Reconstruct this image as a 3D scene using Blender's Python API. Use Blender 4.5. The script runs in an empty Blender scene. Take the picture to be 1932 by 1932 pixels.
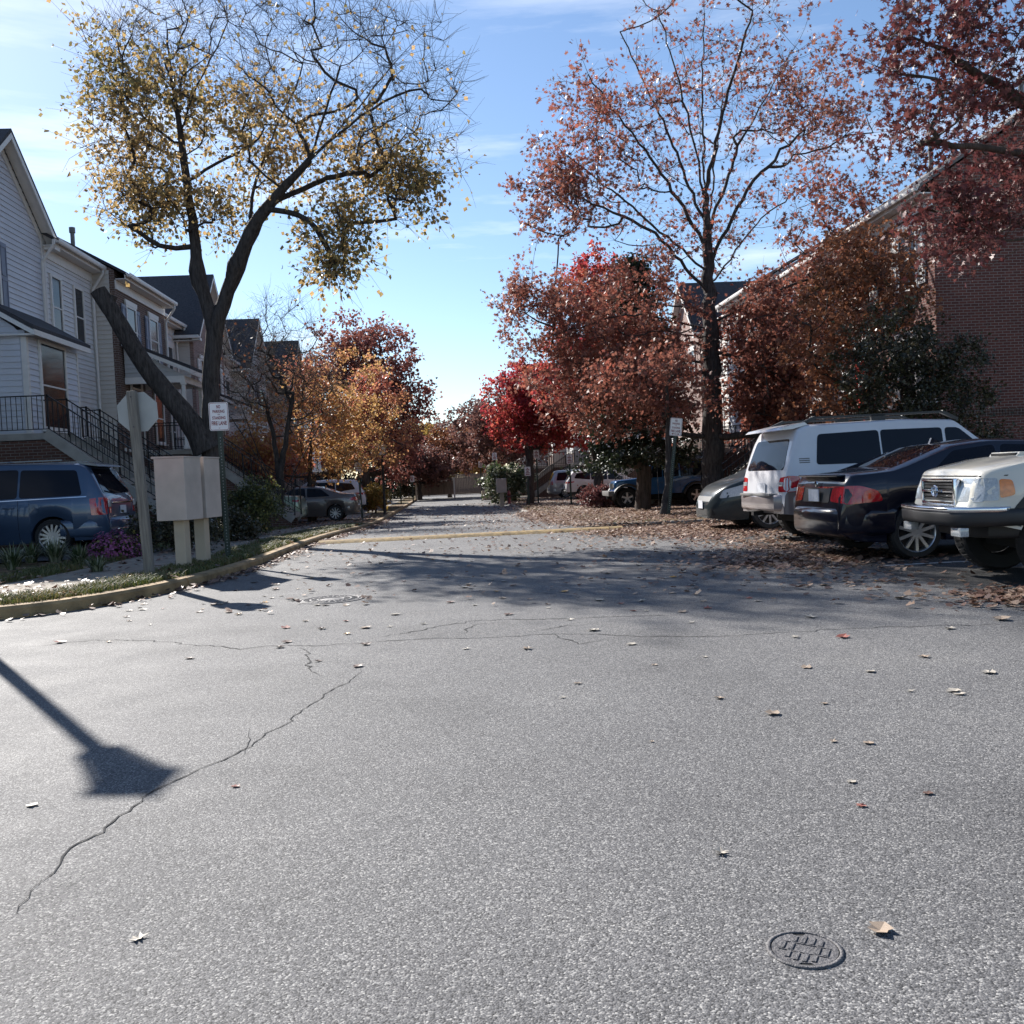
import bpy, bmesh, math, random
import numpy as np
from mathutils import Vector, Matrix
from mathutils.bvhtree import BVHTree

# ------------------------------------------------------------------ camera, sky, sun, exposure
scene = bpy.context.scene
COL = scene.collection
R = math.radians
YAW, PITCH, ROLL, CAM_H = R(3.4), R(2.2), R(2.6), 1.25
SUN_AZ, SUN_EL = R(33.0), R(34.0)          # the sun stands left of the street's direction

def camera_axes():
    f = np.array([math.sin(YAW) * math.cos(PITCH), math.cos(YAW) * math.cos(PITCH), -math.sin(PITCH)])
    r0 = np.array([math.cos(YAW), -math.sin(YAW), 0.0]); u0 = np.cross(r0, f)
    r = r0 * math.cos(ROLL) - u0 * math.sin(ROLL)
    u = u0 * math.cos(ROLL) + r0 * math.sin(ROLL)
    return r, u, f
AX_R, AX_U, AX_F = camera_axes()
EYE = np.array([0, 0, CAM_H])
cd = bpy.data.cameras.new('camera'); cam = bpy.data.objects.new('camera', cd); COL.objects.link(cam)
cd.sensor_width = 36.0; cd.lens = 36.0 * 0.923; cd.clip_start = 0.05; cd.clip_end = 5000
M = Matrix.Identity(4)
for i in range(3):
    M[i][0], M[i][1], M[i][2], M[i][3] = AX_R[i], AX_U[i], -AX_F[i], EYE[i]
cam.matrix_world = M
scene.camera = cam

world = bpy.data.worlds.new('World'); scene.world = world; world.use_nodes = True
nt = world.node_tree; nt.nodes.clear()
def N(tree, typ, **kw):
    n = tree.nodes.new(typ)
    for k, v in kw.items():
        if k.startswith('i_'): n.inputs[k[2:].replace('_', ' ')].default_value = v
        else: setattr(n, k, v)
    return n
out = N(nt, 'ShaderNodeOutputWorld'); bg = N(nt, 'ShaderNodeBackground'); bg.inputs[1].default_value = 0.076
sky = N(nt, 'ShaderNodeTexSky', sky_type='NISHITA', sun_disc=False, sun_elevation=SUN_EL, sun_rotation=-SUN_AZ,
        air_density=1.0, dust_density=0.25, ozone_density=3.5, altitude=50)
tc = N(nt, 'ShaderNodeTexCoord'); mp = N(nt, 'ShaderNodeMapping'); mp.inputs['Scale'].default_value = (1.2, 1.2, 9.0)
nz = N(nt, 'ShaderNodeTexNoise'); nz.inputs['Scale'].default_value = 2.3; nz.inputs['Detail'].default_value = 9; nz.inputs['Roughness'].default_value = .58
rp = N(nt, 'ShaderNodeValToRGB'); rp.color_ramp.elements[0].position = .50; rp.color_ramp.elements[1].position = .78
mx = N(nt, 'ShaderNodeMix', data_type='RGBA'); mx.inputs['B'].default_value = (9.5, 9.8, 10.2, 1)
sx = N(nt, 'ShaderNodeSeparateXYZ'); mr = N(nt, 'ShaderNodeMapRange'); mr.inputs[1].default_value = .02; mr.inputs[2].default_value = .62; mr.inputs[3].default_value = 1.0; mr.inputs[4].default_value = .10
mu = N(nt, 'ShaderNodeMath', operation='MULTIPLY')
L = nt.links.new
L(tc.outputs['Generated'], mp.inputs[0]); L(mp.outputs[0], nz.inputs['Vector']); L(nz.outputs[0], rp.inputs[0])
L(tc.outputs['Generated'], sx.inputs[0]); L(sx.outputs['Z'], mr.inputs[0]); L(rp.outputs[0], mu.inputs[0]); L(mr.outputs[0], mu.inputs[1])
L(mu.outputs[0], mx.inputs['Factor']); L(sky.outputs[0], mx.inputs['A']); L(mx.outputs['Result'], bg.inputs[0]); L(bg.outputs[0], out.inputs[0])

sd = bpy.data.lights.new('sun', 'SUN'); sd.energy = 5.0; sd.angle = R(0.55); sd.color = (1.0, .955, .90)
sun = bpy.data.objects.new('sun', sd); COL.objects.link(sun)
SUN_DIR = Vector((-math.sin(SUN_AZ) * math.cos(SUN_EL), math.cos(SUN_AZ) * math.cos(SUN_EL), math.sin(SUN_EL)))
sun.rotation_euler = SUN_DIR.to_track_quat('Z', 'Y').to_euler(); sun.location = (-30, 40, 40)
vs = scene.view_settings; vs.view_transform = 'Standard'; vs.look = 'None'; vs.exposure = 1.1; vs.gamma = 1
scene.render.engine = 'CYCLES'; scene.cycles.max_bounces = 6; scene.cycles.transparent_max_bounces = 6
scene.cycles.use_denoising = True

# ------------------------------------------------------------------ helpers
def smooth(a, b, x):
    t = np.clip((np.asarray(x, float) - a) / (b - a), 0, 1)
    return t * t * (3 - 2 * t)
def gz(y):                                   # the street dips a little beyond the speed hump
    return float(-.42 * smooth(17, 40, y) + .10 * smooth(60, 95, y))

def pix(px, py, y):                          # the point of the street plan at distance y seen at (px, py) of a 1932 px wide view
    d = AX_F + AX_R * (px - 966) / 1783.2 + AX_U * (966 - py) / 1783.2
    return EYE + d * (y / d[1])
def pixz(px, py, z):
    d = AX_F + AX_R * (px - 966) / 1783.2 + AX_U * (966 - py) / 1783.2
    return EYE + d * ((z - CAM_H) / d[2])

def tag(o, label=None, cat=None, group=None, kind=None):
    for k, v in (('label', label), ('category', cat), ('group', group), ('kind', kind)):
        if v: o[k] = v
    return o
def thing(name, label, cat, loc=(0, 0, 0), rz=0.0, group=None):
    o = bpy.data.objects.new(name, None); COL.objects.link(o)
    o.empty_display_size = .2; o.location = loc; o.rotation_euler = (0, 0, rz)
    return tag(o, label, cat, group)
def link(name, me, mats, parent=None, loc=None):
    o = bpy.data.objects.new(name, me); COL.objects.link(o)
    for m in (mats if isinstance(mats, (list, tuple)) else [mats]): me.materials.append(m)
    if parent: o.parent = parent
    if loc is not None: o.location = loc
    return o

class MB:
    """Collects shapes of one mesh object."""
    def __init__(s): s.v = []; s.f = []; s.m = []; s.sm = []
    def add(s, vs, fs, mi=0, smooth=False):
        o = len(s.v); s.v += [tuple(map(float, v)) for v in vs]
        for f in fs: s.f.append(tuple(i + o for i in f)); s.m.append(mi); s.sm.append(smooth)
    def box(s, a, b, mi=0, bev=0.0):
        x0, y0, z0 = a; x1, y1, z1 = b
        if x0 > x1: x0, x1 = x1, x0
        if y0 > y1: y0, y1 = y1, y0
        if z0 > z1: z0, z1 = z1, z0
        if bev:
            bm = bmesh.new(); bmesh.ops.create_cube(bm, size=1)
            for v in bm.verts: v.co = ((x0 + x1) / 2 + v.co.x * (x1 - x0), (y0 + y1) / 2 + v.co.y * (y1 - y0), (z0 + z1) / 2 + v.co.z * (z1 - z0))
            bmesh.ops.bevel(bm, geom=bm.edges[:], offset=bev, segments=2, affect='EDGES', profile=.6)
            s.bm(bm, mi); return
        s.add([(x0, y0, z0), (x1, y0, z0), (x1, y1, z0), (x0, y1, z0), (x0, y0, z1), (x1, y0, z1), (x1, y1, z1), (x0, y1, z1)],
              [(0, 3, 2, 1), (4, 5, 6, 7), (0, 1, 5, 4), (1, 2, 6, 5), (2, 3, 7, 6), (3, 0, 4, 7)], mi)
    def bm(s, bm, mi=0, smooth=False):
        bm.verts.index_update(); s.add([v.co[:] for v in bm.verts], [[v.index for v in f.verts] for f in bm.faces], mi, smooth); bm.free()
    def bar(s, a, b, r, n=6, r2=None, mi=0, cap=True, smooth=True):
        a, b = Vector(a), Vector(b); d = (b - a)
        if d.length < 1e-6: return
        d.normalize(); x = d.orthogonal().normalized(); y = d.cross(x); r2 = r if r2 is None else r2
        vs = [];
        for p, q in ((a, r), (b, r2)):
            for i in range(n):
                t = 2 * math.pi * (i + .5) / n; vs.append(p + (x * math.cos(t) + y * math.sin(t)) * q)
        s.add(vs, [(i, (i + 1) % n, n + (i + 1) % n, n + i) for i in range(n)], mi, smooth)
        if cap: s.add(vs, [tuple(range(n))[::-1], tuple(range(n, 2 * n))], mi)
    def beam(s, a, b, w, h, up=(0, 0, 1), mi=0):     # a rectangular bar from a to b
        a, b, up = Vector(a), Vector(b), Vector(up); d = (b - a).normalized(); sd_ = d.cross(up).normalized(); u = sd_.cross(d)
        vs = [p + sd_ * i * w / 2 + u * j * h / 2 for p in (a, b) for i, j in ((-1, -1), (1, -1), (1, 1), (-1, 1))]
        s.add(vs, [(0, 1, 2, 3)[::-1], (4, 5, 6, 7), (0, 1, 5, 4), (1, 2, 6, 5), (2, 3, 7, 6), (3, 0, 4, 7)], mi)
    def prism(s, poly, axis, a, b, mi=0):            # polygon in the two other axes, extruded along axis from a to b
        n = len(poly); k = {'x': (1, 2, 0), 'y': (0, 2, 1), 'z': (0, 1, 2)}[axis]; vs = []
        for e in (a, b):
            for p in poly:
                v = [0, 0, 0]; v[k[0]], v[k[1]], v[k[2]] = p[0], p[1], e; vs.append(v)
        bm = bmesh.new(); bv = [bm.verts.new(v) for v in vs]
        bm.faces.new(bv[:n]); bm.faces.new(bv[n:])
        for i in range(n): bm.faces.new((bv[i], bv[(i + 1) % n], bv[n + (i + 1) % n], bv[n + i]))
        bmesh.ops.recalc_face_normals(bm, faces=bm.faces[:]); s.bm(bm, mi)
    def lathe(s, prof, n=24, axis='z', c=(0, 0, 0), mi=0, smooth=True, closed=False):
        vs = []
        for r, h in prof:
            for i in range(n):
                t = 2 * math.pi * i / n; p, q = r * math.cos(t), r * math.sin(t)
                v = {'z': (p, q, h), 'y': (p, h, q), 'x': (h, p, q)}[axis]; vs.append([v[j] + c[j] for j in range(3)])
        k = len(prof); fs = []
        for j in range(k if closed else k - 1):
            for i in range(n): fs.append((j * n + i, j * n + (i + 1) % n, ((j + 1) % k) * n + (i + 1) % n, ((j + 1) % k) * n + i))
        s.add(vs, fs, mi, smooth)
    def build(s, name, mats, parent=None, loc=None, angle=None, fix=True):
        me = bpy.data.meshes.new(name); me.from_pydata(s.v, [], s.f)
        me.polygons.foreach_set('material_index', s.m); me.polygons.foreach_set('use_smooth', s.sm)
        if fix:
            bm = bmesh.new(); bm.from_mesh(me); bmesh.ops.recalc_face_normals(bm, faces=bm.faces[:]); bm.to_mesh(me); bm.free()
        if angle: me.shade_smooth(); me.set_sharp_from_angle(angle=R(angle))
        me.update()
        return link(name, me, mats, parent, loc)

def np_mesh(name, verts, faces, mats, parent=None, attr=None, smooth=False, loc=None):
    """faces: list of (n, k) index arrays; attr: one float per vertex."""
    me = bpy.data.meshes.new(name); verts = np.asarray(verts, np.float32)
    me.vertices.add(len(verts)); me.vertices.foreach_set('co', verts.ravel())
    tot = np.concatenate([np.full(len(f), f.shape[1], np.int32) for f in faces]); idx = np.concatenate([f.ravel() for f in faces]).astype(np.int32)
    me.loops.add(len(idx)); me.loops.foreach_set('vertex_index', idx)
    me.polygons.add(len(tot)); me.polygons.foreach_set('loop_start', np.concatenate([[0], np.cumsum(tot)[:-1]]).astype(np.int32))
    me.polygons.foreach_set('loop_total', tot)
    if smooth: me.polygons.foreach_set('use_smooth', np.ones(len(tot), bool))
    me.update(calc_edges=True)
    if attr is not None:
        a = me.attributes.new('rnd', 'FLOAT', 'POINT'); a.data.foreach_set('value', np.asarray(attr, np.float32))
    return link(name, me, mats, parent, loc)

# ------------------------------------------------------------------ materials
def new_mat(name):
    m = bpy.data.materials.new(name); m.use_nodes = True; t = m.node_tree
    return m, t, t.nodes['Principled BSDF']
def mat(name, col, rough=.6, metal=0.0, var=.12, vs=6.0, bump=0.0, bs=40.0, coat=0.0, spec=.5, stretch=(1, 1, 1)):
    m, t, b = new_mat(name); b.inputs['Roughness'].default_value = rough; b.inputs['Metallic'].default_value = metal
    b.inputs['Coat Weight'].default_value = coat; b.inputs['Coat Roughness'].default_value = .04; b.inputs['Specular IOR Level'].default_value = spec
    c = N(t, 'ShaderNodeTexCoord'); mp_ = N(t, 'ShaderNodeMapping'); mp_.inputs['Scale'].default_value = stretch; t.links.new(c.outputs['Object'], mp_.inputs[0])
    n = N(t, 'ShaderNodeTexNoise'); n.inputs['Scale'].default_value = vs; n.inputs['Detail'].default_value = 6; t.links.new(mp_.outputs[0], n.inputs['Vector'])
    r = N(t, 'ShaderNodeValToRGB'); e = r.color_ramp.elements
    e[0].position, e[1].position = .3, .7
    e[0].color = (*[max(0, x * (1 - var)) for x in col], 1); e[1].color = (*[min(1, x * (1 + var)) for x in col], 1)
    t.links.new(n.outputs[0], r.inputs[0]); t.links.new(r.outputs[0], b.inputs['Base Color'])
    if bump:
        n2 = N(t, 'ShaderNodeTexNoise'); n2.inputs['Scale'].default_value = bs; n2.inputs['Detail'].default_value = 4; t.links.new(mp_.outputs[0], n2.inputs['Vector'])
        bp = N(t, 'ShaderNodeBump'); bp.inputs['Strength'].default_value = bump; bp.inputs['Distance'].default_value = .02
        t.links.new(n2.outputs[0], bp.inputs['Height']); t.links.new(bp.outputs[0], b.inputs['Normal'])
    return m
def emit_nodes(t, b, *pairs):
    for a, c in pairs: t.links.new(a, c)

def ramp(t, stops):
    r = N(t, 'ShaderNodeValToRGB'); el = r.color_ramp.elements
    while len(el) < len(stops): el.new(.5)
    for e, (p, c) in zip(el, stops): e.position = p; e.color = (*c, 1)
    return r

def leaf_mat(name, cols, rough=.42, trans=.35, patch=.5, pscale=.35, spec=.5):
    """Leaf colour from a random value per leaf and a broad drift through the crown."""
    m, t, b = new_mat(name); b.inputs['Roughness'].default_value = rough; b.inputs['Specular IOR Level'].default_value = spec
    a = N(t, 'ShaderNodeAttribute', attribute_name='rnd'); c = N(t, 'ShaderNodeTexCoord')
    n = N(t, 'ShaderNodeTexNoise'); n.inputs['Scale'].default_value = pscale; n.inputs['Detail'].default_value = 3; t.links.new(c.outputs['Object'], n.inputs['Vector'])
    mr_ = N(t, 'ShaderNodeMapRange'); mr_.inputs[1].default_value = .3; mr_.inputs[2].default_value = .7; t.links.new(n.outputs[0], mr_.inputs[0])
    mxx = N(t, 'ShaderNodeMix', data_type='FLOAT'); mxx.inputs['Factor'].default_value = patch
    t.links.new(a.outputs['Fac'], mxx.inputs['A']); t.links.new(mr_.outputs[0], mxx.inputs['B'])
    k = len(cols); r = ramp(t, [((i + .3) / (k + .0) * .9 + .02, col) for i, col in enumerate(cols)])
    t.links.new(mxx.outputs['Result'], r.inputs[0]); t.links.new(r.outputs[0], b.inputs['Base Color'])
    tr = N(t, 'ShaderNodeBsdfTranslucent'); ms = N(t, 'ShaderNodeMixShader'); ms.inputs[0].default_value = trans
    hs = N(t, 'ShaderNodeHueSaturation'); hs.inputs['Saturation'].default_value = 1.0; hs.inputs['Value'].default_value = 1.25
    t.links.new(r.outputs[0], hs.inputs['Color']); t.links.new(hs.outputs[0], tr.inputs['Color'])
    o = t.nodes['Material Output']; t.links.new(b.outputs[0], ms.inputs[1]); t.links.new(tr.outputs[0], ms.inputs[2]); t.links.new(ms.outputs[0], o.inputs[0])
    return m

def bark_mat(name, c0, c1, scale=9):
    m, t, b = new_mat(name); b.inputs['Roughness'].default_value = .9; b.inputs['Specular IOR Level'].default_value = .2
    c = N(t, 'ShaderNodeTexCoord'); mp_ = N(t, 'ShaderNodeMapping'); mp_.inputs['Scale'].default_value = (1, 1, .16); t.links.new(c.outputs['Object'], mp_.inputs[0])
    n = N(t, 'ShaderNodeTexNoise'); n.inputs['Scale'].default_value = scale * 2.2; n.inputs['Detail'].default_value = 7; n.inputs['Roughness'].default_value = .7; t.links.new(mp_.outputs[0], n.inputs['Vector'])
    r = ramp(t, [(.35, c0), (.65, c1)]); t.links.new(n.outputs[0], r.inputs[0]); t.links.new(r.outputs[0], b.inputs['Base Color'])
    bp = N(t, 'ShaderNodeBump'); bp.inputs['Strength'].default_value = 1.0; bp.inputs['Distance'].default_value = .05; t.links.new(n.outputs[0], bp.inputs['Height']); t.links.new(bp.outputs[0], b.inputs['Normal'])
    return m

def brick_mat(name, c1, c2, mortar, bw=.215, bh=.075):
    m, t, b = new_mat(name); b.inputs['Roughness'].default_value = .85; b.inputs['Specular IOR Level'].default_value = .25
    c = N(t, 'ShaderNodeTexCoord'); s = N(t, 'ShaderNodeSeparateXYZ'); t.links.new(c.outputs['Object'], s.inputs[0])
    ad = N(t, 'ShaderNodeMath', operation='ADD'); t.links.new(s.outputs['X'], ad.inputs[0]); t.links.new(s.outputs['Y'], ad.inputs[1])
    cb = N(t, 'ShaderNodeCombineXYZ'); t.links.new(ad.outputs[0], cb.inputs['X']); t.links.new(s.outputs['Z'], cb.inputs['Y'])
    br = N(t, 'ShaderNodeTexBrick'); br.inputs['Scale'].default_value = 1; br.inputs['Brick Width'].default_value = bw; br.inputs['Row Height'].default_value = bh
    br.inputs['Mortar Size'].default_value = .0075; br.inputs['Mortar Smooth'].default_value = .2; br.inputs['Bias'].default_value = -.1
    br.inputs['Color1'].default_value = (*c1, 1); br.inputs['Color2'].default_value = (*c2, 1); br.inputs['Mortar'].default_value = (*mortar, 1)
    t.links.new(cb.outputs[0], br.inputs['Vector'])
    n = N(t, 'ShaderNodeTexNoise'); n.inputs['Scale'].default_value = 1.3; n.inputs['Detail'].default_value = 8; t.links.new(c.outputs['Object'], n.inputs['Vector'])
    mx_ = N(t, 'ShaderNodeMix', data_type='RGBA', blend_type='MULTIPLY'); mx_.inputs['Factor'].default_value = .6
    rr = ramp(t, [(.3, (.72, .70, .70)), (.7, (1, 1, 1))]); t.links.new(n.outputs[0], rr.inputs[0])
    t.links.new(br.outputs['Color'], mx_.inputs['A']); t.links.new(rr.outputs[0], mx_.inputs['B']); t.links.new(mx_.outputs['Result'], b.inputs['Base Color'])
    bp = N(t, 'ShaderNodeBump', invert=True); bp.inputs['Strength'].default_value = .8; bp.inputs['Distance'].default_value = .01
    t.links.new(br.outputs['Fac'], bp.inputs['Height']); t.links.new(bp.outputs[0], b.inputs['Normal'])
    return m

def asphalt_mat(name, lo, mid, hi, tone=1.0, rough=.74):
    m, t, b = new_mat(name); b.inputs['Specular IOR Level'].default_value = .24
    c = N(t, 'ShaderNodeTexCoord')
    v = N(t, 'ShaderNodeTexVoronoi'); v.inputs['Scale'].default_value = 165; t.links.new(c.outputs['Object'], v.inputs['Vector'])
    v2 = N(t, 'ShaderNodeTexVoronoi'); v2.inputs['Scale'].default_value = 310; t.links.new(c.outputs['Object'], v2.inputs['Vector'])
    s = N(t, 'ShaderNodeSeparateColor'); t.links.new(v.outputs['Color'], s.inputs[0])
    s2 = N(t, 'ShaderNodeSeparateColor'); t.links.new(v2.outputs['Color'], s2.inputs[0])
    r = ramp(t, [(.05, lo), (.38, mid), (.74, mid), (.96, hi)]); t.links.new(s.outputs[0], r.inputs[0])
    r2 = ramp(t, [(.1, (.60, .60, .61)), (.5, (.96, .96, .96)), (.95, (1.32, 1.31, 1.29))]); t.links.new(s2.outputs[0], r2.inputs[0])
    n = N(t, 'ShaderNodeTexNoise'); n.inputs['Scale'].default_value = .55; n.inputs['Detail'].default_value = 8; n.inputs['Roughness'].default_value = .6; t.links.new(c.outputs['Object'], n.inputs['Vector'])
    r3 = ramp(t, [(.26, (.66, .66, .67)), (.42, (.93, .93, .93)), (.55, (1.02, 1.02, 1.02)), (.74, (1.24, 1.23, 1.20))]); t.links.new(n.outputs[0], r3.inputs[0])
    n9 = N(t, 'ShaderNodeTexNoise'); n9.inputs['Scale'].default_value = 1.1; n9.inputs['Detail'].default_value = 3; n9.inputs['Distortion'].default_value = .6; t.links.new(c.outputs['Object'], n9.inputs['Vector'])
    r9 = ramp(t, [(.31, (.62, .62, .63)), (.39, (1, 1, 1))]); t.links.new(n9.outputs[0], r9.inputs[0])
    m9 = N(t, 'ShaderNodeMix', data_type='RGBA', blend_type='MULTIPLY'); m9.inputs['Factor'].default_value = .28; t.links.new(r3.outputs[0], m9.inputs['A']); t.links.new(r9.outputs[0], m9.inputs['B'])
    m1 = N(t, 'ShaderNodeMix', data_type='RGBA', blend_type='MULTIPLY'); m1.inputs['Factor'].default_value = 1
    m2 = N(t, 'ShaderNodeMix', data_type='RGBA', blend_type='MULTIPLY'); m2.inputs['Factor'].default_value = 1
    t.links.new(r.outputs[0], m1.inputs['A']); t.links.new(r2.outputs[0], m1.inputs['B']); t.links.new(m1.outputs['Result'], m2.inputs['A']); t.links.new(m9.outputs['Result'], m2.inputs['B'])
    t.links.new(m2.outputs['Result'], b.inputs['Base Color'])
    n4 = N(t, 'ShaderNodeTexNoise'); n4.inputs['Scale'].default_value = 2.1; n4.inputs['Detail'].default_value = 5; t.links.new(c.outputs['Object'], n4.inputs['Vector'])
    mr_ = N(t, 'ShaderNodeMapRange'); mr_.inputs[3].default_value = rough - .07; mr_.inputs[4].default_value = rough + .1; t.links.new(n4.outputs[0], mr_.inputs[0]); t.links.new(mr_.outputs[0], b.inputs['Roughness'])
    bp = N(t, 'ShaderNodeBump', invert=True); bp.inputs['Strength'].default_value = .5; bp.inputs['Distance'].default_value = .004
    t.links.new(v.outputs['Distance'], bp.inputs['Height']); t.links.new(bp.outputs[0], b.inputs['Normal'])
    return m

def ground_mat(name):
    m, t, b = new_mat(name); b.inputs['Roughness'].default_value = .95; b.inputs['Specular IOR Level'].default_value = .15
    c = N(t, 'ShaderNodeTexCoord')
    n = N(t, 'ShaderNodeTexNoise'); n.inputs['Scale'].default_value = .5; n.inputs['Detail'].default_value = 9; n.inputs['Roughness'].default_value = .65; t.links.new(c.outputs['Object'], n.inputs['Vector'])
    v = N(t, 'ShaderNodeTexVoronoi'); v.inputs['Scale'].default_value = 16; t.links.new(c.outputs['Object'], v.inputs['Vector'])
    s = N(t, 'ShaderNodeSeparateColor'); t.links.new(v.outputs['Color'], s.inputs[0])
    r = ramp(t, [(.05, (.05, .033, .022)), (.4, (.13, .085, .05)), (.7, (.2, .13, .08)), (.95, (.3, .2, .13))]); t.links.new(s.outputs[0], r.inputs[0])
    g = ramp(t, [(.1, (.045, .05, .02)), (.9, (.11, .10, .045))]); t.links.new(s.outputs[1], g.inputs[0])
    k = ramp(t, [(.42, (0, 0, 0)), (.6, (1, 1, 1))]); t.links.new(n.outputs[0], k.inputs[0])
    mx_ = N(t, 'ShaderNodeMix', data_type='RGBA'); t.links.new(k.outputs[0], mx_.inputs['Factor']); t.links.new(r.outputs[0], mx_.inputs['A']); t.links.new(g.outputs[0], mx_.inputs['B'])
    t.links.new(mx_.outputs['Result'], b.inputs['Base Color'])
    bp = N(t, 'ShaderNodeBump'); bp.inputs['Strength'].default_value = .7; bp.inputs['Distance'].default_value = .03; t.links.new(v.outputs['Distance'], bp.inputs['Height']); t.links.new(bp.outputs[0], b.inputs['Normal'])
    return m

MAT = {}
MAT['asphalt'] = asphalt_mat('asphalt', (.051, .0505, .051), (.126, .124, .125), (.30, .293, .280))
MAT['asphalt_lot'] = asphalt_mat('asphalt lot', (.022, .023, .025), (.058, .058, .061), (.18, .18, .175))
MAT['ground'] = ground_mat('soil grass and leaf litter')
MAT['walk'] = mat('concrete walk', (.235, .205, .165), .9, var=.2, vs=5, bump=.35, bs=90)
MAT['concrete'] = mat('stair concrete', (.30, .285, .26), .9, var=.18, vs=3, bump=.3, bs=60)
MAT['kerb'] = mat('worn yellow kerb', (.29, .195, .095), .85, var=.42, vs=4, bump=.5, bs=50)
MAT['kerbgrey'] = mat('grey kerb', (.26, .24, .21), .85, var=.2, vs=4, bump=.4, bs=50)
MAT['yellow_worn'] = mat('worn yellow paint', (.25, .165, .06), .8, var=.45, vs=9, bump=.3, bs=60)
MAT['line'] = mat('worn white line', (.36, .36, .36), .8, var=.35, vs=12)
MAT['iron'] = mat('cast iron', (.10, .096, .098), .62, .15, var=.25, vs=14, bump=.4, bs=120)
MAT['dark'] = mat('dark void', (.01, .01, .01), .9, var=.1)
MAT['crack'] = mat('crack filler', (.012, .012, .014), .95, var=.3)
MAT['sid_blue'] = mat('blue grey vinyl siding', (.57, .59, .645), .55, var=.05, vs=2)
MAT['sid_white'] = mat('white vinyl siding', (.62, .62, .63), .55, var=.05, vs=2)
MAT['sid_beige'] = mat('beige vinyl siding', (.56, .53, .49), .55, var=.05, vs=2)
MAT['sid_grey'] = mat('grey vinyl siding', (.42, .42, .42), .55, var=.05, vs=2)
MAT['brick_red'] = brick_mat('dark red brick', (.17, .062, .048), (.115, .045, .038), (.30, .25, .22))
MAT['brick_brown'] = brick_mat('brown weathered brick', (.165, .105, .085), (.115, .075, .065), (.30, .27, .25))
MAT['brick_tan'] = brick_mat('pinkish tan brick', (.32, .22, .19), (.26, .17, .15), (.38, .35, .32))
MAT['brick_dark'] = brick_mat('brown base brick', (.12, .06, .045), (.09, .048, .04), (.22, .2, .18))
MAT['trim'] = mat('white trim paint', (.68, .66, .63), .5, var=.05)
MAT['shutter'] = mat('slate blue shutter', (.16, .18, .25), .5, var=.08)
MAT['shutter_pale'] = mat('pale shutter', (.45, .44, .42), .5, var=.08)
MAT['shingle'] = mat('charcoal shingle', (.045, .044, .05), .9, var=.3, vs=14, bump=.5, bs=30)
MAT['shingle_grey'] = mat('weathered grey shingle', (.16, .15, .145), .9, var=.3, vs=14, bump=.5, bs=30)
MAT['glass'] = mat('window glass', (.016, .019, .026), .10, var=.3, vs=.6, spec=.32)
MAT['carglass'] = mat('tinted car glass', (.005, .006, .011), .03, var=.1, spec=.22)
MAT['clearglass'] = mat('lamp lens', (.36, .385, .40), .08, var=.22, vs=60, coat=1)
MAT['door_red'] = mat('red door', (.5, .04, .03), .4)
MAT['door_dark'] = mat('dark door', (.05, .055, .06), .4)
MAT['rail'] = mat('black iron railing', (.012, .012, .014), .45, .3)
MAT['wood_grey'] = mat('weathered post wood', (.20, .18, .155), .9, var=.35, vs=5, bump=.5, bs=30, stretch=(8, 8, .5))
MAT['wood_fence'] = mat('weathered fence boards', (.20, .155, .13), .9, var=.3, vs=3, bump=.4, bs=20, stretch=(9, 1, .4))
MAT['alu'] = mat('bare aluminium', (.37, .37, .36), .5, .35, var=.12, vs=3)
MAT['cabinet'] = mat('tan cabinet paint', (.45, .385, .335), .55, var=.13, vs=3.5)
MAT['pedestal'] = mat('tan pedestal paint', (.46, .38, .28), .6, var=.08, vs=3)
MAT['sign_white'] = mat('sign white', (.75, .74, .73), .45, var=.04)
MAT['sign_red'] = mat('sign red ink', (.20, .018, .024), .5, var=.1)
MAT['green_post'] = mat('dark green steel', (.025, .04, .032), .5, .3, var=.2)
MAT['black_metal'] = mat('black painted metal', (.014, .014, .015), .4, .2)
MAT['lantern'] = mat('frosted lantern glass', (.62, .60, .55), .25, var=.05)
MAT['tyre'] = mat('tyre rubber', (.016, .016, .017), .8, var=.2, bump=.2, bs=80)
MAT['alloy'] = mat('alloy wheel', (.58, .58, .59), .3, .85, var=.08)
MAT['chrome'] = mat('chrome', (.72, .73, .75), .12, 1.0, var=.04)
MAT['black_plastic'] = mat('black plastic', (.018, .018, .019), .5, var=.2)
MAT['grey_plastic'] = mat('grey plastic', (.15, .145, .14), .5, var=.15)
MAT['lens_red'] = mat('red lens', (.42, .012, .018), .1, var=.25, vs=25, coat=1)
MAT['lens_amber'] = mat('amber lens', (.70, .21, .02), .15, var=.2, vs=25, coat=1)
MAT['plate'] = mat('licence plate', (.60, .61, .64), .4, var=.15, vs=20)
def paint(name, c, metal=.25, coat=.9): return mat(name, c, .30, metal, var=.05, vs=1.5, coat=coat, spec=.2)
MAT['p_blue'] = paint('slate blue paint', (.05, .082, .14), .35)
MAT['p_white'] = paint('white paint', (.60, .60, .62), 0)
MAT['p_navy'] = paint('midnight paint', (.003, .004, .013), .0)
MAT['p_cream'] = paint('cream paint', (.63, .60, .52), 0)
MAT['p_teal'] = paint('grey green paint', (.022, .030, .034), .1, .45)
MAT['p_jeep'] = paint('bright blue paint', (.012, .085, .22), .2)
MAT['p_grey'] = paint('grey sedan paint', (.14, .125, .12), .5)
MAT['p_sage'] = paint('pale green paint', (.27, .36, .27), .3)
MAT['p_silver'] = paint('silver paint', (.38, .39, .40), .5)
MAT['p_taupe'] = paint('taupe cladding paint', (.27, .235, .23), .3)
MAT['hydrant'] = mat('red hydrant paint', (.2, .03, .03), .5)
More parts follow.
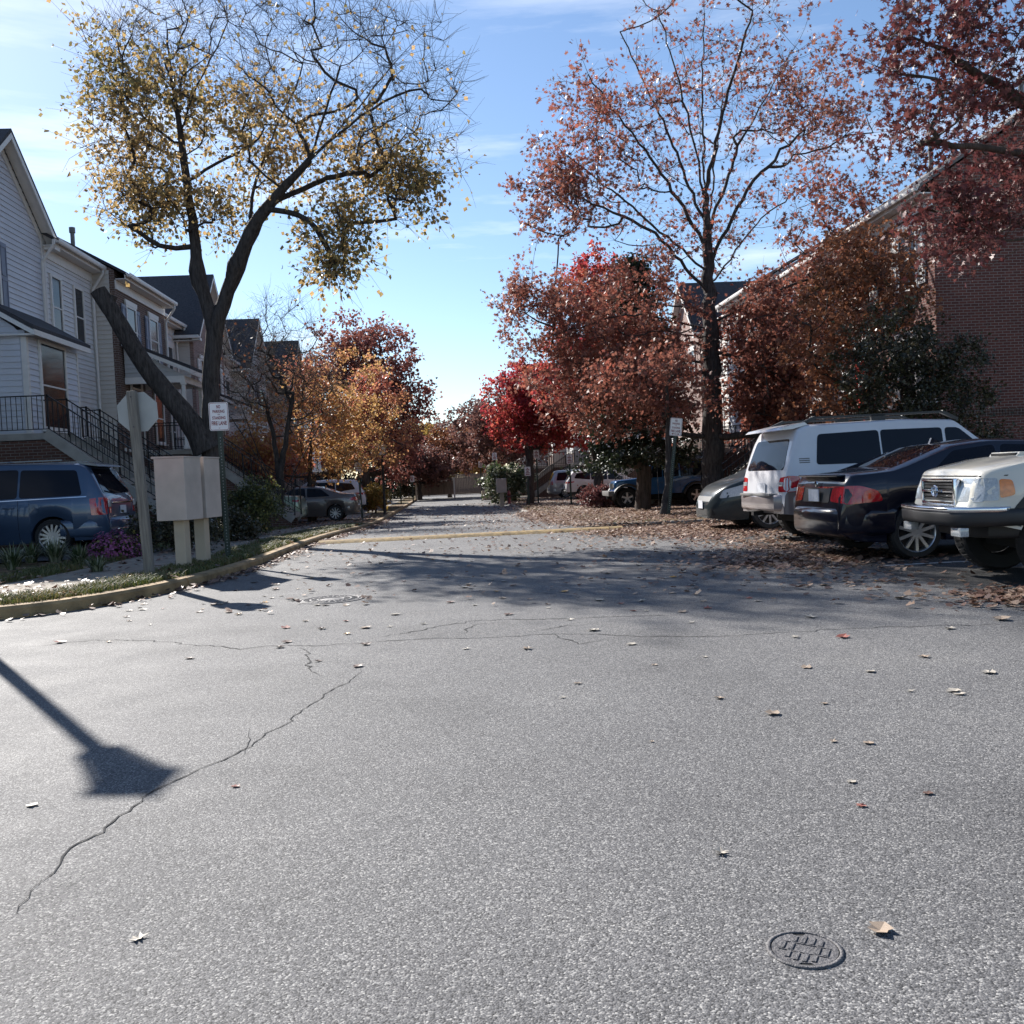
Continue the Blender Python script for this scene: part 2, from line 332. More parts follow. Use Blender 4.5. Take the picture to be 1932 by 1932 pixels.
MAT['grass'] = leaf_mat('grass blade', [(.035, .055, .012), (.07, .10, .025), (.13, .13, .04), (.20, .16, .07)], .6, .25, .4, 1.2)
MAT['litter'] = leaf_mat('fallen leaf', [(.06, .029, .021), (.115, .056, .038), (.18, .10, .07), (.245, .155, .105), (.30, .21, .15)], .55, .15, .15, .3)
MAT['leaf_tan'] = mat('dry tan leaf', (.31, .235, .17), .6, var=.3, vs=30)
MAT['leaf_pale'] = mat('bleached pale leaf', (.38, .34, .28), .6, var=.25, vs=30)
MAT['leaf_yellow'] = mat('yellow leaf', (.50, .26, .04), .5, var=.25, vs=30)
MAT['leaf_brown'] = mat('brown curled leaf', (.10, .052, .036), .6, var=.3, vs=30)
MAT['leaf_red'] = mat('rust red leaf', (.25, .075, .05), .55, var=.3, vs=30)
MAT['bark_dark'] = bark_mat('furrowed dark bark', (.028, .024, .023), (.095, .082, .076))
MAT['bark_grey'] = bark_mat('grey brown bark', (.045, .036, .03), (.13, .10, .085), 6)
MAT['wood_cut'] = mat('pale cut wood', (.26, .21, .16), .9, var=.3, vs=8)

# ------------------------------------------------------------------ the setting: ground, road, kerbs, walks
KL = [(-60, 9.0), (-20, 9.0), (-9, 9.15), (-6.6, 9.5), (-5.4, 9.78), (-4.75, 10.02), (-4.3, 10.32), (-3.95, 10.85), (-3.65, 11.55), (-3.40, 12.6),
      (-3.22, 13.9), (-3.12, 15.4), (-3.06, 18), (-3.05, 24), (-3.05, 40), (-3.1, 92)]
KR = [(10.9, 7.0), (10.9, 20.3), (10.5, 20.9), (5.6, 21.0), (4.2, 21.3), (3.3, 22.2), (3.0, 23.6), (3.0, 92)]
def dense(poly, step=.25, far=1.0):
    o = [poly[0]]
    for a, b in zip(poly, poly[1:]):
        d = math.dist(a, b); n = max(1, int(d / (step if max(abs(a[0]), abs(b[0])) < 12 and a[1] < 40 else far)))
        o += [(a[0] + (b[0] - a[0]) * i / n, a[1] + (b[1] - a[1]) * i / n) for i in range(1, n + 1)]
    p = np.array(o)
    q = p.copy()
    for _ in range(3): q[1:-1] = (q[:-2] + 2 * q[1:-1] + q[2:]) / 4
    return q
def offset(p, d):                              # to the left of the walking direction
    t = np.gradient(p, axis=0); t /= np.linalg.norm(t, axis=1)[:, None]
    return p + np.stack([-t[:, 1], t[:, 0]], 1) * d
kl, kr = dense(KL), dense(KR)
def kerbx(y): return float(np.interp(y, kl[:, 1], kl[:, 0]))
def strip(name, curve, d0, d1, z0, z1, m, side=1, keep=None, extra=()):
    a, b = offset(curve, d0 * side), offset(curve, d1 * side); vs = []; fs = []
    for p, q in zip(a, b): vs += [(p[0], p[1], gz(p[1]) + z0), (q[0], q[1], gz(q[1]) + z1)]
    fs = [(2 * i, 2 * i + 1, 2 * i + 3, 2 * i + 2) for i in range(len(a) - 1) if keep is None or keep(a[i])]
    mb = MB(); mb.add(vs, fs); o = mb.build(name, m, fix=False)
    bm = bmesh.new(); bm.from_mesh(o.data)
    for f in bm.faces:
        f.normal_update()
        if f.normal.z < 0: f.normal_flip()
    bm.to_mesh(o.data); bm.free()
    return tag(o, kind='structure')
def kerb(name, curve, m, side, h=.13, w=.16, dips=()):
    mb = MB(); n = len(curve); a0, a1, a2, a3 = [offset(curve, side * d) for d in (0, .025, w, w + .002)]
    t = np.concatenate([[0], np.cumsum(np.linalg.norm(np.diff(curve, axis=0), axis=1))]); vs = []; fs = []; k = 0
    for i in range(n - 1):
        seg0, seg1 = int(t[i] / 3.05), int(t[i + 1] / 3.05)
        hh = h if not any(lo < curve[i][1] < hi for lo, hi in dips) else .025
        ring = lambda j, s: [(a0[j][0], a0[j][1], gz(a0[j][1]) - .05), (a0[j][0], a0[j][1], gz(a0[j][1]) + hh - .03), (a1[j][0], a1[j][1], gz(a1[j][1]) + hh), (a2[j][0], a2[j][1], gz(a2[j][1]) + hh + .004), (a3[j][0], a3[j][1], gz(a3[j][1]) - .05)]
        r0, r1 = np.array(ring(i, 0)), np.array(ring(i + 1, 0))
        if seg0 != seg1: r1 = r0 + (r1 - r0) * .90
        mb.add(list(r0) + list(r1), [(j, j + 1, 6 + j, 5 + j) for j in range(4)] + [(0, 1, 2, 3, 4), (9, 8, 7, 6, 5)])
    return tag(mb.build(name, m), kind='structure')

def ground_sheet():
    xs = np.concatenate([[-1500, -700, -300, -150, -90, -60, -40, -28, -20], np.arange(-15, 15.01, .33), [20, 28, 40, 60, 90, 150, 300, 700, 1500]])
    ys = np.concatenate([[-900, -300, -100, -40, -15, -6, 0, 4], np.arange(6, 60, .4), np.arange(60, 100, 2), [110, 130, 170, 250, 400, 800, 1800]])
    X, Y = np.meshgrid(xs, ys); Z = np.zeros_like(X)
    for j, y in enumerate(ys):
        g = gz(y); kx = kerbx(y) if y > 9 else -1e9; kxr = 3.0 if y > 23.6 else (5.6 if y > 21.3 else 10.9)
        for i, x in enumerate(xs):
            inside = (y > 9.75 and x < kx - .5) or (x > kxr + .45 and y > 7.2 and y > 21.6) or (x > 11.4 and y > 7.4) or y > 92.6
            Z[j, i] = g + (.112 if inside else -.06)
    v = np.stack([X, Y, Z], -1).reshape(-1, 3); nx = len(xs)
    i, j = np.meshgrid(np.arange(nx - 1), np.arange(len(ys) - 1)); a = (j * nx + i).ravel()
    return tag(np_mesh('ground', v, [np.stack([a, a + 1, a + nx + 1, a + nx], 1)], MAT['ground']), kind='structure')
ground_sheet()

def road_sheet():
    ys = sorted(set([-25, -10, 0, 4, 7, 8.9] + [round(float(y), 3) for y in kl[:, 1] if y > 9.0] + list(np.arange(20.3, 24, .2)) + list(np.arange(24, 93, 1.0))))
    vs = []
    for y in ys:
        l = -60 if y < 9.0 else kerbx(y) - .06
        r = 60 if y < 7 else (11.0 if y < 20.3 else float(np.interp(y, [20.3, 20.95, 21.0, 21.3, 22.2, 23.6], [11.0, 10.6, 5.6, 4.2, 3.3, 3.05]))) 
        vs += [(l, y, gz(y)), (r, y, gz(y))]
    mb = MB(); mb.add(vs, [(2 * i, 2 * i + 1, 2 * i + 3, 2 * i + 2) for i in range(len(ys) - 1)])
    return tag(mb.build('road', MAT['asphalt'], fix=False), kind='structure')
road_sheet()
def sheet(name, pts, m, z):                   # a flat sheet following the street's fall
    ys = sorted(set([p[1] for p in pts])); y0, y1 = ys[0], ys[-1]; mb = MB(); rows = np.linspace(y0, y1, max(2, int((y1 - y0) / 1.0) + 1)); vs = []
    n = len(pts) // 2; l, r = pts[:n], pts[n:]
    for y in rows:
        vs += [(float(np.interp(y, [p[1] for p in l], [p[0] for p in l])), y, gz(y) + z), (float(np.interp(y, [p[1] for p in r], [p[0] for p in r])), y, gz(y) + z)]
    mb.add(vs, [(2 * i, 2 * i + 1, 2 * i + 3, 2 * i + 2) for i in range(len(rows) - 1)])
    return tag(mb.build(name, m, fix=False), kind='structure')
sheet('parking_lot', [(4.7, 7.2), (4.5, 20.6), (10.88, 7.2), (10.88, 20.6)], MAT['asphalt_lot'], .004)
for y in (10.65, 13.7, 16.9): sheet('parking_line', [(4.95, y), (4.95, y + .1), (10.1, y), (10.1, y + .1)], MAT['line'], .008)
kerb('kerb', kl, MAT['kerb'], 1)
kerb('kerb', kr, MAT['kerbgrey'], -1, h=.10)
strip('verge_soil', kl, .158, 1.25, .125, .125, MAT['ground'], 1)
strip('sidewalk', kl, 1.05, 2.45, .135, .14, MAT['walk'], 1)
strip('sidewalk', kr, 1.3, 2.6, .128, .13, MAT['walk'], -1, keep=lambda p: p[1] > 24)
strip('verge_soil', kr, .158, 1.4, .095, .12, MAT['ground'], -1)
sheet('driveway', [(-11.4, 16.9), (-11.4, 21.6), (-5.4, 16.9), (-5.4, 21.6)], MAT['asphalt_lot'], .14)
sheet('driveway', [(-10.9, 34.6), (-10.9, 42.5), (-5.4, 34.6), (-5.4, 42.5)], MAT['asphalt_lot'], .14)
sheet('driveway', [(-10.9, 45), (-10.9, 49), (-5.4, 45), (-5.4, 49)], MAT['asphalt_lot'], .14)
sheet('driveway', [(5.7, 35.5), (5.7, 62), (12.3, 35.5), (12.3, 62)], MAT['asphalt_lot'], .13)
for y in np.arange(12.2, 34, 1.5):            # joints of the walk
    i = int(np.argmin(np.abs(kl[:, 1] - y))); a, b = offset(kl, 1.06)[i], offset(kl, 2.44)[i]
    mb = MB(); mb.add([(a[0], a[1] - .006, gz(y) + .1425), (b[0], b[1] - .006, gz(y) + .1475), (b[0], b[1] + .006, gz(y) + .1475), (a[0], a[1] + .006, gz(y) + .1425)], [(0, 1, 2, 3)])
    tag(mb.build('sidewalk_joint', MAT['crack'], fix=False), kind='structure')

def speed_hump():
    mb = MB(); xs = np.linspace(-2.95, 3.6, 40); prof = [(-.26, -.01), (-.17, .045), (-.06, .07), (.06, .07), (.17, .045), (.26, -.01)]; vs = []
    for x in xs:
        w = .012 * math.sin(x * 5.1) + .008 * math.sin(x * 13)
        vs += [(x, 20.45 + p + w, gz(20.45) + h) for p, h in prof]
    mb.add(vs, [(6 * i + j, 6 * i + 6 + j, 6 * i + 7 + j, 6 * i + 1 + j) for i in range(39) for j in range(5)], smooth=True)
    o = mb.build('speed_hump', MAT['yellow_worn'])
    tag(o, 'worn yellow speed hump running straight across the road', 'speed hump')
speed_hump()

def cracks():
    rng = np.random.default_rng(4); mb = MB()
    def line(pts, w, wob=.03, rough=6):
        q = []
        for a, b in zip(pts, pts[1:]):
            n = max(3, int(math.dist(a, b) / .05))
            for i in range(n): q.append((a[0] + (b[0] - a[0]) * i / n, a[1] + (b[1] - a[1]) * i / n))
        q = np.array(q + [pts[-1]]); k = len(q); nse = np.cumsum(rng.normal(0, wob * .35, (k, 2)), 0)
        nse -= np.linspace(0, 1, k)[:, None] * nse[-1]; q = q + nse + rng.normal(0, wob * .12, (k, 2))
        t = np.gradient(q, axis=0); t /= np.linalg.norm(t, axis=1)[:, None] + 1e-9; nn = np.stack([-t[:, 1], t[:, 0]], 1)
        ww = w * (.35 + .9 * rng.random(k)) * np.clip(np.minimum(np.arange(k), np.arange(k)[::-1]) / 6, .15, 1); vs = []
        for p, m_, z in zip(q, nn, ww): vs += [(p[0] - m_[0] * z, p[1] - m_[1] * z, gz(p[1]) + .003), (p[0] + m_[0] * z, p[1] + m_[1] * z, gz(p[1]) + .003)]
        mb.add(vs, [(2 * i, 2 * i + 1, 2 * i + 3, 2 * i + 2) for i in range(k - 1)])
    g = lambda *a: [tuple(pixz(x, y, 0)[:2]) for x, y in a]
    line(g((0, 1745), (60, 1695), (125, 1640), (190, 1585), (245, 1545), (300, 1500), (345, 1470), (400, 1450), (470, 1418), (535, 1380), (590, 1358), (620, 1325), (680, 1285), (682, 1262)), .0042, .035)
    line(g((20, 1225), (150, 1212), (330, 1205), (480, 1218), (640, 1205), (800, 1196), (1000, 1192), (1300, 1190), (1600, 1186), (1930, 1176)), .006, .06)
    line(g((560, 1225), (600, 1250), (610, 1275)), .007, .05); line(g((700, 1205), (860, 1175), (1000, 1170), (1300, 1160)), .008, .06)
    line(g((1000, 1192), (1060, 1180), (1120, 1178)), .008, .04); line(g((1040, 1195), (1090, 1215), (1150, 1205)), .007, .04)
    line(g((470, 1425), (480, 1395), (470, 1375)), .004, .03)
    line(g((860, 1200), (905, 1178), (960, 1172)), .007, .05)
    tag(mb.build('road_cracks', MAT['crack'], fix=False), kind='structure')
cracks()

# ------------------------------------------------------------------ street furniture
def manhole_small():
    t = thing('utility_cover', 'small round iron cover with raised bars set in the near asphalt', 'manhole cover', (.84, 2.335, 0), R(-32))
    mb = MB(); mb.lathe([(.096, .0), (.096, .004), (.086, .005), (.0855, -.002), (.096, -.003)], 40, closed=True); mb.build('rim', MAT['iron'], t)
    bm = bmesh.new(); ring = []
    for i in range(72):
        a = 2 * math.pi * i / 72; d = a % (2 * math.pi); r = .0825
        if 1.75 < d < 2.15 or 4.75 < d < 5.2: r = .070
        ring.append((r * math.cos(a), r * math.sin(a)))
    mb = MB(); mb.prism(ring, 'z', -.004, .0028)
    for x in np.arange(-.055, .06, .022):
        h = math.sqrt(max(.0, .066 ** 2 - x * x))
        for a, b in ((-h, -.026), (-.018, .018), (.026, h)):
            if b - a > .012 and not (abs(x) < .012 and a > -.02 and b < .02): mb.box((x - .0058, a, .0028), (x + .0058, b, .0058), bev=.001)
    mb.box((-.062, -.0235, .0028), (.062, -.0205, .005)); mb.box((-.062, .0205, .0028), (.062, .0235, .005))
    mb.build('lid', MAT['iron'], t)
    mb = MB(); mb.lathe([(.0, .0006), (.0865, .0006)], 40); mb.build('gap', MAT['dark'], t)
manhole_small()
def manhole_big():
    t = thing('manhole_cover', 'large round manhole cover beside the box shadow in the road', 'manhole cover', (-1.39, 10.3, 0), .3)
    mb = MB(); mb.lathe([(.36, .0), (.36, .006), (.325, .007), (.324, .001)], 48); mb.build('rim', MAT['iron'], t)
    mb = MB(); mb.lathe([(0, .004), (.318, .004), (.318, -.003)], 48)
    for r in (.30, .22, .14):
        mb.lathe([(r - .012, .004), (r - .01, .009), (r + .01, .009), (r + .012, .004)], 48)
    for k in range(24):
        a = 2 * math.pi * k / 24
        for r0, r1 in ((.155, .205), (.235, .285)):
            mb.beam((r0 * math.cos(a), r0 * math.sin(a), .006), (r1 * math.cos(a), r1 * math.sin(a), .006), .016, .006)
    mb.build('lid', MAT['iron'], t)
manhole_big()

FONT_CACHE = {}
def text_shapes(mb, body, w, h, x, z, y=0.0, mi=0):
    """Adds the words, w wide and h tall, centred on (x, z) in the plane facing -Y."""
    c = bpy.data.curves.new('words', 'FONT'); c.body = body; c.align_x = 'CENTER'; c.align_y = 'CENTER'; c.extrude = .01; c.resolution_u = 3; c.offset = .026
    o = bpy.data.objects.new('words', c); COL.objects.link(o)
    bpy.context.view_layer.update(); dg = bpy.context.evaluated_depsgraph_get(); me = bpy.data.meshes.new_from_object(o.evaluated_get(dg))
    v = np.array([p.co[:] for p in me.vertices]); f = [tuple(p.vertices) for p in me.polygons]
    lo, hi = v.min(0), v.max(0); sc = np.array([w / (hi[0] - lo[0]), h / (hi[1] - lo[1])]); mid = (lo + hi) / 2
    q = [((p[0] - mid[0]) * sc[0] + x, y - (.0015 if p[2] > 0 else 0), (p[1] - mid[1]) * sc[1] + z) for p in v]
    mb.add(q, f, mi); bpy.data.objects.remove(o); bpy.data.meshes.remove(me)
def rrect(w, h, r, n=5):
    o = []
    for cx, cy, a0 in ((w / 2 - r, h / 2 - r, 0), (-w / 2 + r, h / 2 - r, 90), (-w / 2 + r, -h / 2 + r, 180), (w / 2 - r, -h / 2 + r, 270)):
        for i in range(n + 1): a = R(a0 + 90 * i / n); o.append((cx + r * math.cos(a), cy + r * math.sin(a)))
    return o
def ring_face(mb, outer, inner, y, mi=0):
    n = len(outer); vs = [(p[0], y, p[1]) for p in outer] + [(p[0], y, p[1]) for p in inner]
    mb.add(vs, [(i, (i + 1) % n, n + (i + 1) % n, n + i) for i in range(n)], mi)
def parking_sign(loc, zc, label, full=True, lean=(0, 0), rz=0, group='no parking signs along the street', arrow=False, red=True):
    t = thing('parking_sign', label, 'sign', loc, rz, group); t.rotation_euler = (lean[1], lean[0], rz)
    p = MB(); pm = [MAT['green_post'], MAT['line']]; p.box((-.038, -.006, -.3), (.038, .0, zc + .15)); p.box((-.042, -.0, -.3), (-.034, .03, zc + .15)); p.box((.034, 0, -.3), (.042, .03, zc + .15))
    if full:
        for i in range(int((zc - .35) / .05)): p.box((-.006, -.0075, .1 + i * .05), (.006, -.0063, .112 + i * .05), 1)
    p.build('post', pm, t)
    b = MB(); b.prism(rrect(.305, .457, .035), 'y', -.012, -.009)
    for v in range(len(b.v)): b.v[v] = (b.v[v][0], b.v[v][1], b.v[v][2] + zc)
    panel = b.build('panel', MAT['sign_white'], t)
    w = MB(); o_, i_ = rrect(.287, .439, .03), rrect(.273, .425, .024)
    ring_face(w, [(x, z + zc) for x, z in o_], [(x, z + zc) for x, z in i_], -.0135)
    if full:
        for s, ww, hh, z in (('NO', .062, .058, .158), ('PARKING', .185, .05, .082), ('OR', .036, .02, .032), ('STANDING', .205, .05, -.022), ('FIRE LANE', .235, .066, -.108)):
            text_shapes(w, s, ww, hh, 0, zc + z, -.0125)
        w.box((-.012, -.0135, zc - .190), (.012, -.0125, zc - .184))
        if arrow:
            w.box((-.07, -.0135, zc - .187), (.07, -.0125, zc - .173))
            for s in (-1, 1): w.prism([(s * .1, zc - .18), (s * .062, zc - .155), (s * .062, zc - .205)], 'y', -.0135, -.0125)
    else:
        for z, ww in ((.15, .09), (.075, .19), (.0, .12), (-.075, .2), (-.15, .2)): w.box((-ww / 2, -.0135, zc + z - .022), (ww / 2, -.0125, zc + z + .022))
    w.build('lettering', MAT['sign_red'], panel)
    return t
parking_sign((-3.73, 15.6, .12), 2.30, 'white NO PARKING fire lane sign beside the tan utility cabinets', lean=(-.008, 0), rz=.12)
q = pix(1262, 977, 24.0); parking_sign((q[0], 24.0, .1), 2.22, 'NO PARKING sign with arrow on a leaning post under the red oak', lean=(.12, .02), rz=-.18, arrow=True)
q = pix(684, 983, 40.3); parking_sign((q[0], 40.3, gz(40) + .12), 2.25, 'white NO PARKING sign behind the grey sedan by the left kerb', lean=(-.03, 0))
for (px, Y, zc, lab) in ((757, 62, 1.9, 'small pale sign on a thin post near the far left verge'), (780, 68, 1.7, 'small pale sign just left of the timber fence shelter'),
                         (910, 66, 2.5, 'small pale sign in front of the far timber fence'), (937, 60, 2.9, 'pale sign left of the green shrub at the far corner'),
                         (1016, 50, 2.7, 'white sign on a post right of the red maple trunk'), (998, 47, 1.8, 'narrow pale sign against the red maple trunk'), (1078, 46, 2.3, 'shaded sign among the far stair railings')):
    q = pix(px, 950, Y); parking_sign((q[0], Y, gz(Y) + .05), zc, lab, full=False)

def stop_sign():
    t = thing('stop_sign', 'back of an octagonal stop sign bolted to a leaning timber post', 'stop sign', (-4.15, 12.97, .11)); t.rotation_euler = (0, R(-2.2), 0)
    mb = MB(); mb.box((-.06, -.052, -.4), (.06, .052, 2.50), bev=.010); mb.build('post', MAT['wood_grey'], t)
    mb = MB(); oct_ = [(.285 * math.cos(R(22.5 + 45 * i)), 2.22 + .285 * math.sin(R(22.5 + 45 * i))) for i in range(8)]
    mb.prism(oct_, 'y', .055, .059); panel = mb.build('panel', MAT['alu'], t); panel.location.x = .035
    mb = MB(); mb.prism([(x * .985, 2.22 + (z - 2.22) * .985) for x, z in oct_], 'y', .0595, .0605); mb.build('red_face', MAT['lens_red'], panel)
    for z in (2.02, 2.42): mb = MB(); mb.bar((0, -.060, z), (0, .066, z), .012, 6); mb.build('bolt', MAT['iron'], t)
stop_sign()

def cabinets():
    d = Vector((.2, .98, 0)).normalized(); rz = math.atan2(-d.x, d.y)
    for k, (c, lab) in enumerate(((Vector((-4.0, 14.05, .12)), 'nearer of two tan utility cabinets on pedestals beside the stop sign'), (Vector((-4.0, 14.05, .12)) + d * .62, 'farther tan utility cabinet, right behind its twin by the parking sign post'))):
        t = thing('utility_cabinet', lab, 'utility cabinet', c, rz, 'tan cabinets on pedestals')
        mb = MB(); mb.box((-.085, -.08, -.3), (.085, .08, .72), bev=.012); mb.build('pedestal', MAT['pedestal'], t)
        mb = MB(); mb.box((-.24, -.255, .705), (.22, .255, 1.60), bev=.008); b = mb.build('body', MAT['cabinet'], t)
        mb = MB(); mb.prism([(-.275, 1.602), (.23, 1.602), (.23, 1.622), (-.275, 1.635)], 'y', -.26, .26); mb.build('top', MAT['cabinet'], b)
        mb = MB(); mb.box((-.248, -.23, .74), (-.241, .23, 1.57)); dd = mb.build('door', MAT['cabinet'], t)
        mb = MB(); mb.bar((-.248, -.17, 1.12), (-.268, -.17, 1.12), .014, 8); mb.build('lock', MAT['chrome'], dd)
cabinets()

def lamp_post(loc, zl, label, k=1.0):
    t = thing('street_lamp', label, 'street lamp', loc, 0, 'black lantern lamp posts')
    mb = MB(); mb.lathe([(.09, -.3), (.09, .05), (.075, .08), (.07, .6), (.062, .66), (.056, zl - .34), (.06, zl - .33), (.06, zl - .29), (.03, zl - .27)], 14); mb.build('post', MAT['black_metal'], t)
    f = MB(); s0, s1 = .13 * k, .215 * k; z0, z1 = zl - .25, zl + .14
    for i, j in ((-1, -1), (1, -1), (1, 1), (-1, 1)): f.beam((i * s0, j * s0, z0), (i * s1, j * s1, z1), .022, .022, (1, .2, 0))
    f.box((-s0 - .015, -s0 - .015, z0 - .03), (s0 + .015, s0 + .015, z0)); 
    vs = [(-s1 - .05, -s1 - .05, z1), (s1 + .05, -s1 - .05, z1), (s1 + .05, s1 + .05, z1), (-s1 - .05, s1 + .05, z1), (-.06, -.06, z1 + .13), (.06, -.06, z1 + .13), (.06, .06, z1 + .13), (-.06, .06, z1 + .13)]
    f.add(vs, [(0, 1, 2, 3), (4, 5, 6, 7), (0, 1, 5, 4), (1, 2, 6, 5), (2, 3, 7, 6), (3, 0, 4, 7)]); f.bar((0, 0, z1 + .13), (0, 0, z1 + .2), .025, 8)
    fr = f.build('lantern_frame', MAT['black_metal'], t)
    g = MB(); a, b = s0 - .012, s1 - .014
    g.add([(-a, -a, z0 + .002), (a, -a, z0 + .002), (a, a, z0 + .002), (-a, a, z0 + .002), (-b, -b, z1 - .004), (b, -b, z1 - .004), (b, b, z1 - .004), (-b, b, z1 - .004)], [(0, 1, 2, 3), (4, 5, 6, 7), (0, 1, 5, 4), (1, 2, 6, 5), (2, 3, 7, 6), (3, 0, 4, 7)])
    g.build('lantern_glass', MAT['lantern'], fr)
q = pix(727, 976, 44.5); lamp_post((q[0], 44.5, gz(44.5) + .12), 3.05, 'black lantern lamp post on the left verge past the grey sedan')
lamp_post((-5.52, 10.42, .1), 4.80, 'tall lantern lamp post casting its shadow across the near asphalt', .58)

def hydrant():
    q = pix(961, 953, 52); t = thing('fire_hydrant', 'dark red fire hydrant at the far right corner', 'fire hydrant', (q[0], 52, gz(52) + .12))
    mb = MB(); mb.lathe([(.13, 0), (.13, .05), (.09, .06), (.085, .5), (.115, .52), (.115, .56), (.09, .6), (.05, .7), (.03, .72), (.03, .77)], 16); mb.build('barrel', MAT['hydrant'], t)
    for a, b in (((-.16, 0, .42), (.16, 0, .42)), ((0, -.17, .4), (0, 0, .4))):
        mb = MB(); mb.bar(a, b, .05, 10); mb.build('outlet', MAT['iron'], t)
hydrant()
def pedestal_box():
    q = pix(948, 962, 51); t = thing('utility_box', 'tan box on a post beside the red hydrant', 'utility cabinet', (q[0], 51, gz(51) + .1))
    mb = MB(); mb.box((-.11, -.11, -.2), (.11, .11, .7)); mb.build('post', MAT['pedestal'], t)
    mb = MB(); mb.box((-.27, -.27, .68), (.27, .27, 1.45), bev=.02); mb.build('body', MAT['cabinet'], t)
pedestal_box()
def planter():
    q = pix(919, 938, 64); t = thing('planter', 'square tan planter box near the far bend', 'planter', (q[0], 64, gz(64) + .1))
    mb = MB(); mb.prism([(-.3, 0), (.3, 0), (.36, .62), (-.36, .62)], 'y', -.33, .33); mb.build('tub', MAT['pedestal'], t)
    mb = MB(); mb.box((-.31, -.30, .6), (.31, .30, .63)); mb.build('soil', MAT['dark'], t)
planter()
def fence():
    t = thing('board_fence', 'weathered grey brown board fence closing the street', 'fence', (0, 90, gz(90)))
    rng = random.Random(3); b = MB()
    for i in range(420):
        x = -22 + i * .155; h = 1.95 + rng.uniform(-.03, .03); b.box((x, -.012, .03), (x + .148, .012 + rng.uniform(0, .006), h))
    b.build('boards', MAT['wood_fence'], t)
    for i in range(27):
        mb = MB(); x = -22 + i * 2.44; mb.box((x - .05, .03, -.3), (x + .05, .13, 1.9)); mb.build('fence_post', MAT['wood_fence'], t)
    for z in (.4, 1.5):
        mb = MB(); mb.box((-22, .02, z), (43, .06, z + .09)); mb.build('rail', MAT['wood_fence'], t)
fence()
def shelter():
    q = pix(835, 938, 78); t = thing('garden_shelter', 'low flat roofed shelter with pale posts near the fence', 'shelter', (q[0], 78, gz(78)))
    mb = MB(); mb.box((-2.2, -.9, 1.72), (1.1, .9, 1.86), bev=.02); mb.build('roof', MAT['yellow_worn'], t)
    for x, y in ((-2.1, -.8), (1.0, -.8), (-2.1, .8), (1.0, .8)):
        mb = MB(); mb.box((x - .06, y - .06, 0), (x + .06, y + .06, 1.72)); mb.build('post', MAT['trim'], t)
    mb = MB(); mb.box((-2.1, .5, .35), (1.0, .62, 1.4)); mb.build('back_panel', MAT['wood_fence'], t)
shelter()

# ------------------------------------------------------------------ vehicles
def ip(x, pts): return float(np.interp(x, [p[0] for p in pts], [p[1] for p in pts]))
def soft(pts, xs, w=.07):
    d = np.linspace(-w, w, 7); k = np.array([1, 2, 3, 3.5, 3, 2, 1.]); k /= k.sum()
    px, pv = [p[0] for p in pts], [p[1] for p in pts]
    e = np.minimum(np.abs(xs - xs[0]), np.abs(xs[-1] - xs)); s = np.clip(e / w, 0, 1)
    return np.array([sum(kk * np.interp(x + dd * si, px, pv) for kk, dd in zip(k, d)) for x, si in zip(xs, s)])
def body_shell(S):
    L2 = S['L'] / 2; xs = set(np.round(np.linspace(-L2, L2, 64), 4)); Ra = S['arch']
    for p in S['top']: xs.add(round(p[0], 4))
    for xw in S['wx']:
        for a in np.linspace(0, math.pi, 15): xs.add(round(xw + Ra * math.cos(a), 4))
        for s_ in (-1, 1): xs.add(round(xw + s_ * (Ra + .004), 4))
    xs = np.array(sorted(x for x in xs if -L2 <= x <= L2))
    top, belt, hw, bot = soft(S['top'], xs, S.get('soft', .06)), soft(S['belt'], xs), soft(S['hw'], xs, .1), soft(S['bot'], xs)
    mb = MB(); rings = []; tum = S.get('tumble', .34); cz = S.get('clad')
    for x, tz, bz, w, b0 in zip(xs, top, belt, hw, bot):
        b = b0
        for xw in S['wx']:
            if abs(x - xw) < Ra: b = max(b, S['wr'] + math.sqrt(max(0, Ra * Ra - (x - xw) ** 2)))
        bz = min(bz, tz - .004); b = min(b, bz - .03); g = tz - bz; yb = w * S.get('waist', .965); rr = min(S.get('rr', .07), .45 * g)
        yt = max(.1, yb - tum * max(0, g - rr)); h = bz - b; z2 = b + .28 * h
        if cz: z2 = min(max(cz, b + .03), bz - .05)
        f = S.get('tuck', .94)
        rings.append([(x, .72 * w, b), (x, f * w, b + .0), (x, .985 * w, z2), (x, w, max(z2 + .01, b + .58 * h)), (x, .992 * w, b + .84 * h), (x, yb, bz),
                      (x, (yb + yt) / 2, bz + (g - rr) * .5), (x, yt, tz - rr), (x, yt - .35 * rr, tz - .35 * rr), (x, yt - rr * 1.0, tz - .08 * rr), (x, yt * .5, tz + .012), (x, 0, tz + .018)])
    K = len(rings[0]); full = [[(p[0], p[1], p[2]) for p in r] + [(p[0], -p[1], p[2]) for p in r[-2::-1]] for r in rings]; n = len(full[0])
    vs = [p for r in full for p in r]; lo = []; hi = []; fl = []
    for i in range(len(full) - 1):
        for j in range(n - 1):
            q = (i * n + j, (i + 1) * n + j, (i + 1) * n + j + 1, i * n + j + 1)
            (lo if cz and j in (0, 1, n - 2, n - 3) else hi).append(q)
        fl.append((i * n, i * n + n - 1, (i + 1) * n + n - 1, (i + 1) * n))
    e = (len(full) - 1) * n
    mb.v = vs; mb.f = hi + lo + fl + [tuple(range(n)), tuple(range(e, e + n))[::-1]]
    mb.m = [0] * len(hi) + [1] * len(lo) + [2] * len(fl) + [1 if cz else 0] * 2; mb.sm = [True] * len(mb.f)
    bvh = BVHTree.FromPolygons([Vector(v) for v in vs], mb.f)
    return mb, bvh
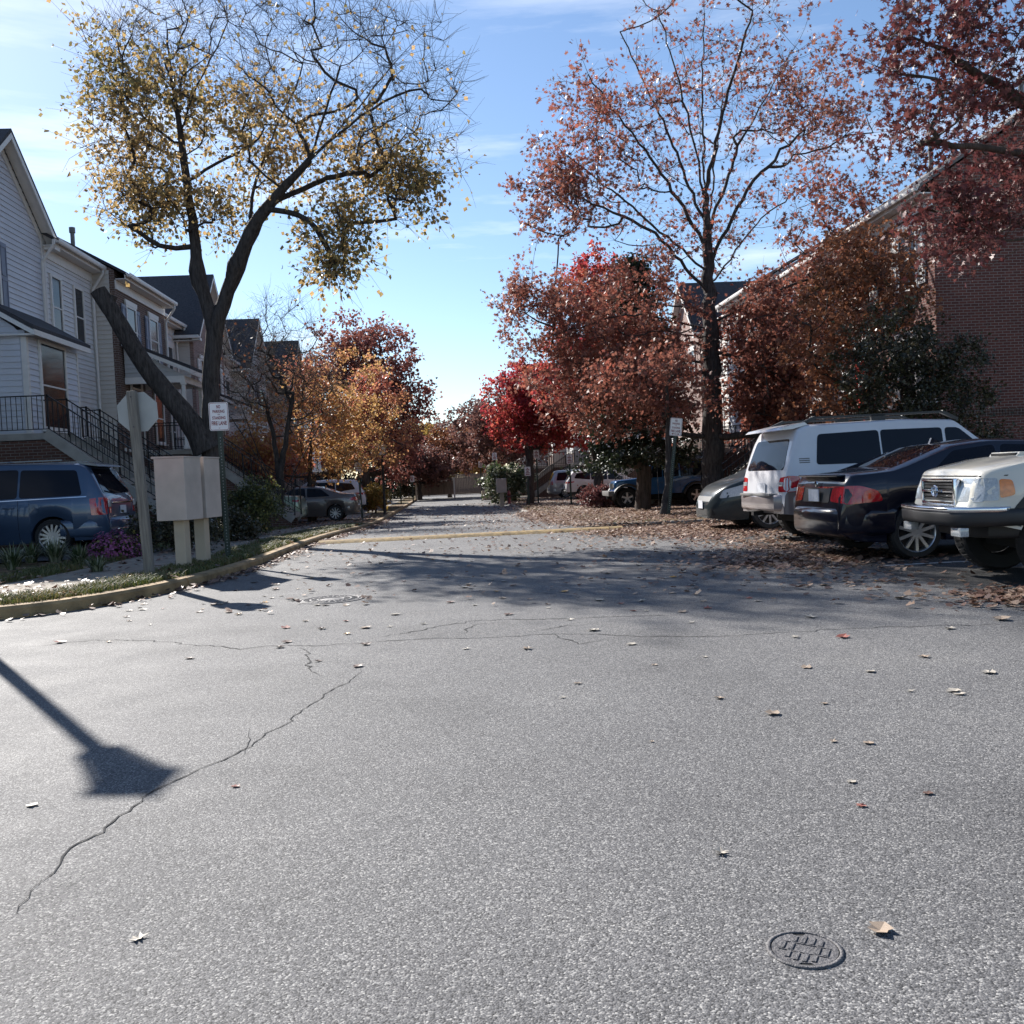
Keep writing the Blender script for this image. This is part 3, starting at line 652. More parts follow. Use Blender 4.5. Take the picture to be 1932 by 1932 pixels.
def patch(mb, bvh, poly, d, off=.006, depth=.02, cell=.10, mi=0):
    """A panel cut to poly that lies on the bodywork: d is the side it is seen from (L R: x,z; B F: y,z; T: x,y)."""
    bm = bmesh.new(); bm.faces.new([bm.verts.new((p[0], p[1], 0)) for p in poly])
    xs = [p[0] for p in poly]; ys = [p[1] for p in poly]
    for ax, (a, b) in enumerate(((min(xs), max(xs)), (min(ys), max(ys)))):
        for t in np.arange(a + cell, b - cell * .3, cell):
            co = [0, 0, 0]; no = [0, 0, 0]; co[ax] = t; no[ax] = 1
            bmesh.ops.bisect_plane(bm, geom=bm.verts[:] + bm.edges[:] + bm.faces[:], plane_co=co, plane_no=no)
    bmesh.ops.triangulate(bm, faces=[f for f in bm.faces if len(f.verts) > 4])
    O = {'L': lambda p: ((p.x, 4, p.y), (0, -1, 0)), 'R': lambda p: ((p.x, -4, p.y), (0, 1, 0)), 'B': lambda p: ((-6, p.x, p.y), (1, 0, 0)),
         'F': lambda p: ((6, p.x, p.y), (-1, 0, 0)), 'T': lambda p: ((p.x, p.y, 5), (0, 0, -1))}[d]
    bm.verts.index_update(); outer = []; inner = []
    for v in bm.verts:
        o, r = O(v.co); hit = bvh.ray_cast(Vector(o), Vector(r))
        if hit[0] is None: hit = bvh.find_nearest(Vector(o) + Vector(r) * (6 if d in 'BF' else 4 if d in 'LR' else 4))
        p, nn, rv = hit[0], hit[1].normalized(), Vector(r)
        if nn.dot(rv) > 0: nn = -nn
        nn = (nn - rv * .6).normalized(); outer.append(p + nn * off); inner.append(p + rv * depth)
    fs = [[v.index for v in f.verts] for f in bm.faces]; bd = [[v.index for v in e.verts] for e in bm.edges if e.is_boundary]; k = len(outer)
    bm.free(); mb.add(outer + inner, fs + [(a, b, b + k, a + k) for a, b in bd], mi, False)
def wheel(parent, xw, y, Rw, w, spokes, style='thin', rim_m='alloy', rimk=.70, steer=0):
    s = 1 if y > 0 else -1; rr = Rw * rimk; mb = MB()
    mb.lathe([(rr, -w / 2), (Rw * .93, -w / 2 - .004), (Rw * .985, -w * .40), (Rw, -w * .25), (Rw, w * .25), (Rw * .985, w * .40), (Rw * .93, w / 2 + .004), (rr, w / 2), (rr - .012, w / 2 - .03), (rr - .012, -w / 2 + .03)], 36, 'y', closed=True)
    for i in range(36):                                     # tread blocks
        a = 2 * math.pi * i / 36
        mb.beam((math.cos(a) * Rw, -w * .3, math.sin(a) * Rw), (math.cos(a + .06) * Rw, w * .3, math.sin(a + .06) * Rw), Rw * .09, .012, (math.cos(a), 0, math.sin(a)))
    o = mb.build('wheel', MAT['tyre'], parent, (xw, y, Rw), angle=40); o.rotation_euler = (0, 0, steer)
    r = MB(); f = w / 2 * s
    r.lathe([(rr - .014, f * .1), (rr - .012, f * .8), (rr, f * 1.0), (rr + .004, f * 1.03), (rr + .002, f * .9)], 36, 'y')
    r.lathe([(0, f * .92), (rr * .20, f * .9), (rr * .24, f * .7)], 18, 'y')
    r.lathe([(0, f * .15), (rr - .016, f * .15)], 24, 'y', mi=1)
    for i in range(spokes):
        a = 2 * math.pi * i / spokes + .3
        for da in ((-.11, .11) if style == 'pair' else (0,)):
            c0, c1 = a + da * 1.2, a + da
            wd = rr * (.13 if style == 'pair' else (1.5 / spokes if style == 'wide' else .16))
            r.beam((math.cos(c0) * rr * .12, f * .80, math.sin(c0) * rr * .12), (math.cos(c1) * (rr - .006), f * .86, math.sin(c1) * (rr - .006)), .03, wd, (-math.sin(a), 0, math.cos(a)))
    for i in range(5): a = 2 * math.pi * i / 5; r.bar((math.cos(a) * rr * .22, f * .80, math.sin(a) * rr * .22), (math.cos(a) * rr * .22, f * .9, math.sin(a) * rr * .22), rr * .045, 6, mi=1)
    r.build('rim', [MAT[rim_m], MAT['black_plastic']], o, angle=35)
def rounded(poly, r=.04, n=4):
    o = []; k = len(poly)
    for i in range(k):
        p, a, b = Vector(poly[i]), Vector(poly[i - 1]), Vector(poly[(i + 1) % k]); u, v = (a - p), (b - p); q = min(r, u.length * .45, v.length * .45)
        s, e = p + u.normalized() * q, p + v.normalized() * q
        for t in np.linspace(0, 1, n + 1): o.append(tuple((s * (1 - t) + p * t) * (1 - t) + (p * (1 - t) + e * t) * t))
    return o
def bumper(mb, xe, sg, hw, wrap, z0, z1, out=.07, bev=.04, nose=.22, mi=0):
    """A bumper bar that wraps both corners; sg = +1 front, -1 rear."""
    P = [(xe - sg * wrap, hw + .015), (xe - sg * nose, hw + .012), (xe - sg * .06, hw - .10), (xe + sg * out * .6, hw - .26), (xe + sg * out, 0)]
    pl = P + [(x, -y) for x, y in P[-2::-1]]; inn = [(x - sg * .22, y * .82) for x, y in pl][::-1]
    bm = bmesh.new(); v = [bm.verts.new((x, y, z0)) for x, y in pl + inn]; n = len(pl)
    fs = [bm.faces.new((v[i], v[i + 1], v[2 * n - 2 - i], v[2 * n - 1 - i])) for i in range(n - 1)]
    ex = bmesh.ops.extrude_face_region(bm, geom=fs); bmesh.ops.translate(bm, vec=(0, 0, z1 - z0), verts=[g for g in ex['geom'] if isinstance(g, bmesh.types.BMVert)])
    bmesh.ops.recalc_face_normals(bm, faces=bm.faces[:])
    es = [e for e in bm.edges if len(e.link_faces) == 2 and e.calc_face_angle(0) > R(50) and abs(e.verts[0].co.z - e.verts[1].co.z) < .01]
    bmesh.ops.bevel(bm, geom=es, offset=bev, segments=3, affect='EDGES', profile=.5); s0 = len(mb.f); mb.bm(bm, mi, True)

def vehicle(S, name, label, cat, loc, rz, group=None):
    t = thing(name, label, cat, loc, rz, group)
    mb, bvh = body_shell(S); L2 = S['L'] / 2
    body = mb.build('body', [MAT[S['paint']], MAT[S.get('clad_m', 'black_plastic')], MAT['dark']], t, angle=38)
    ch = MB(); wm = min(S['hw'][len(S['hw']) // 2][1], 9)
    ch.box((S['wx'][0] - .5, -.62 * wm, S['wr'] * .75), (S['wx'][1] + S.get('chassis', .5), .62 * wm, S['wr'] * 1.9)); ch.build('underbody', MAT['dark'], t)
    def part(nm, m, items, parent=t, off=.006, cell=.10, angle=30):
        q = MB()
        for d, poly in items: patch(q, bvh, poly, d, off, cell=cell)
        return q.build(nm, MAT[m], parent, angle=angle)
    for w in S.get('side_win', []):
        for d in 'LR': part('window', 'carglass', [(d, rounded(w, .06))], off=.004, cell=.16)
    for nm in ('windscreen', 'rear_window'):
        if nm in S: part(nm, 'carglass', [(S[nm][0], rounded(S[nm][1], .06))], off=.005, cell=.12)
    for nm, m, its in S.get('parts', []): part(nm, m, its)
    for nm, m, fn in S.get('extra', []):
        two = fn.__code__.co_argcount == 2                 # a part on either side
        for s in ((1, -1) if two else (0,)): q = MB(); fn(q, s) if two else fn(q); q.build(nm, MAT[m], t, angle=35)
    seams = MB()
    for pts in S.get('seams', []):
        for a, b in zip(pts, pts[1:]):
            dx, dz = b[0] - a[0], b[1] - a[1]; l = math.hypot(dx, dz); nx, nz_ = -dz / l * .004, dx / l * .004
            for d in 'LR': patch(seams, bvh, [(a[0] - nx, a[1] - nz_), (b[0] - nx, b[1] - nz_), (b[0] + nx, b[1] + nz_), (a[0] + nx, a[1] + nz_)], d, .0022, .004, .12)
    if seams.v: seams.build('seam', MAT['dark'], body)
    for x, z in S.get('handles', []):
        for d, s in (('L', 1), ('R', -1)):
            h = bvh.ray_cast(Vector((x, 4 * s, z)), Vector((0, -s, 0)))[0]
            if h: q = MB(); q.box((x - .1, h.y - .01 * s, z - .014), (x + .1, h.y + .032 * s, z + .014), bev=.008); q.build('door_handle', MAT[S.get('handle_m', S['paint'])], t, angle=40)
    if 'mirror' in S:
        x, z = S['mirror']
        for s in (1, -1):
            y = ip(x, S['hw']) * s; q = MB(); q.box((x - .06, y * .93, z - .02), (x + .03, y + .03 * s, z + .03)); q.box((x - .07, y + .02 * s, z - .05), (x + .06, y + .24 * s, z + .13), bev=.04); q.build('mirror', MAT[S.get('mirror_m', S['paint'])], t, angle=45)
    sp = S['wheel']
    for i, xw in enumerate(S['wx']):
        for s in (1, -1): wheel(t, xw, s * (ip(xw, S['hw']) - sp['w'] / 2 - sp.get('in', .035)), S['wr'], sp['w'], sp['n'], sp.get('style', 'thin'), sp.get('m', 'alloy'), sp.get('k', .7))
    return t, bvh
def plate(q, x, z, sg, w=.31, h=.155, y=0): q.box((x - .006, y - w / 2, z - h / 2), (x + .006, y + w / 2, z + h / 2))

def sedan(paint_, L=4.55, h=1.42, hw=.905, wn=10):
    k = L / 4.55; X = lambda x: x * k; H = lambda z: z * h / 1.42
    S = dict(L=L, paint=paint_, wr=.325, arch=.375, wx=(X(-1.36), X(1.40)), soft=.07, tumble=.42, rr=.09,
        top=[(X(a), H(b)) for a, b in ((-2.275, .56), (-2.25, .80), (-2.20, 1.0), (-2.12, 1.055), (-1.62, 1.09), (-.78, 1.37), (-.3, 1.42), (.25, 1.40), (1.12, .99), (1.25, .955), (2.0, .80), (2.18, .70), (2.275, .5))],
        belt=[(X(a), H(b)) for a, b in ((-2.275, .55), (-2.2, .93), (-1.6, .97), (0, .93), (1.2, .89), (2.0, .74), (2.275, .48))],
        hw=[(X(a), b * hw / .905) for a, b in ((-2.275, .70), (-2.2, .80), (-2.0, .865), (-1.4, .90), (-.8, .905), (1.2, .905), (1.8, .875), (2.1, .80), (2.275, .62))],
        bot=[(X(a), b) for a, b in ((-2.275, .36), (-2.1, .25), (-1.8, .22), (1.8, .20), (2.275, .26))],
        side_win=[[(X(-.20), H(.975)), (X(.98), H(.955)), (X(.35), H(1.315)), (X(-.16), H(1.345))], [(X(-.26), H(.98)), (X(-1.18), H(1.0)), (X(-.80), H(1.29)), (X(-.24), H(1.345))]],
        windscreen=('T', [(X(.42), .56), (X(1.06), .70), (X(1.06), -.70), (X(.42), -.56)]), rear_window=('T', [(X(-.82), .54), (X(-1.55), .66), (X(-1.55), -.66), (X(-.82), -.54)]),
        seams=[[(X(-.23), H(.95)), (X(-.23), .30)], [(X(1.05), H(.9)), (X(1.02), .30)], [(X(-1.22), H(.97)), (X(-1.02), .62)]],
        handles=[(X(-.05), H(.82)), (X(-1.05), H(.84))], mirror=(X(.85), H(.95)), wheel=dict(w=.215, n=wn),
        parts=[('headlight', 'clearglass', [('L', rounded([(X(1.75), .66), (X(2.2), .62), (X(2.2), .74), (X(1.8), .80)], .03))]), ('headlight', 'clearglass', [('R', rounded([(X(1.75), .66), (X(2.2), .62), (X(2.2), .74), (X(1.8), .80)], .03))])])
    return S

def place(x, y, z=None): return (x, y, gz(y) if z is None else z)
parked_r, parked_l = 'cars parked along the right kerb', 'cars parked in front of the left houses'

# midnight blue sedan, tail to the street
S = sedan('p_navy', 4.55, 1.44, .91, 10); S['wheel'] = dict(w=.225, n=10, k=.73)
for s, d in ((1, 'L'), (-1, 'R')):
    S['parts'] += [('taillight', 'lens_red', [(d, rounded([(-2.235, .70), (-1.78, .735), (-1.84, .86), (-2.05, .93), (-2.235, .93)], .05)), ('B', rounded([(s * .84, .71), (s * .44, .74), (s * .44, .90), (s * .80, .93)], .04))])]
S['parts'] += [('plate_recess', 'black_plastic', [('B', rounded([(-.40, .72), (.40, .72), (.40, .90), (-.40, .90)], .03))])]
S['extra'] = [('license_plate', 'plate', lambda q: plate(q, -2.285, .81, -1)),
              ('rear_bumper', 'p_navy', lambda q: bumper(q, -2.27, -1, .875, .62, .30, .66, .07, .09, .34)),
              ('spoiler', 'p_navy', lambda q: q.box((-2.24, -.60, 1.045), (-2.12, .60, 1.072), bev=.012)),
              ('emblem', 'chrome', lambda q: q.lathe([(0, -2.256), (.036, -2.254), (.04, -2.24)], 20, 'x', (0, 0, .955))),
              ('antenna', 'p_navy', lambda q: q.prism([(-.70, 1.40), (-.50, 1.42), (-.66, 1.49)], 'y', -.02, .02))]
vehicle(S, 'parked_sedan', 'midnight blue sedan between the white wagon and the cream truck, tail to the street', 'car', place(4.68 + 2.27, 12.15, .006), R(2), parked_r)

# big white wagon with taupe cladding, tail to the street
S = dict(L=4.9, paint='p_white', clad=.80, clad_m='p_taupe', wr=.385, arch=.44, wx=(-1.44, 1.42), soft=.05, tumble=.20, rr=.09, waist=.975, tuck=.97,
    top=[(-2.45, .62), (-2.43, .98), (-2.40, 1.10), (-2.24, 1.58), (-2.14, 1.78), (-1.95, 1.83), (-.4, 1.865), (.45, 1.83), (1.20, 1.22), (1.36, 1.17), (2.2, 1.06), (2.38, .92), (2.45, .6)],
    belt=[(-2.45, .6), (-2.40, 1.06), (-2.2, 1.13), (0, 1.13), (1.3, 1.10), (2.2, .98), (2.45, .58)],
    hw=[(-2.45, .86), (-2.36, .91), (-2.1, .955), (-1.5, .965), (1.4, .965), (2.0, .93), (2.3, .84), (2.45, .70)],
    bot=[(-2.45, .46), (-2.1, .42), (2.1, .40), (2.45, .44)],
    side_win=[[(-1.93, 1.20), (-.86, 1.19), (-.86, 1.70), (-1.86, 1.67)], [(-.83, 1.19), (.20, 1.19), (.20, 1.70), (-.83, 1.70)], [(.25, 1.19), (1.06, 1.19), (.48, 1.69), (.25, 1.70)]],
    windscreen=('T', [(.56, .66), (1.16, .78), (1.16, -.78), (.56, -.66)]), rear_window=('B', [(-.74, 1.14), (.74, 1.14), (.64, 1.62), (-.64, 1.62)]),
    seams=[[(-.85, 1.17), (-.85, .46)], [(.22, 1.17), (.22, .46)], [(1.15, 1.1), (1.12, .46)]], handles=[(-.70, 1.0), (.35, 1.0)], mirror=(.95, 1.16), wheel=dict(w=.26, n=5, style='wide', k=.66))
lou = [(-2.19, 1.235), (-2.03, 1.235), (-2.03, 1.25), (-2.19, 1.25)]
S['parts'] = [('window_vent', 'grey_plastic', [(d, [(x, z + k * .03) for x, z in lou])]) for d in 'LR' for k in range(3)]
for s, d in ((1, 'L'), (-1, 'R')):
    S['parts'] += [('taillight', 'lens_red', [(d, rounded([(-2.42, .80), (-2.20, .80), (-2.17, .90), (-2.22, 1.04), (-2.40, 1.05)], .04)), ('B', rounded([(s * .90, .80), (s * .64, .80), (s * .66, 1.02), (s * .88, 1.04)], .04))])]
S['extra'] = [('reverse_lens', 'clearglass', lambda q, s: [q.box((-2.443, s * .66, .89), (-2.425, s * .80, .955), bev=.006)]),
              ('license_plate', 'plate', lambda q: plate(q, -2.452, .86, -1)),
              ('rear_bumper', 'p_taupe', lambda q: bumper(q, -2.46, -1, .935, .80, .50, .76, .13, .05, .22)),
              ('bumper_step', 'grey_plastic', lambda q: q.box((-2.585, -.62, .735), (-2.40, .62, .775), bev=.012)),
              ('spoiler', 'p_white', lambda q: q.prism([(-2.42, 1.755), (-2.36, 1.80), (-2.0, 1.87), (-1.95, 1.83), (-2.2, 1.77)], 'y', -.70, .70)),
              ('roof_rack', 'black_plastic', lambda q, s: (q.beam((-1.78, s * .60, 1.935), (.35, s * .60, 1.955), .05, .035), q.beam((-2.0, s * .60, 1.85), (-1.78, s * .60, 1.94), .05, .05), q.beam((.35, s * .60, 1.955), (.62, s * .60, 1.83), .05, .05), q.box((-.85, s * .60 - .025, 1.86), (-.62, s * .60 + .025, 1.95)))),
              ('tow_hitch', 'black_metal', lambda q: q.box((-2.62, -.05, .42), (-2.2, .05, .49)))]
t_, b_ = vehicle(S, 'parked_wagon', 'big white and taupe off-road wagon with roof rails, tail to the street', 'car', place(4.98 + 2.45, 15.3, .006), R(4), parked_r)

# cream truck-like wagon, nose to the street
S = dict(L=4.65, paint='p_cream', wr=.40, arch=.46, wx=(-1.33, 1.36), soft=.05, tumble=.24, rr=.09, waist=.97, tuck=.97,
    top=[(-2.32, .7), (-2.28, 1.1), (-2.1, 1.7), (-1.9, 1.79), (-.2, 1.82), (.20, 1.79), (.86, 1.27), (1.0, 1.235), (1.6, 1.20), (2.08, 1.10), (2.17, 1.04), (2.20, .72), (2.325, .66)],
    belt=[(-2.32, .68), (-2.2, 1.12), (.9, 1.16), (1.5, 1.09), (2.1, .98), (2.2, .70), (2.325, .64)],
    hw=[(-2.32, .80), (-2.0, .86), (1.3, .875), (1.9, .84), (2.10, .785), (2.22, .70), (2.325, .56)], chassis=.18, bot=[(-2.32, .55), (1.7, .50), (2.0, .58), (2.325, .60)],
    side_win=[[(-1.95, 1.2), (-1.0, 1.2), (-1.0, 1.68), (-1.85, 1.66)], [(-.95, 1.2), (-.15, 1.2), (-.15, 1.68), (-.95, 1.68)], [(-.1, 1.2), (.72, 1.2), (.28, 1.66), (-.1, 1.68)]],
    windscreen=('T', [(.28, .58), (.82, .70), (.82, -.70), (.28, -.58)]), seams=[[(.85, 1.1), (.82, .55)], [(-.12, 1.18), (-.12, .55)]], handles=[(-.02, 1.02), (-.9, 1.02)], mirror=(.62, 1.22), mirror_m='black_plastic', wheel=dict(w=.28, n=5, style='wide', k=.60))
def fl(s): return [(s * .765, .80), (s * .40, .80), (s * .40, 1.02), (s * .76, 1.02)]
S['parts'] = [('bonnet_edge', 'dark', [('F', [(-.80, 1.035), (.80, 1.035), (.80, 1.045), (-.80, 1.045)])])]
for s, d in ((1, 'L'), (-1, 'R')):
    S['parts'] += [('headlight', 'clearglass', [('F', rounded(fl(s), .02)), (d, rounded([(2.0, .81), (2.19, .81), (2.19, 1.02), (2.0, 1.02)], .02))]),
                   ('indicator', 'lens_amber', [(d, rounded([(1.86, .86), (1.99, .83), (1.985, 1.01), (1.88, 1.0)], .03))]),
                   ('fender_flare', 'p_teal', [(d, [(1.36 + .60 * math.cos(a), .42 + .60 * math.sin(a)) for a in np.linspace(.30, 2.9, 18)] + [(1.36 + .475 * math.cos(a), .42 + .475 * math.sin(a)) for a in np.linspace(2.9, .30, 18)])])]
def runner_grille(q):
    x = 2.21
    for z in (.775, .895, 1.005): q.box((x - .03, -.385, z - .016), (x + .03, .385, z + .016), bev=.008)
    for y in (-.385, .385): q.box((x - .03, y - .018, .76), (x + .03, y + .018, 1.02), bev=.008)
def runner_emblem(q):
    bmv = [(0.075, .052, .010), (.03, .05, .008), (.07, .022, .008)]
    for a, b, r_ in bmv:
        P = [(2.262, a * math.cos(u), .895 + b * math.sin(u) + (.022 if b == .022 else 0)) for u in np.linspace(0, 2 * math.pi, 19)]
        for u, v in zip(P, P[1:]): q.bar(u, v, r_, 6)
S['extra'] = [('grille_mesh', 'dark', lambda q: q.box((2.16, -.38, .77), (2.20, .38, 1.01))), ('grille', 'chrome', runner_grille),
              ('grille_slats', 'black_plastic', lambda q: [q.box((2.18, -.37, z - .012), (2.222, .37, z + .012)) for z in (.815, .85, .935, .968)]), ('emblem', 'chrome', runner_emblem),
              ('front_bumper', 'black_plastic', lambda q: bumper(q, 2.30, 1, .86, .72, .57, .735, .13, .05, .26)),
              ('bumper_bar', 'chrome', lambda q: bumper(q, 2.30, 1, .86, .34, .700, .755, .140, .018, .26)),
              ('fog_lamp', 'clearglass', lambda q, s: [q.box((2.24, s * .50, .475), (2.32, s * .72, .56), bev=.008)]),
              ('lower_valance', 'black_plastic', lambda q: bumper(q, 2.05, 1, .66, .30, .44, .58, .03, .03, .3)),
              ('bonnet_scoop', 'p_cream', lambda q: q.prism([(.95, 1.23), (1.55, 1.255), (1.58, 1.215), (.95, 1.2)], 'y', -.30, .30)),
              ('scoop_mouth', 'dark', lambda q: q.box((1.545, -.26, 1.213), (1.578, .26, 1.246))),
              ('mud_flap', 'black_plastic', lambda q, s: [q.box((.86, s * .62, .22), (.88, s * .86, .55))])]
vehicle(S, 'parked_truck', 'cream off-road wagon with chrome grille and black bumper, nose to the street', 'car', place(4.76 + 2.33, 9.05, .006), R(174), parked_r)

# grey green minivan, nose to the street, behind the white wagon
def minivan(p, tail=False):
    return dict(L=5.1, paint=p, wr=.34, arch=.39, wx=(-1.55, 1.48), soft=.08, tumble=.30, rr=.10, waist=.965,
        top=[(-2.55, .56), (-2.53, .98), (-2.47, 1.08), (-2.20, 1.62), (-2.02, 1.72), (-.5, 1.76), (.55, 1.68), (1.55, 1.10), (1.75, 1.03), (2.25, .86), (2.42, .74), (2.55, .5)],
        belt=[(-2.55, .54), (-2.47, 1.03), (-2.2, 1.07), (0, 1.03), (1.5, .96), (2.2, .78), (2.55, .47)],
        hw=[(-2.55, .80), (-2.45, .88), (-2.2, .955), (-1.5, .985), (1.3, .985), (1.9, .92), (2.25, .80), (2.45, .62), (2.55, .45)],
        bot=[(-2.55, .36), (-2.3, .26), (2.2, .20), (2.55, .24)],
        side_win=[[(-2.12, 1.10), (-.98, 1.09), (-.98, 1.62), (-2.0, 1.58)], [(-.94, 1.09), (.12, 1.07), (.12, 1.63), (-.94, 1.63)], [(.17, 1.07), (1.22, 1.04), (.5, 1.58), (.17, 1.62)]],
        windscreen=('T', [(.68, .62), (1.50, .78), (1.50, -.78), (.68, -.62)]), rear_window=('B', [(-.72, 1.12), (.72, 1.12), (.60, 1.60), (-.60, 1.60)]),
        seams=[[(-.96, 1.06), (-.96, .32)], [(.15, 1.05), (.15, .32)], [(1.2, 1.0), (1.15, .32)]], handles=[(-.8, .92), (.3, .9)], mirror=(1.1, 1.04), wheel=dict(w=.23, n=10))
S = minivan('p_teal')
S['parts'] = [('headlight', 'clearglass', [(d, rounded([(1.78, .70), (2.38, .62), (2.30, .78), (1.86, .90)], .05))]) for d in 'LR']
S['parts'] += [('grille', 'black_plastic', [('F', rounded([(-.45, .56), (.45, .56), (.5, .66), (-.5, .66)], .02))]), ('air_intake', 'dark', [('F', rounded([(-.6, .30), (.6, .30), (.55, .42), (-.55, .42)], .03))]),
               ('indicator', 'lens_amber', [('L', rounded([(1.80, .715), (1.98, .69), (1.90, .84), (1.84, .86)], .02))])]
S['extra'] = [('license_plate', 'plate', lambda q: plate(q, 2.57, .50, 1))]
vehicle(S, 'parked_minivan', 'grey green minivan with only its nose showing behind the white wagon', 'car', place(4.9 + 2.55, 18.6, .006), R(180), parked_r)

# slate blue minivan on the left drive
S = minivan('p_blue'); S['wheel'] = dict(w=.235, n=15, k=.72)
for s, d in ((1, 'L'), (-1, 'R')):
    S['parts'] = S.get('parts', []) + [('taillight', 'lens_red', [(d, rounded([(-2.52, .72), (-2.28, .72), (-2.25, 1.03), (-2.50, 1.05)], .02)), ('B', rounded([(s * .87, .72), (s * .60, .75), (s * .62, 1.02), (s * .86, 1.05)], .02))]),
                                       ('chrome_strip', 'chrome', [(d, [(-2.2, 1.065), (1.2, 1.02), (1.2, 1.035), (-2.2, 1.082)])])]
    S['parts'] += [('fuel_cap', 'p_blue', [(d, rounded([(-1.35, .80), (-1.15, .80), (-1.15, .98), (-1.35, .98)], .09))])]
S['extra'] = [('reverse_lens', 'clearglass', lambda q, s: [q.box((-2.552, s * .62, .86), (-2.535, s * .76, .99), bev=.005)]),
              ('license_plate', 'plate', lambda q: plate(q, -2.552, .80, -1)),
              ('tailgate_strip', 'chrome', lambda q: q.box((-2.556, -.56, .925), (-2.535, .56, .955), bev=.006)),
              ('rear_bumper', 'p_blue', lambda q: bumper(q, -2.55, -1, .935, .85, .30, .66, .09, .08, .30)),
              ('bumper_strip', 'chrome', lambda q: q.box((-2.648, -.55, .42), (-2.60, .55, .445), bev=.006)),
              ('spoiler', 'p_blue', lambda q: q.prism([(-2.36, 1.64), (-2.3, 1.68), (-2.0, 1.745), (-1.95, 1.70)], 'y', -.62, .62)),
              ('wiper', 'black_plastic', lambda q: q.beam((-2.5, -.05, 1.12), (-2.46, .5, 1.20), .02, .02)),
              ('roof_rack', 'p_blue', lambda q, s: q.beam((-1.7, s * .66, 1.785), (.4, s * .66, 1.785), .03, .025))]
vehicle(S, 'parked_minivan', 'slate blue minivan on the left drive with purple flowers at its tail', 'car', place(-6.55 - 2.55, 19.1, .146), R(180), parked_l)

# two sedans and a white crossover on the left drives
S = sedan('p_grey', 4.62, 1.46, .89, 10)
for s, d in ((1, 'L'), (-1, 'R')):
    S['parts'] += [('taillight', 'lens_red', [(d, rounded([(-2.28, .80), (-1.98, .82), (-2.0, .92), (-2.26, .95)], .03)), ('B', rounded([(s * .80, .80), (s * .45, .82), (s * .45, .93), (s * .78, .95)], .03))])]
S['extra'] = [('license_plate', 'plate', lambda q: plate(q, -2.32, .72, -1)), ('rear_bumper', 'p_grey', lambda q: bumper(q, -2.30, -1, .84, .55, .30, .66, .05, .08, .34))]
vehicle(S, 'parked_sedan', 'grey sedan behind the maple trunk on the left side', 'car', place(-4.0 - 2.31, 40.0, gz(40) + .145), R(180), parked_l)
S = sedan('p_sage', 4.6, 1.47, .90, 9)
for s, d in ((1, 'L'), (-1, 'R')):
    S['parts'] += [('taillight', 'lens_red', [(d, rounded([(-2.26, .84), (-1.95, .90), (-1.97, .97), (-2.24, .95)], .03))]), ('light_strip', 'chrome', [(d, [(-2.2, .985), (-1.9, .985), (-1.9, .995), (-2.2, .995)])])]
S['extra'] = [('rear_bumper', 'p_sage', lambda q: bumper(q, -2.28, -1, .85, .55, .28, .68, .05, .1, .36))]
vehicle(S, 'parked_sedan', 'pale green car half hidden behind the bare tree and round bush', 'car', place(-5.75 - 2.3, 36.6, gz(36.6) + .145), R(180), parked_l)
def crossover(p):
    return dict(L=4.85, paint=p, clad=.45, clad_m='black_plastic', wr=.37, arch=.425, wx=(-1.42, 1.45), soft=.06, tumble=.30, rr=.10, waist=.965,
        top=[(-2.42, .62), (-2.40, .98), (-2.34, 1.08), (-2.02, 1.58), (-1.85, 1.66), (-.5, 1.73), (.35, 1.68), (1.2, 1.14), (1.35, 1.09), (2.1, .98), (2.3, .84), (2.42, .55)],
        belt=[(-2.42, .6), (-2.34, 1.04), (-1.7, 1.12), (0, 1.04), (1.2, 1.0), (2.1, .88), (2.42, .5)], hw=[(-2.42, .80), (-2.2, .9), (-1.5, .955), (1.4, .955), (2.1, .88), (2.42, .66)], bot=[(-2.42, .42), (-2.1, .30), (2.1, .28), (2.42, .32)],
        side_win=[[(-1.95, 1.22), (-1.02, 1.11), (-1.02, 1.58), (-1.78, 1.50)], [(-.98, 1.11), (-.05, 1.08), (-.05, 1.60), (-.98, 1.59)], [(0, 1.08), (.98, 1.06), (.3, 1.56), (0, 1.60)]],
        windscreen=('T', [(.46, .62), (1.14, .76), (1.14, -.76), (.46, -.62)]), rear_window=('B', [(-.66, 1.14), (.66, 1.14), (.56, 1.52), (-.56, 1.52)]), seams=[[(-1.0, 1.08), (-1.0, .5)], [(-.02, 1.05), (-.02, .5)], [(1.0, 1.0), (.98, .5)]],
        handles=[(-.85, .96), (.15, .93)], mirror=(.85, 1.06), wheel=dict(w=.23, n=8), parts=[('taillight', 'lens_red', [(d, rounded([(-2.39, .92), (-1.95, 1.0), (-1.95, 1.05), (-2.37, 1.03)], .03)), ('B', rounded([(s * .86, .92), (s * .45, .96), (s * .45, 1.03), (s * .84, 1.04)], .03))]) for s, d in ((1, 'L'), (-1, 'R'))],
        extra=[('rear_bumper', 'black_plastic', lambda q: bumper(q, -2.40, -1, .87, .35, .38, .56, .06, .05, .28)), ('license_plate', 'plate', lambda q: plate(q, -2.43, .80, -1))])
vehicle(crossover('p_white'), 'parked_crossover', 'white crossover hidden in shade behind the grey sedan', 'car', place(-4.35 - 2.42, 47.2, gz(47) + .145), R(180), parked_l)
vehicle(crossover('p_white'), 'parked_crossover', 'white crossover with tail to the street beside the red barberry bush', 'car', place(6.35 + 2.42, 54.5, gz(54) + .135), R(0), parked_r)
S = minivan('p_silver'); S['parts'] = [('taillight', 'lens_red', [(d, rounded([(-2.52, .85), (-2.33, .85), (-2.33, 1.3), (-2.45, 1.2)], .02))]) for d in 'LR']
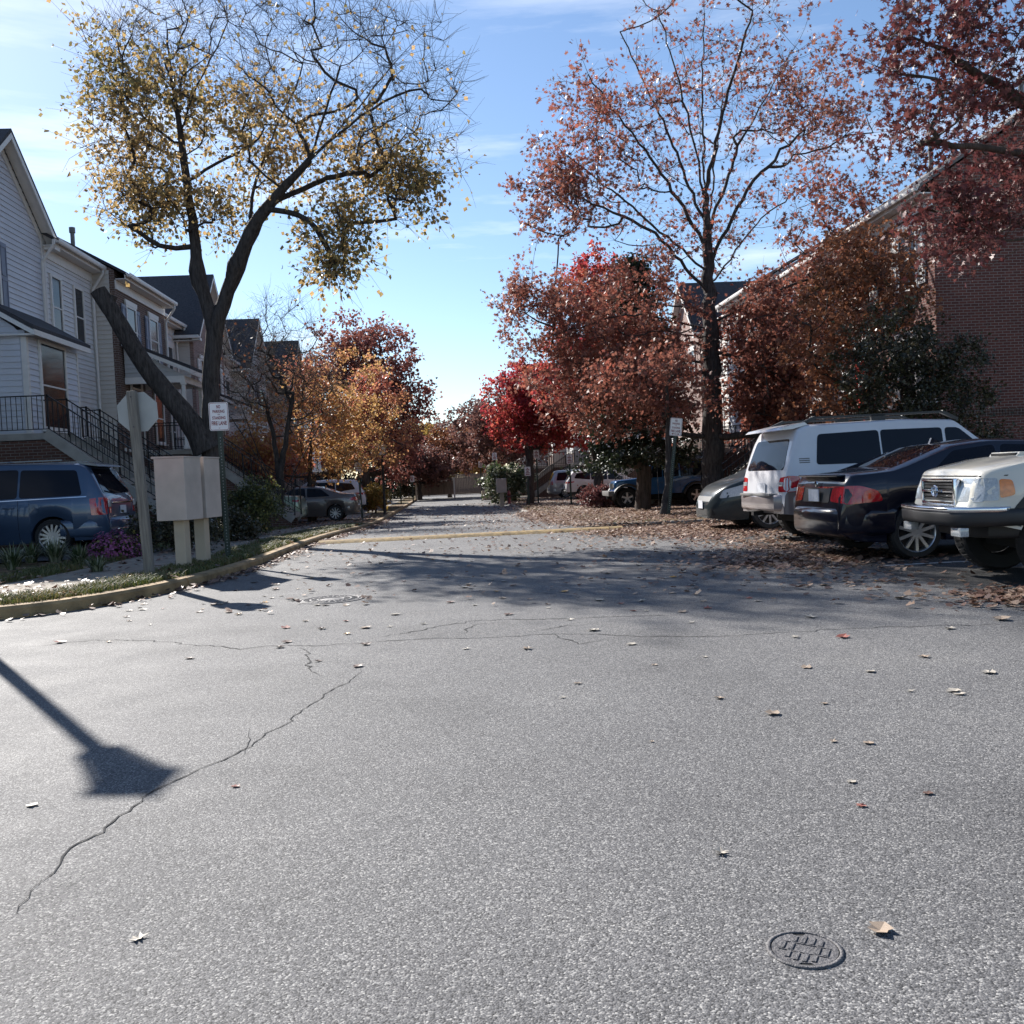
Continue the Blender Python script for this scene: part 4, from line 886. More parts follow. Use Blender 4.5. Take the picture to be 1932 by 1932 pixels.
S['extra'] = [('rear_bumper', 'p_silver', lambda q: bumper(q, -2.55, -1, .93, .8, .30, .66, .09, .08, .30))]
vehicle(S, 'parked_minivan', 'small silver minivan farthest along the right row', 'car', place(5.9 + 2.55, 59.5, gz(59) + .135), R(0), parked_r)

# bright blue open-fendered off-roader
S = dict(L=4.1, paint='p_jeep', wr=.41, arch=.47, wx=(-1.40, 1.42), soft=.02, tumble=.10, rr=.04, waist=.99, tuck=.98,
    top=[(-2.03, .8), (-2.0, 1.2), (-1.98, 1.84), (-1.9, 1.86), (.25, 1.86), (.42, 1.80), (.72, 1.22), (.8, 1.20), (1.82, 1.12), (1.90, 1.06), (1.93, .66), (2.05, .6)],
    belt=[(-2.03, .78), (-1.98, 1.15), (.7, 1.15), (1.8, 1.06), (1.93, .64), (2.05, .58)], hw=[(-2.03, .76), (-1.9, .78), (.7, .78), (1.0, .72), (1.9, .62), (2.05, .56)], bot=[(-2.03, .55), (2.05, .52)],
    side_win=[[(-1.85, 1.2), (-.75, 1.2), (-.75, 1.74), (-1.85, 1.74)], [(-.68, 1.2), (-.05, 1.2), (-.05, 1.74), (-.68, 1.74)], [(.0, 1.2), (.58, 1.2), (.30, 1.72), (.0, 1.74)]],
    windscreen=('T', [(.44, .64), (.70, .68), (.70, -.68), (.44, -.64)]), seams=[[(-.72, 1.12), (-.72, .6)], [(.6, 1.12), (.58, .6)]], handles=[(-.55, 1.0), (.1, 1.0)], mirror=(.5, 1.22), mirror_m='black_plastic', wheel=dict(w=.27, n=5, style='wide', k=.58))
def fender_front(q, s):
    P = [(1.42 + .62 * math.cos(a), .44 + .56 * math.sin(a)) for a in np.linspace(-.1, 2.95, 14)]; I = [(1.42 + .52 * math.cos(a), .44 + .48 * math.sin(a)) for a in np.linspace(2.95, -.1, 14)]
    q.prism(P + I, 'y', s * .60, s * .94)
def fender_rear(q, s):
    P = [(-1.40 + .60 * math.cos(a), .44 + .54 * math.sin(a)) for a in np.linspace(.1, 3.05, 14)]; I = [(-1.40 + .52 * math.cos(a), .44 + .47 * math.sin(a)) for a in np.linspace(3.05, .1, 14)]
    q.prism(P + I, 'y', s * .72, s * .94)
S['extra'] = [('fender', 'black_plastic', lambda q: fender_front(q, 1)), ('fender', 'black_plastic', lambda q: fender_front(q, -1)), ('fender', 'black_plastic', lambda q: fender_rear(q, 1)), ('fender', 'black_plastic', lambda q: fender_rear(q, -1)),
              ('front_bumper', 'grey_plastic', lambda q: q.box((1.98, -.82, .52), (2.22, .82, .72), bev=.03)),
              ('hard_top', 'black_plastic', lambda q: q.box((-2.02, -.76, 1.78), (.38, .76, 1.90), bev=.04)),
              ('headlight', 'clearglass', lambda q, s: [q.lathe([(0, 1.965), (.085, 1.955), (.095, 1.93)], 18, 'x', (0, s * .46, .93))]),
              ('grille', 'dark', lambda q: [q.box((1.925, y - .018, .78), (1.945, y + .018, 1.02)) for y in np.arange(-.3, .31, .1)])]
vehicle(S, 'parked_offroader', 'bright blue off-roader with black hard top behind the oak trunks', 'car', place(6.2 + 2.15, 38.4, gz(38.4) + .135), R(180), parked_r)

# ------------------------------------------------------------------ town houses
def clapboards(mb, y0, y1, z0, z1, face, mi=0, h=.15, lim=None, tilt=.028):
    """Lapped boards on a facade. face: ('x', x) faces +X, ('-y', y) faces -Y. lim(z) -> (lo, hi) of the run at that height."""
    z = z0
    while z < z1 - .01:
        zt = min(z + h, z1); a0, b0 = lim(z) if lim else (y0, y1); a1, b1 = lim(zt) if lim else (y0, y1)
        if b0 - a0 < .02: break
        if b1 - a1 < .02: a1 = b1 = (a0 + b0) / 2
        d = face[1]
        if face[0] == 'x': f = lambda u, w, k: (d + k, u, w)
        else: f = lambda u, w, k: (u, d - k, w)
        vs = [f(a0, z, tilt), f(b0, z, tilt), f(b1, zt, .002), f(a1, zt, .002), f(a0, z, 0), f(b0, z, 0)]
        mb.add(vs, [(0, 1, 2, 3), (4, 5, 1, 0)], mi); z = zt
def window(parent, y, z, w, h, shutters=None, lite='double', x=0.0, head=True, off=.02):
    """A framed window on the facade at x; its pane is a sub-part, its shutters parts."""
    x += off; f = MB(); t = .085
    for a, b in (((x, y - w / 2 - t, z - h / 2 - t), (x + .05, y + w / 2 + t, z - h / 2)), ((x, y - w / 2 - t, z + h / 2), (x + .05, y + w / 2 + t, z + h / 2 + t)),
                 ((x, y - w / 2 - t, z - h / 2), (x + .05, y - w / 2, z + h / 2)), ((x, y + w / 2, z - h / 2), (x + .05, y + w / 2 + t, z + h / 2))): f.box(a, b)
    f.box((x, y - w / 2 - t - .04, z - h / 2 - t - .05), (x + .10, y + w / 2 + t + .04, z - h / 2 - t))
    if head: f.prism([(y - w / 2 - .13, z + h / 2 + t), (y + w / 2 + .13, z + h / 2 + t), (y + w / 2 + .17, z + h / 2 + t + .16), (y - w / 2 - .17, z + h / 2 + t + .16)], 'x', x, x + .06)
    fr = f.build('window', MAT['trim'], parent)
    p = MB(); p.box((x + .004, y - w / 2, z - h / 2), (x + .018, y + w / 2, z + h / 2)); p.build('pane', MAT['glass'], fr)
    s = MB(); xx = x + .0185
    if lite == 'double': s.box((xx, y - w / 2, z - .022), (xx + .018, y + w / 2, z + .022))
    if lite == 'pair': s.box((xx, y - .03, z - h / 2), (xx + .022, y + .03, z + h / 2)); s.box((xx, y - w / 2, z - .02), (xx + .014, y - .03, z + .02)); s.box((xx, y + .03, z - .02), (xx + .014, y + w / 2, z + .02))
    if lite == 'grid':
        s.box((xx, y - w / 2, z - .022), (xx + .018, y + w / 2, z + .022))
        for k in (-1, 1): s.box((xx, y + k * w / 6 - .01, z - h / 2), (xx + .012, y + k * w / 6 + .01, z + h / 2))
    s.build('sash_bar', MAT['trim'], fr)
    if shutters:
        for s_ in (-1, 1):
            c = y + s_ * (w / 2 + t + .21); q = MB(); q.box((x, c - .19, z - h / 2 - .05), (x + .035, c + .19, z + h / 2 + .05))
            for za, zb in ((-h / 2 + .05, -.05), (.05, h / 2 - .05)):
                for u0, u1, w0, w1 in ((-.15, .15, za, za + .03), (-.15, .15, zb - .03, zb), (-.15, -.12, za, zb), (.12, .15, za, zb)): q.box((x + .0352, c + u0, z + w0), (x + .05, c + u1, z + w1))
            q.build('shutter', MAT[shutters], parent)
def door(parent, y, z, m='door_dark', w=.95, h=2.08, x=0.0, transom=True):
    x += .02; f = MB(); t = .1
    for a, b in (((x, y - w / 2 - t, z), (x + .06, y - w / 2, z + h + .4 * transom)), ((x, y + w / 2, z), (x + .06, y + w / 2 + t, z + h + .4 * transom)), ((x, y - w / 2 - t, z + h + .4 * transom), (x + .08, y + w / 2 + t, z + h + .4 * transom + .16))): f.box(a, b)
    if transom: f.box((x, y - w / 2, z + h), (x + .05, y + w / 2, z + h + .07))
    f.build('door_frame', MAT['trim'], parent)
    d = MB(); d.box((x, y - w / 2, z + .01), (x + .03, y + w / 2, z + h)); 
    for u in (-1, 1):
        for a, b in ((.15, .75), (.85, 1.5), (1.6, 1.95)): d.box((x + .0302, y + u * .22 - .16, z + a), (x + .037, y + u * .22 + .16, z + b), bev=.003)
    dd = d.build('door', MAT[m], parent); k = MB(); k.bar((x + .03, y + w / 2 - .09, z + 1.0), (x + .09, y + w / 2 - .09, z + 1.0), .03, 8); k.build('handle', MAT['chrome'], dd)
    if transom: g = MB(); g.box((x + .004, y - w / 2, z + h + .07), (x + .02, y + w / 2, z + h + .4)); g.build('transom_pane', MAT['glass'], parent)
def gutter(mb, y0, y1, z, x):
    mb.prism([(x, z), (x + .06, z - .11), (x + .13, z - .11), (x + .15, z - .06), (x + .15, z + .02), (x + .135, z + .02), (x + .13, z - .05), (x + .02, z)], 'y', y0, y1)
def house(name, label, origin, rz, W, eave, wall, style='eave', D=9.5, rise=2.7, trimsides=(True, True), shingle='shingle', wins=(), base='brick_dark', base_h=2.6, side='sid_beige', group=None, spout=None, vents=(), extras=None):
    """Local axes: X towards the street (facade at 0), Y along the row from 0 to W, Z up."""
    t = thing(name, label, 'town house', origin, rz, group); brick = wall.startswith('brick'); b = MB(); ov = .38
    ridge = eave + rise
    if style == 'gable': poly = [(0, -.5), (W, -.5), (W, eave), (W / 2, ridge), (0, eave)]; b.prism(poly, 'x', -D, 0)
    else: b.prism([(-D, -.5), (0, -.5), (0, eave), (-D / 2, ridge - .08), (-D, eave)], 'y', 0, W)
    w_o = b.build('wall', MAT[wall], t)
    c = MB(); lim = (lambda z: (max(0, (z - eave) / (ridge - eave) * W / 2) + .0, W - max(0, (z - eave) / (ridge - eave) * W / 2))) if style == 'gable' else None
    if not brick: clapboards(c, 0, W, base_h, ridge if style == 'gable' else eave, ('x', .002), lim=lim)
    if c.v: c.build('siding', MAT[wall], w_o)
    s = MB(); clapboards(s, -D, -.16, 0, eave, ('-y', -.002)) if not (brick and side == wall) else None
    if s.v: s.build('side_siding', MAT[side], t)
    f = MB(); f.box((.003, -.002 if not brick else -.004, -.5), (.035, W + .002, base_h)); f.build('foundation', MAT[base], t)
    tr = MB()
    for y, on in ((0, trimsides[0]), (W, trimsides[1])):
        if on and not brick: s_ = 1 if y == 0 else -1; tr.box((.004, y - .022 * s_, base_h), (.045, y + .12 * s_, eave - .02)); tr.box((-.14, y - .023 * s_, base_h), (.0035, y - .0025 * s_, eave - .02))
    sb = MB(); sb.box((.006, .0, base_h - .02), (.06, W, base_h + .10)); sb.build('base_board', MAT['trim'], t)
    rf = MB(); th = .10
    if style == 'eave':
        for sg in (1, -1):
            xe = ov if sg == 1 else -D - ov; ze = eave - ov * rise / (D / 2)
            rf.prism([(xe, ze + .05), (-D / 2, ridge + .05), (-D / 2, ridge + .05 + th), (xe, ze + .05 + th)], 'y', -.06, W + .06)
        ze = eave - ov * rise / (D / 2); tr.box((ov - .03, -.05, ze - .10), (ov - .005, W + .05, ze + .045)); tr.box((.046, -.03, ze - .10), (ov - .031, W + .03, ze - .07)); fz = MB(); fz.box((.008, 0, ze - .40), (.05, W, ze - .11)); fz.build('frieze_board', MAT['trim'], t)
        gt = MB(); gutter(gt, -.04, W + .04, ze + .09, ov + .002); gt.build('gutter', MAT['trim'], t)
    else:
        k = (ridge - eave) / (W / 2)
        for sg in (1, -1):
            ye = -ov if sg == 1 else W + ov; ze = eave - ov * k
            rf.prism([(ye, ze + .05), (W / 2, ridge + .05), (W / 2, ridge + .05 + th), (ye, ze + .05 + th)], 'x', -D - .2, ov)
            tr.prism([(ye, ze - .12), (W / 2, ridge - .12), (W / 2, ridge + .045), (ye, ze + .045)], 'x', ov - .035, ov - .003)
            tr.prism([(ye, ze - .04), (W / 2, ridge - .04), (W / 2, ridge + .03), (ye, ze + .03)], 'x', .05, ov - .036)
            tr.box((.048, ye if sg == 1 else W + .02, ze - .12), (ov - .004, -.02 if sg == 1 else ye, ze + .0)); 
            tr.prism([(0 if sg == 1 else W, eave - .10), (W / 2, ridge - .14), (W / 2, ridge - .36), (0 if sg == 1 else W, eave - .32)], 'x', .02, .046)
        for ye in (-ov, W + ov):
            gt = MB(); sgn = -1 if ye < 0 else 1; ze = eave - ov * k; gt.box((-D, ye, ze - .03), (ov - .04, ye + sgn * .12, ze + .10)); gt.box((-D, ye - sgn * .36, ze - .13), (.04, ye - sgn * .004, ze - .09)); gt.build('gutter', MAT['trim'], t)
    roof = rf.build('roof', MAT[shingle], t); tr.build('wall_trim', MAT['trim'], t)
    for (vx, vy, h_) in vents:
        zz = ridge - abs(vx + D / 2) * rise / (D / 2) if style == 'eave' else ridge - abs(vy - W / 2) * (rise / (W / 2)); v = MB(); v.bar((vx, vy, zz - .1), (vx, vy, zz + h_), .07, 12); v.bar((vx, vy, zz + h_), (vx, vy, zz + h_ + .18), .10, 12); v.build('vent_pipe', MAT['grey_plastic'], roof)
    if spout is not None:
        d = MB(); ze = eave - .25; x1 = .10
        d.bar((ov + .07, spout, ze + .02), (ov + .07, spout, ze - .12), .045, 8); d.bar((ov + .07, spout, ze - .12), (x1, spout, ze - .62), .045, 8); d.bar((x1, spout, ze - .62), (x1, spout, .1), .045, 8); d.build('downspout', MAT['trim'], t)
    for a in wins: window(t, *a[:4], **(a[4] if len(a) > 4 else {}))
    if extras: extras(t)
    return t

def shed_bay(t, y0, y1, x1, z0, z1, ztop, wall, front):
    """A bay with a lean-to roof that pushes out of the facade."""
    b = MB(); b.box((.04, y0, z0), (x1, y1, z1)); bo = b.build('bay', MAT[wall], t)
    c = MB(); clapboards(c, y0, y1, z0, z1, ('x', x1 + .002)); clapboards(c, .05, x1 - .13, z0, ztop, ('-y', y0 - .002), lim=lambda z: (.05, x1 - .13 if z < z1 else max(.05, (x1 - .13) * (1 - (z - z1) / (ztop - z1))))); c.build('siding', MAT[wall], bo)
    r = MB(); r.prism([(.0, ztop + .12), (x1 + .32, z1 - .02), (x1 + .32, z1 + .08), (0, ztop + .24)], 'y', y0 - .22, y1 + .22); r.build('bay_roof', MAT['shingle'], t)
    q = MB(); q.box((x1 + .29, y0 - .21, z1 - .16), (x1 + .325, y1 + .21, z1 - .022)); q.prism([(.05, ztop - .02), (x1 + .288, z1 - .16), (x1 + .288, z1 - .03), (.05, ztop + .11)], 'y', y0 - .215, y0 - .18)
    q.box((.05, y0 - .179, z1 - .16), (x1 + .28, y0 - .02, z1 - .12)); q.box((x1 - .10, y0 - .024, z0), (x1 + .03, y0 + .1, z1 - .17)); q.box((x1 + .004, y1 - .1, z0), (x1 + .035, y1, z1 - .17)); q.box((.05, y0 - .03, z0 - .12), (x1 + .06, y1 + .03, z0 + .02)); q.build('bay_trim', MAT['trim'], bo)
    if front: window(t, *front, x=x1, head=False)
def portico(t, y0, y1, x1, zf, zb, ztop, wall='sid_grey'):
    """A lean-to entrance roof on posts."""
    r = MB(); r.prism([(.04, ztop + .08), (x1 + .25, zb + .20), (x1 + .25, zb + .31), (.04, ztop + .19)], 'y', y0 - .2, y1 + .2); r.build('porch_roof', MAT['shingle'], t)
    q = MB(); q.box((.04, y0 - .02, zb - .22), (x1, y0 + .12, zb)); q.box((.04, y1 - .12, zb - .22), (x1, y1 + .02, zb)); q.box((x1 - .12, y0 + .121, zb - .22), (x1, y1 - .121, zb)); q.box((.05, y0 + .121, zb - .03), (x1 - .121, y1 - .121, zb))
    q.prism([(.05, ztop - .06), (x1 + .25, zb + .06), (x1 + .25, zb + .19), (.05, ztop + .07)], 'y', y0 - .20, y0 - .16); q.box((x1 + .215, y0 - .16, zb + .03), (x1 + .25, y1 + .2, zb + .19)); po = q.build('porch_beam', MAT['trim'], t)
    c = MB(); clapboards(c, .06, x1, zb, ztop, ('-y', y0 + .0), lim=lambda z: (.06, max(.06, x1 * (1 - (z - zb) / (ztop - zb))))); c.prism([(.06, zb + .002), (x1, zb + .002), (.06, ztop)], 'y', y0 + .004, y0 + .03); c.build('gable_siding', MAT[wall], po)
    for y in (y0 + .05, y1 - .05):
        p = MB(); p.box((x1 - .12, y - .055, zf), (x1 - .01, y + .055, zb - .22)); p.box((x1 - .15, y - .08, zf), (x1 + .02, y + .08, zf + .12)); p.box((x1 - .15, y - .08, zb - .30), (x1 + .02, y + .08, zb - .22)); p.build('porch_post', MAT['trim'], t)

def staircase(label, loc, rz, w, depth, zl, zb, n=13, run=.27, side='brick_dark', group='front stairs with black railings', mat_step='concrete'):
    """Stoop and flight. Local X runs out from the house; the flight goes down along +X."""
    t = thing('front_staircase', label, 'staircase', loc, rz, group); st = MB(); rise = (zl - zb) / n
    st.box((0, -w / 2, zl - .16), (depth, w / 2, zl))
    for i in range(1, n): st.box((depth + (i - 1) * run - .02, -w / 2, zl - i * rise - .16), (depth + i * run, w / 2, zl - i * rise))
    st.build('steps', MAT[mat_step], t); L_ = depth + (n - 1) * run
    for s in (-1, 1):
        m = MB(); y = s * (w / 2 + .005); y2 = s * (w / 2 - .16)
        m.prism([(0, -.4), (L_ - .1, -.4), (L_ - .1, zb - .05), (depth, zl - .18), (0, zl - .18)], 'y', min(y, y2), max(y, y2)); m.build('side_wall', MAT[side], t)
        m = MB(); m.beam((depth - .05, s * (w / 2 + .02), zl - .02), (L_, s * (w / 2 + .02), zb - .02), .07, .26); m.build('stringer', MAT[mat_step], t)
    for s in (-1, 1):
        r = MB(); y = s * (w / 2 - .08); hh = .92; top = lambda x: (zl if x <= depth else zl - (x - depth) / run * rise) + hh
        a, b = (.05, y, zl + hh), (depth, y, zl + hh); e = (L_ + .05, y, top(L_ + .05))
        r.beam(a, b, .04, .03); r.beam(b, e, .04, .03); r.beam((.05, y, zl + .1), (depth, y, zl + .1), .025, .02); r.beam((depth, y, zl + .1), (L_ + .05, y, top(L_ + .05) - hh + .1), .025, .02)
        for x in np.arange(.1, L_, .125): r.box((x - .007, y - .007, top(x) - hh + .1), (x + .007, y + .007, top(x)))
        for x in (.06, depth, (depth + L_) / 2, L_ + .04): r.box((x - .02, y - .02, top(x) - hh - .05), (x + .02, y + .02, top(x) + .03))
        r.build('railing', MAT['rail'], t)
    return t

XL, XR = -11.6, 13.0
row_l, row_r = 'town houses along the left side', 'town houses along the right side'
E8 = 8.72
def Lh(y): return (XL, y, .1)
# left row, nearest first
house('town_house', 'unseen nearest left house of pale siding, added low for its shade', (XL, 13.2, .1), 0, 5.2, 5.6, 'sid_beige', 'eave', wins=[(1.3, 4.1, .9, 1.4), (3.6, 4.1, .9, 1.4)], group=row_l)  # out of view, added to cast shade; low eave keeps the walk sunlit
house('town_house', 'unseen white sided house before the blue grey gabled one, added low for its shade', (XL, 18.4, .1), 0, 5.3, 5.7, 'sid_white', 'eave', wins=[(1.4, 4.1, .9, 1.4), (3.9, 4.1, .9, 1.4)], group=row_l)  # invented house outside the view, its eave lowered to pull back the shadow
def ext1(t):
    shed_bay(t, .8, 4.05, 1.05, 2.75, 5.35, 6.0, 'sid_blue', (1.5 + .8, 4.05, 1.5, 2.15)); door(t, 4.25, 2.8, 'door_dark', transom=False) if False else None
house('town_house', 'blue grey sided house with front gable and shuttered window', (XL, 23.7, .1), 0, 4.7, 8.75, 'sid_blue', 'gable', rise=2.0, wins=[(1.35, 6.95, 1.0, 1.75, dict(shutters='shutter'))], spout=4.45, extras=ext1, group=row_l, side='sid_blue')
house('town_house', 'narrow white sided house with two tall dark windows under the gutter', (XL, 28.4, .1), 0, 3.7, E8, 'sid_white', 'eave', wins=[(.75, 6.75, .62, 1.75, dict(head=False)), (2.45, 6.75, .62, 1.75, dict(head=False)), (.75, 3.95, 1.35, 2.15, dict(lite='pair', head=False))], spout=3.55, vents=[(-1.6, 1.0, .55)], group=row_l)
def ext3(t):
    portico(t, .35, 2.55, 2.0, 2.6, 5.05, 6.15); door(t, 1.45, 2.65, 'door_dark')
house('town_house', 'dark brick house with blue shutters and a lean-to porch', (XL + .75, 32.1, .05), 0, 5.3, 8.55, 'brick_brown', 'eave', wins=[(1.35, 6.75, .85, 1.5, dict(shutters='shutter')), (3.75, 6.75, .85, 1.5, dict(shutters='shutter')), (3.9, 3.9, .9, 1.7)], spout=5.15, vents=[(-1.7, 1.2, .6)], extras=ext3, group=row_l)
house('town_house', 'white sided house set back between the two brick houses', (XL, 37.4, -.1), 0, 4.0, 8.5, 'sid_white', 'eave', wins=[(1.0, 6.6, .8, 1.45, dict(shutters='shutter_pale')), (2.9, 6.6, .8, 1.45, dict(shutters='shutter_pale')), (2.7, 3.8, .9, 1.7)], spout=3.85, group=row_l)
def vent5(t):
    v = MB(); v.prism([(2.55 + .28 * math.cos(a), 9.15 + .42 * math.sin(a)) for a in np.linspace(0, 2 * math.pi, 17)[:-1]], 'x', .01, .05); v.build('gable_vent', MAT['shutter_pale'], t)
    portico(t, 3.0, 4.9, 1.6, 2.5, 4.9, 5.8); door(t, 4.0, 2.5, 'door_dark')
house('town_house', 'tan brick house with steep front gable and big dark roof', (XL + .75, 41.4, -.25), 0, 5.3, 8.35, 'brick_tan', 'gable', rise=2.75, wins=[(1.3, 6.4, .8, 1.5, dict(shutters='trim')), (3.9, 6.4, .8, 1.5, dict(shutters='trim')), (1.3, 3.7, .9, 1.7)], extras=vent5, group=row_l, D=10.5)
house('town_house', 'beige house past the brick gable, behind the bare tree', (XL, 46.7, -.3), 0, 5.0, 8.3, 'sid_beige', 'eave', wins=[(1.2, 6.4, .85, 1.5), (3.6, 6.4, .85, 1.5), (1.2, 3.7, .9, 1.7)], group=row_l)
house('town_house', 'grey gabled house with brown roof behind the bare tree', (XL + .7, 51.7, -.32), 0, 5.2, 8.2, 'sid_grey', 'gable', rise=2.7, wins=[(1.3, 6.4, .85, 1.5, dict(shutters='shutter')), (3.8, 6.4, .85, 1.5, dict(shutters='shutter')), (3.8, 3.7, .9, 1.7)], group=row_l)
house('town_house', 'white house behind the orange maple', (XL, 56.9, -.33), 0, 5.2, 8.2, 'sid_white', 'eave', wins=[(1.3, 6.4, .85, 1.5), (3.8, 6.4, .85, 1.5)], group=row_l)
house('town_house', 'dark roofed gabled house farthest along the left side', (XL + 1.2, 62.1, -.33), 0, 5.6, 8.3, 'brick_tan', 'gable', rise=2.9, wins=[(1.4, 6.4, .85, 1.5), (4.1, 6.4, .85, 1.5)], group=row_l)
for k, (y, w, e, nm, sty) in enumerate(((67.8, 5.3, 8.2, 'beige', 'eave'), (73.2, 5.3, 8.2, 'grey', 'gable'), (78.6, 5.3, 8.2, 'white', 'eave'))):
    house('town_house', nm + ' sided house far down the left side, ' + ('first', 'second', 'third')[k] + ' past the dark gabled one', (XL, y, -.3), 0, w, e, 'sid_' + nm, sty, wins=[(1.3, 6.4, .85, 1.5), (3.8, 6.4, .85, 1.5), (2.5, 3.7, .9, 1.7)], group=row_l)

staircase('brick sided stairs with black railing at the left edge, before the blue minivan', (XL, 16.2, .1), 0, 1.3, .9, 1.6, .12, n=9, run=.30)
staircase('concrete stairs up to the blue grey gabled house', (XL + .1, 24.6, .1), 0, 1.35, 1.6, 2.72, .15, n=13, run=.275)
staircase('stairs rising between the blue grey house and the white one', (XL, 28.2, .1), 0, 1.2, 1.25, 2.72, .15, n=13, run=.275)
staircase('stairs to the lean-to porch of the dark brick house', (XL + .8, 33.55, .05), 0, 1.5, 2.0, 2.6, .05, n=13, run=.27)
staircase('stairs to the white house set back between brick fronts', (XL, 38.6, -.1), 0, 1.3, 1.4, 2.5, .1, n=12, run=.27)
staircase('stairs to the porch of the tan brick gable', (XL + .8, 45.4, -.25), 0, 1.4, 1.7, 2.5, .1, n=12, run=.27)
staircase('stairs to the grey gabled house behind the bare tree', (XL + .7, 53.0, -.3), 0, 1.3, 1.4, 2.5, .1, n=12, run=.27)

# right row: local Y runs towards the camera, so origins sit at the far end of each house
def Rh(yfar, x=0): return (XR + x, yfar, .1)
def ex_r1(t):
    door(t, 1.2, 2.3, 'door_red', transom=True)
    for z in (2.15, 7.95):
        b = MB()
        for i in range(118): b.box((-9.5 + i * .08, 5.802, z), (-9.5 + i * .08 + .068, 5.822, z + .21))
        b.build('brick_course', MAT['brick_dark'], t)
house('town_house', 'big dark brick end house with grey shingle roof on the right', Rh(30.4), math.pi, 5.8, 8.45, 'brick_red', 'eave', D=9.5, rise=3.0, shingle='shingle_grey', side='brick_red', base='brick_red',
      wins=[(4.4, 6.7, .95, 1.55, dict(shutters='shutter_pale')), (1.5, 6.7, .95, 1.55, dict(shutters='shutter_pale')), (4.2, 3.6, .95, 1.7, dict(shutters='shutter_pale'))], vents=[(-2.5, 1.0, 1.0), (-2.2, 2.9, .35), (-3.0, 5.0, .9)], extras=ex_r1, group=row_r)
def ex_r2(t): door(t, 3.9, 2.5, 'door_dark')
house('town_house', 'white sided house next to the big brick end house', Rh(35.7), math.pi, 5.3, 8.3, 'sid_white', 'eave', shingle='shingle_grey', wins=[(1.3, 6.5, .9, 1.5, dict(shutters='shutter')), (3.9, 6.5, .9, 1.5, dict(shutters='shutter')), (1.3, 3.7, 1.0, 1.8)], extras=ex_r2, group=row_r)
house('town_house', 'grey sided house pushing forward behind the red oak', Rh(41.0, -.8), math.pi, 5.3, 8.2, 'sid_grey', 'eave', shingle='shingle_grey', rise=2.6, wins=[(1.3, 6.4, .9, 1.5), (3.9, 6.4, .9, 1.5), (2.6, 3.7, 1.0, 1.8)], group=row_r)
house('town_house', 'beige house on the right behind the dark conifer', Rh(46.3), math.pi, 5.3, 8.1, 'sid_beige', 'eave', wins=[(1.3, 6.4, .9, 1.5), (3.9, 6.4, .9, 1.5), (1.3, 3.6, .9, 1.7)], group=row_r)
house('town_house', 'pinkish brick house on the right behind the blue off-roader', Rh(51.6, -.6), math.pi, 5.3, 8.0, 'brick_tan', 'gable', rise=2.6, wins=[(1.3, 6.3, .9, 1.5), (3.9, 6.3, .9, 1.5)], group=row_r)
house('town_house', 'white house on the right behind the white crossover', Rh(56.9), math.pi, 5.3, 8.0, 'sid_white', 'eave', wins=[(1.3, 6.3, .9, 1.5), (3.9, 6.3, .9, 1.5)], group=row_r)
house('town_house', 'tan sided house farthest along the right side', Rh(62.4), math.pi, 5.5, 8.0, 'sid_beige', 'eave', wins=[(1.3, 6.3, .9, 1.5), (3.9, 6.3, .9, 1.5)], group=row_r)
for k, (y, nm, sty) in enumerate(((67.9, 'white', 'eave'), (73.3, 'grey', 'gable'), (78.7, 'beige', 'eave'), (84.1, 'white', 'gable'), (89.5, 'grey', 'eave'))):
    house('town_house', nm + ' sided house far down the right side, ' + ('first', 'second', 'third', 'fourth', 'fifth')[k] + ' past the tan one', Rh(y, -3.4 - k * .9), math.pi, 5.3, 8.0, 'sid_' + nm, sty, rise=2.5, wins=[(1.3, 6.3, .9, 1.5), (3.9, 6.3, .9, 1.5), (2.6, 3.6, .9, 1.7)], group=row_r)
for y, x, lab in ((65.0, 9.5, 'pale far stairs just left of the silver minivan'), (70.5, 8.6, 'second pale far stairs past the silver minivan'), (76.0, 7.7, 'third pale far stairs, beside the crimson maple trunk')):
    staircase(lab, (x, y, gz(y) + .1), math.pi, 1.3, 1.2, 2.2, .12, n=12, run=.27)
for y, zl, lab in ((29.4, 2.3, 'stairs to the red door of the brick end house'), (31.9, 2.5, 'stairs behind the oak trunk leading to the white sided house'), (39.4, 2.3, 'stairs behind the blue off-roader'), (43.2, 2.3, 'stairs to the beige house behind the conifer'),
                   (49.5, 2.2, 'stairs to the pinkish brick house'), (58.2, 2.2, 'stairs behind the white crossover on the right')):
    staircase(lab, (XR - (.8 if 36 < y < 41 else 0), y, gz(y) + .1), math.pi, 1.3, 1.3, zl, .12, n=12, run=.28)

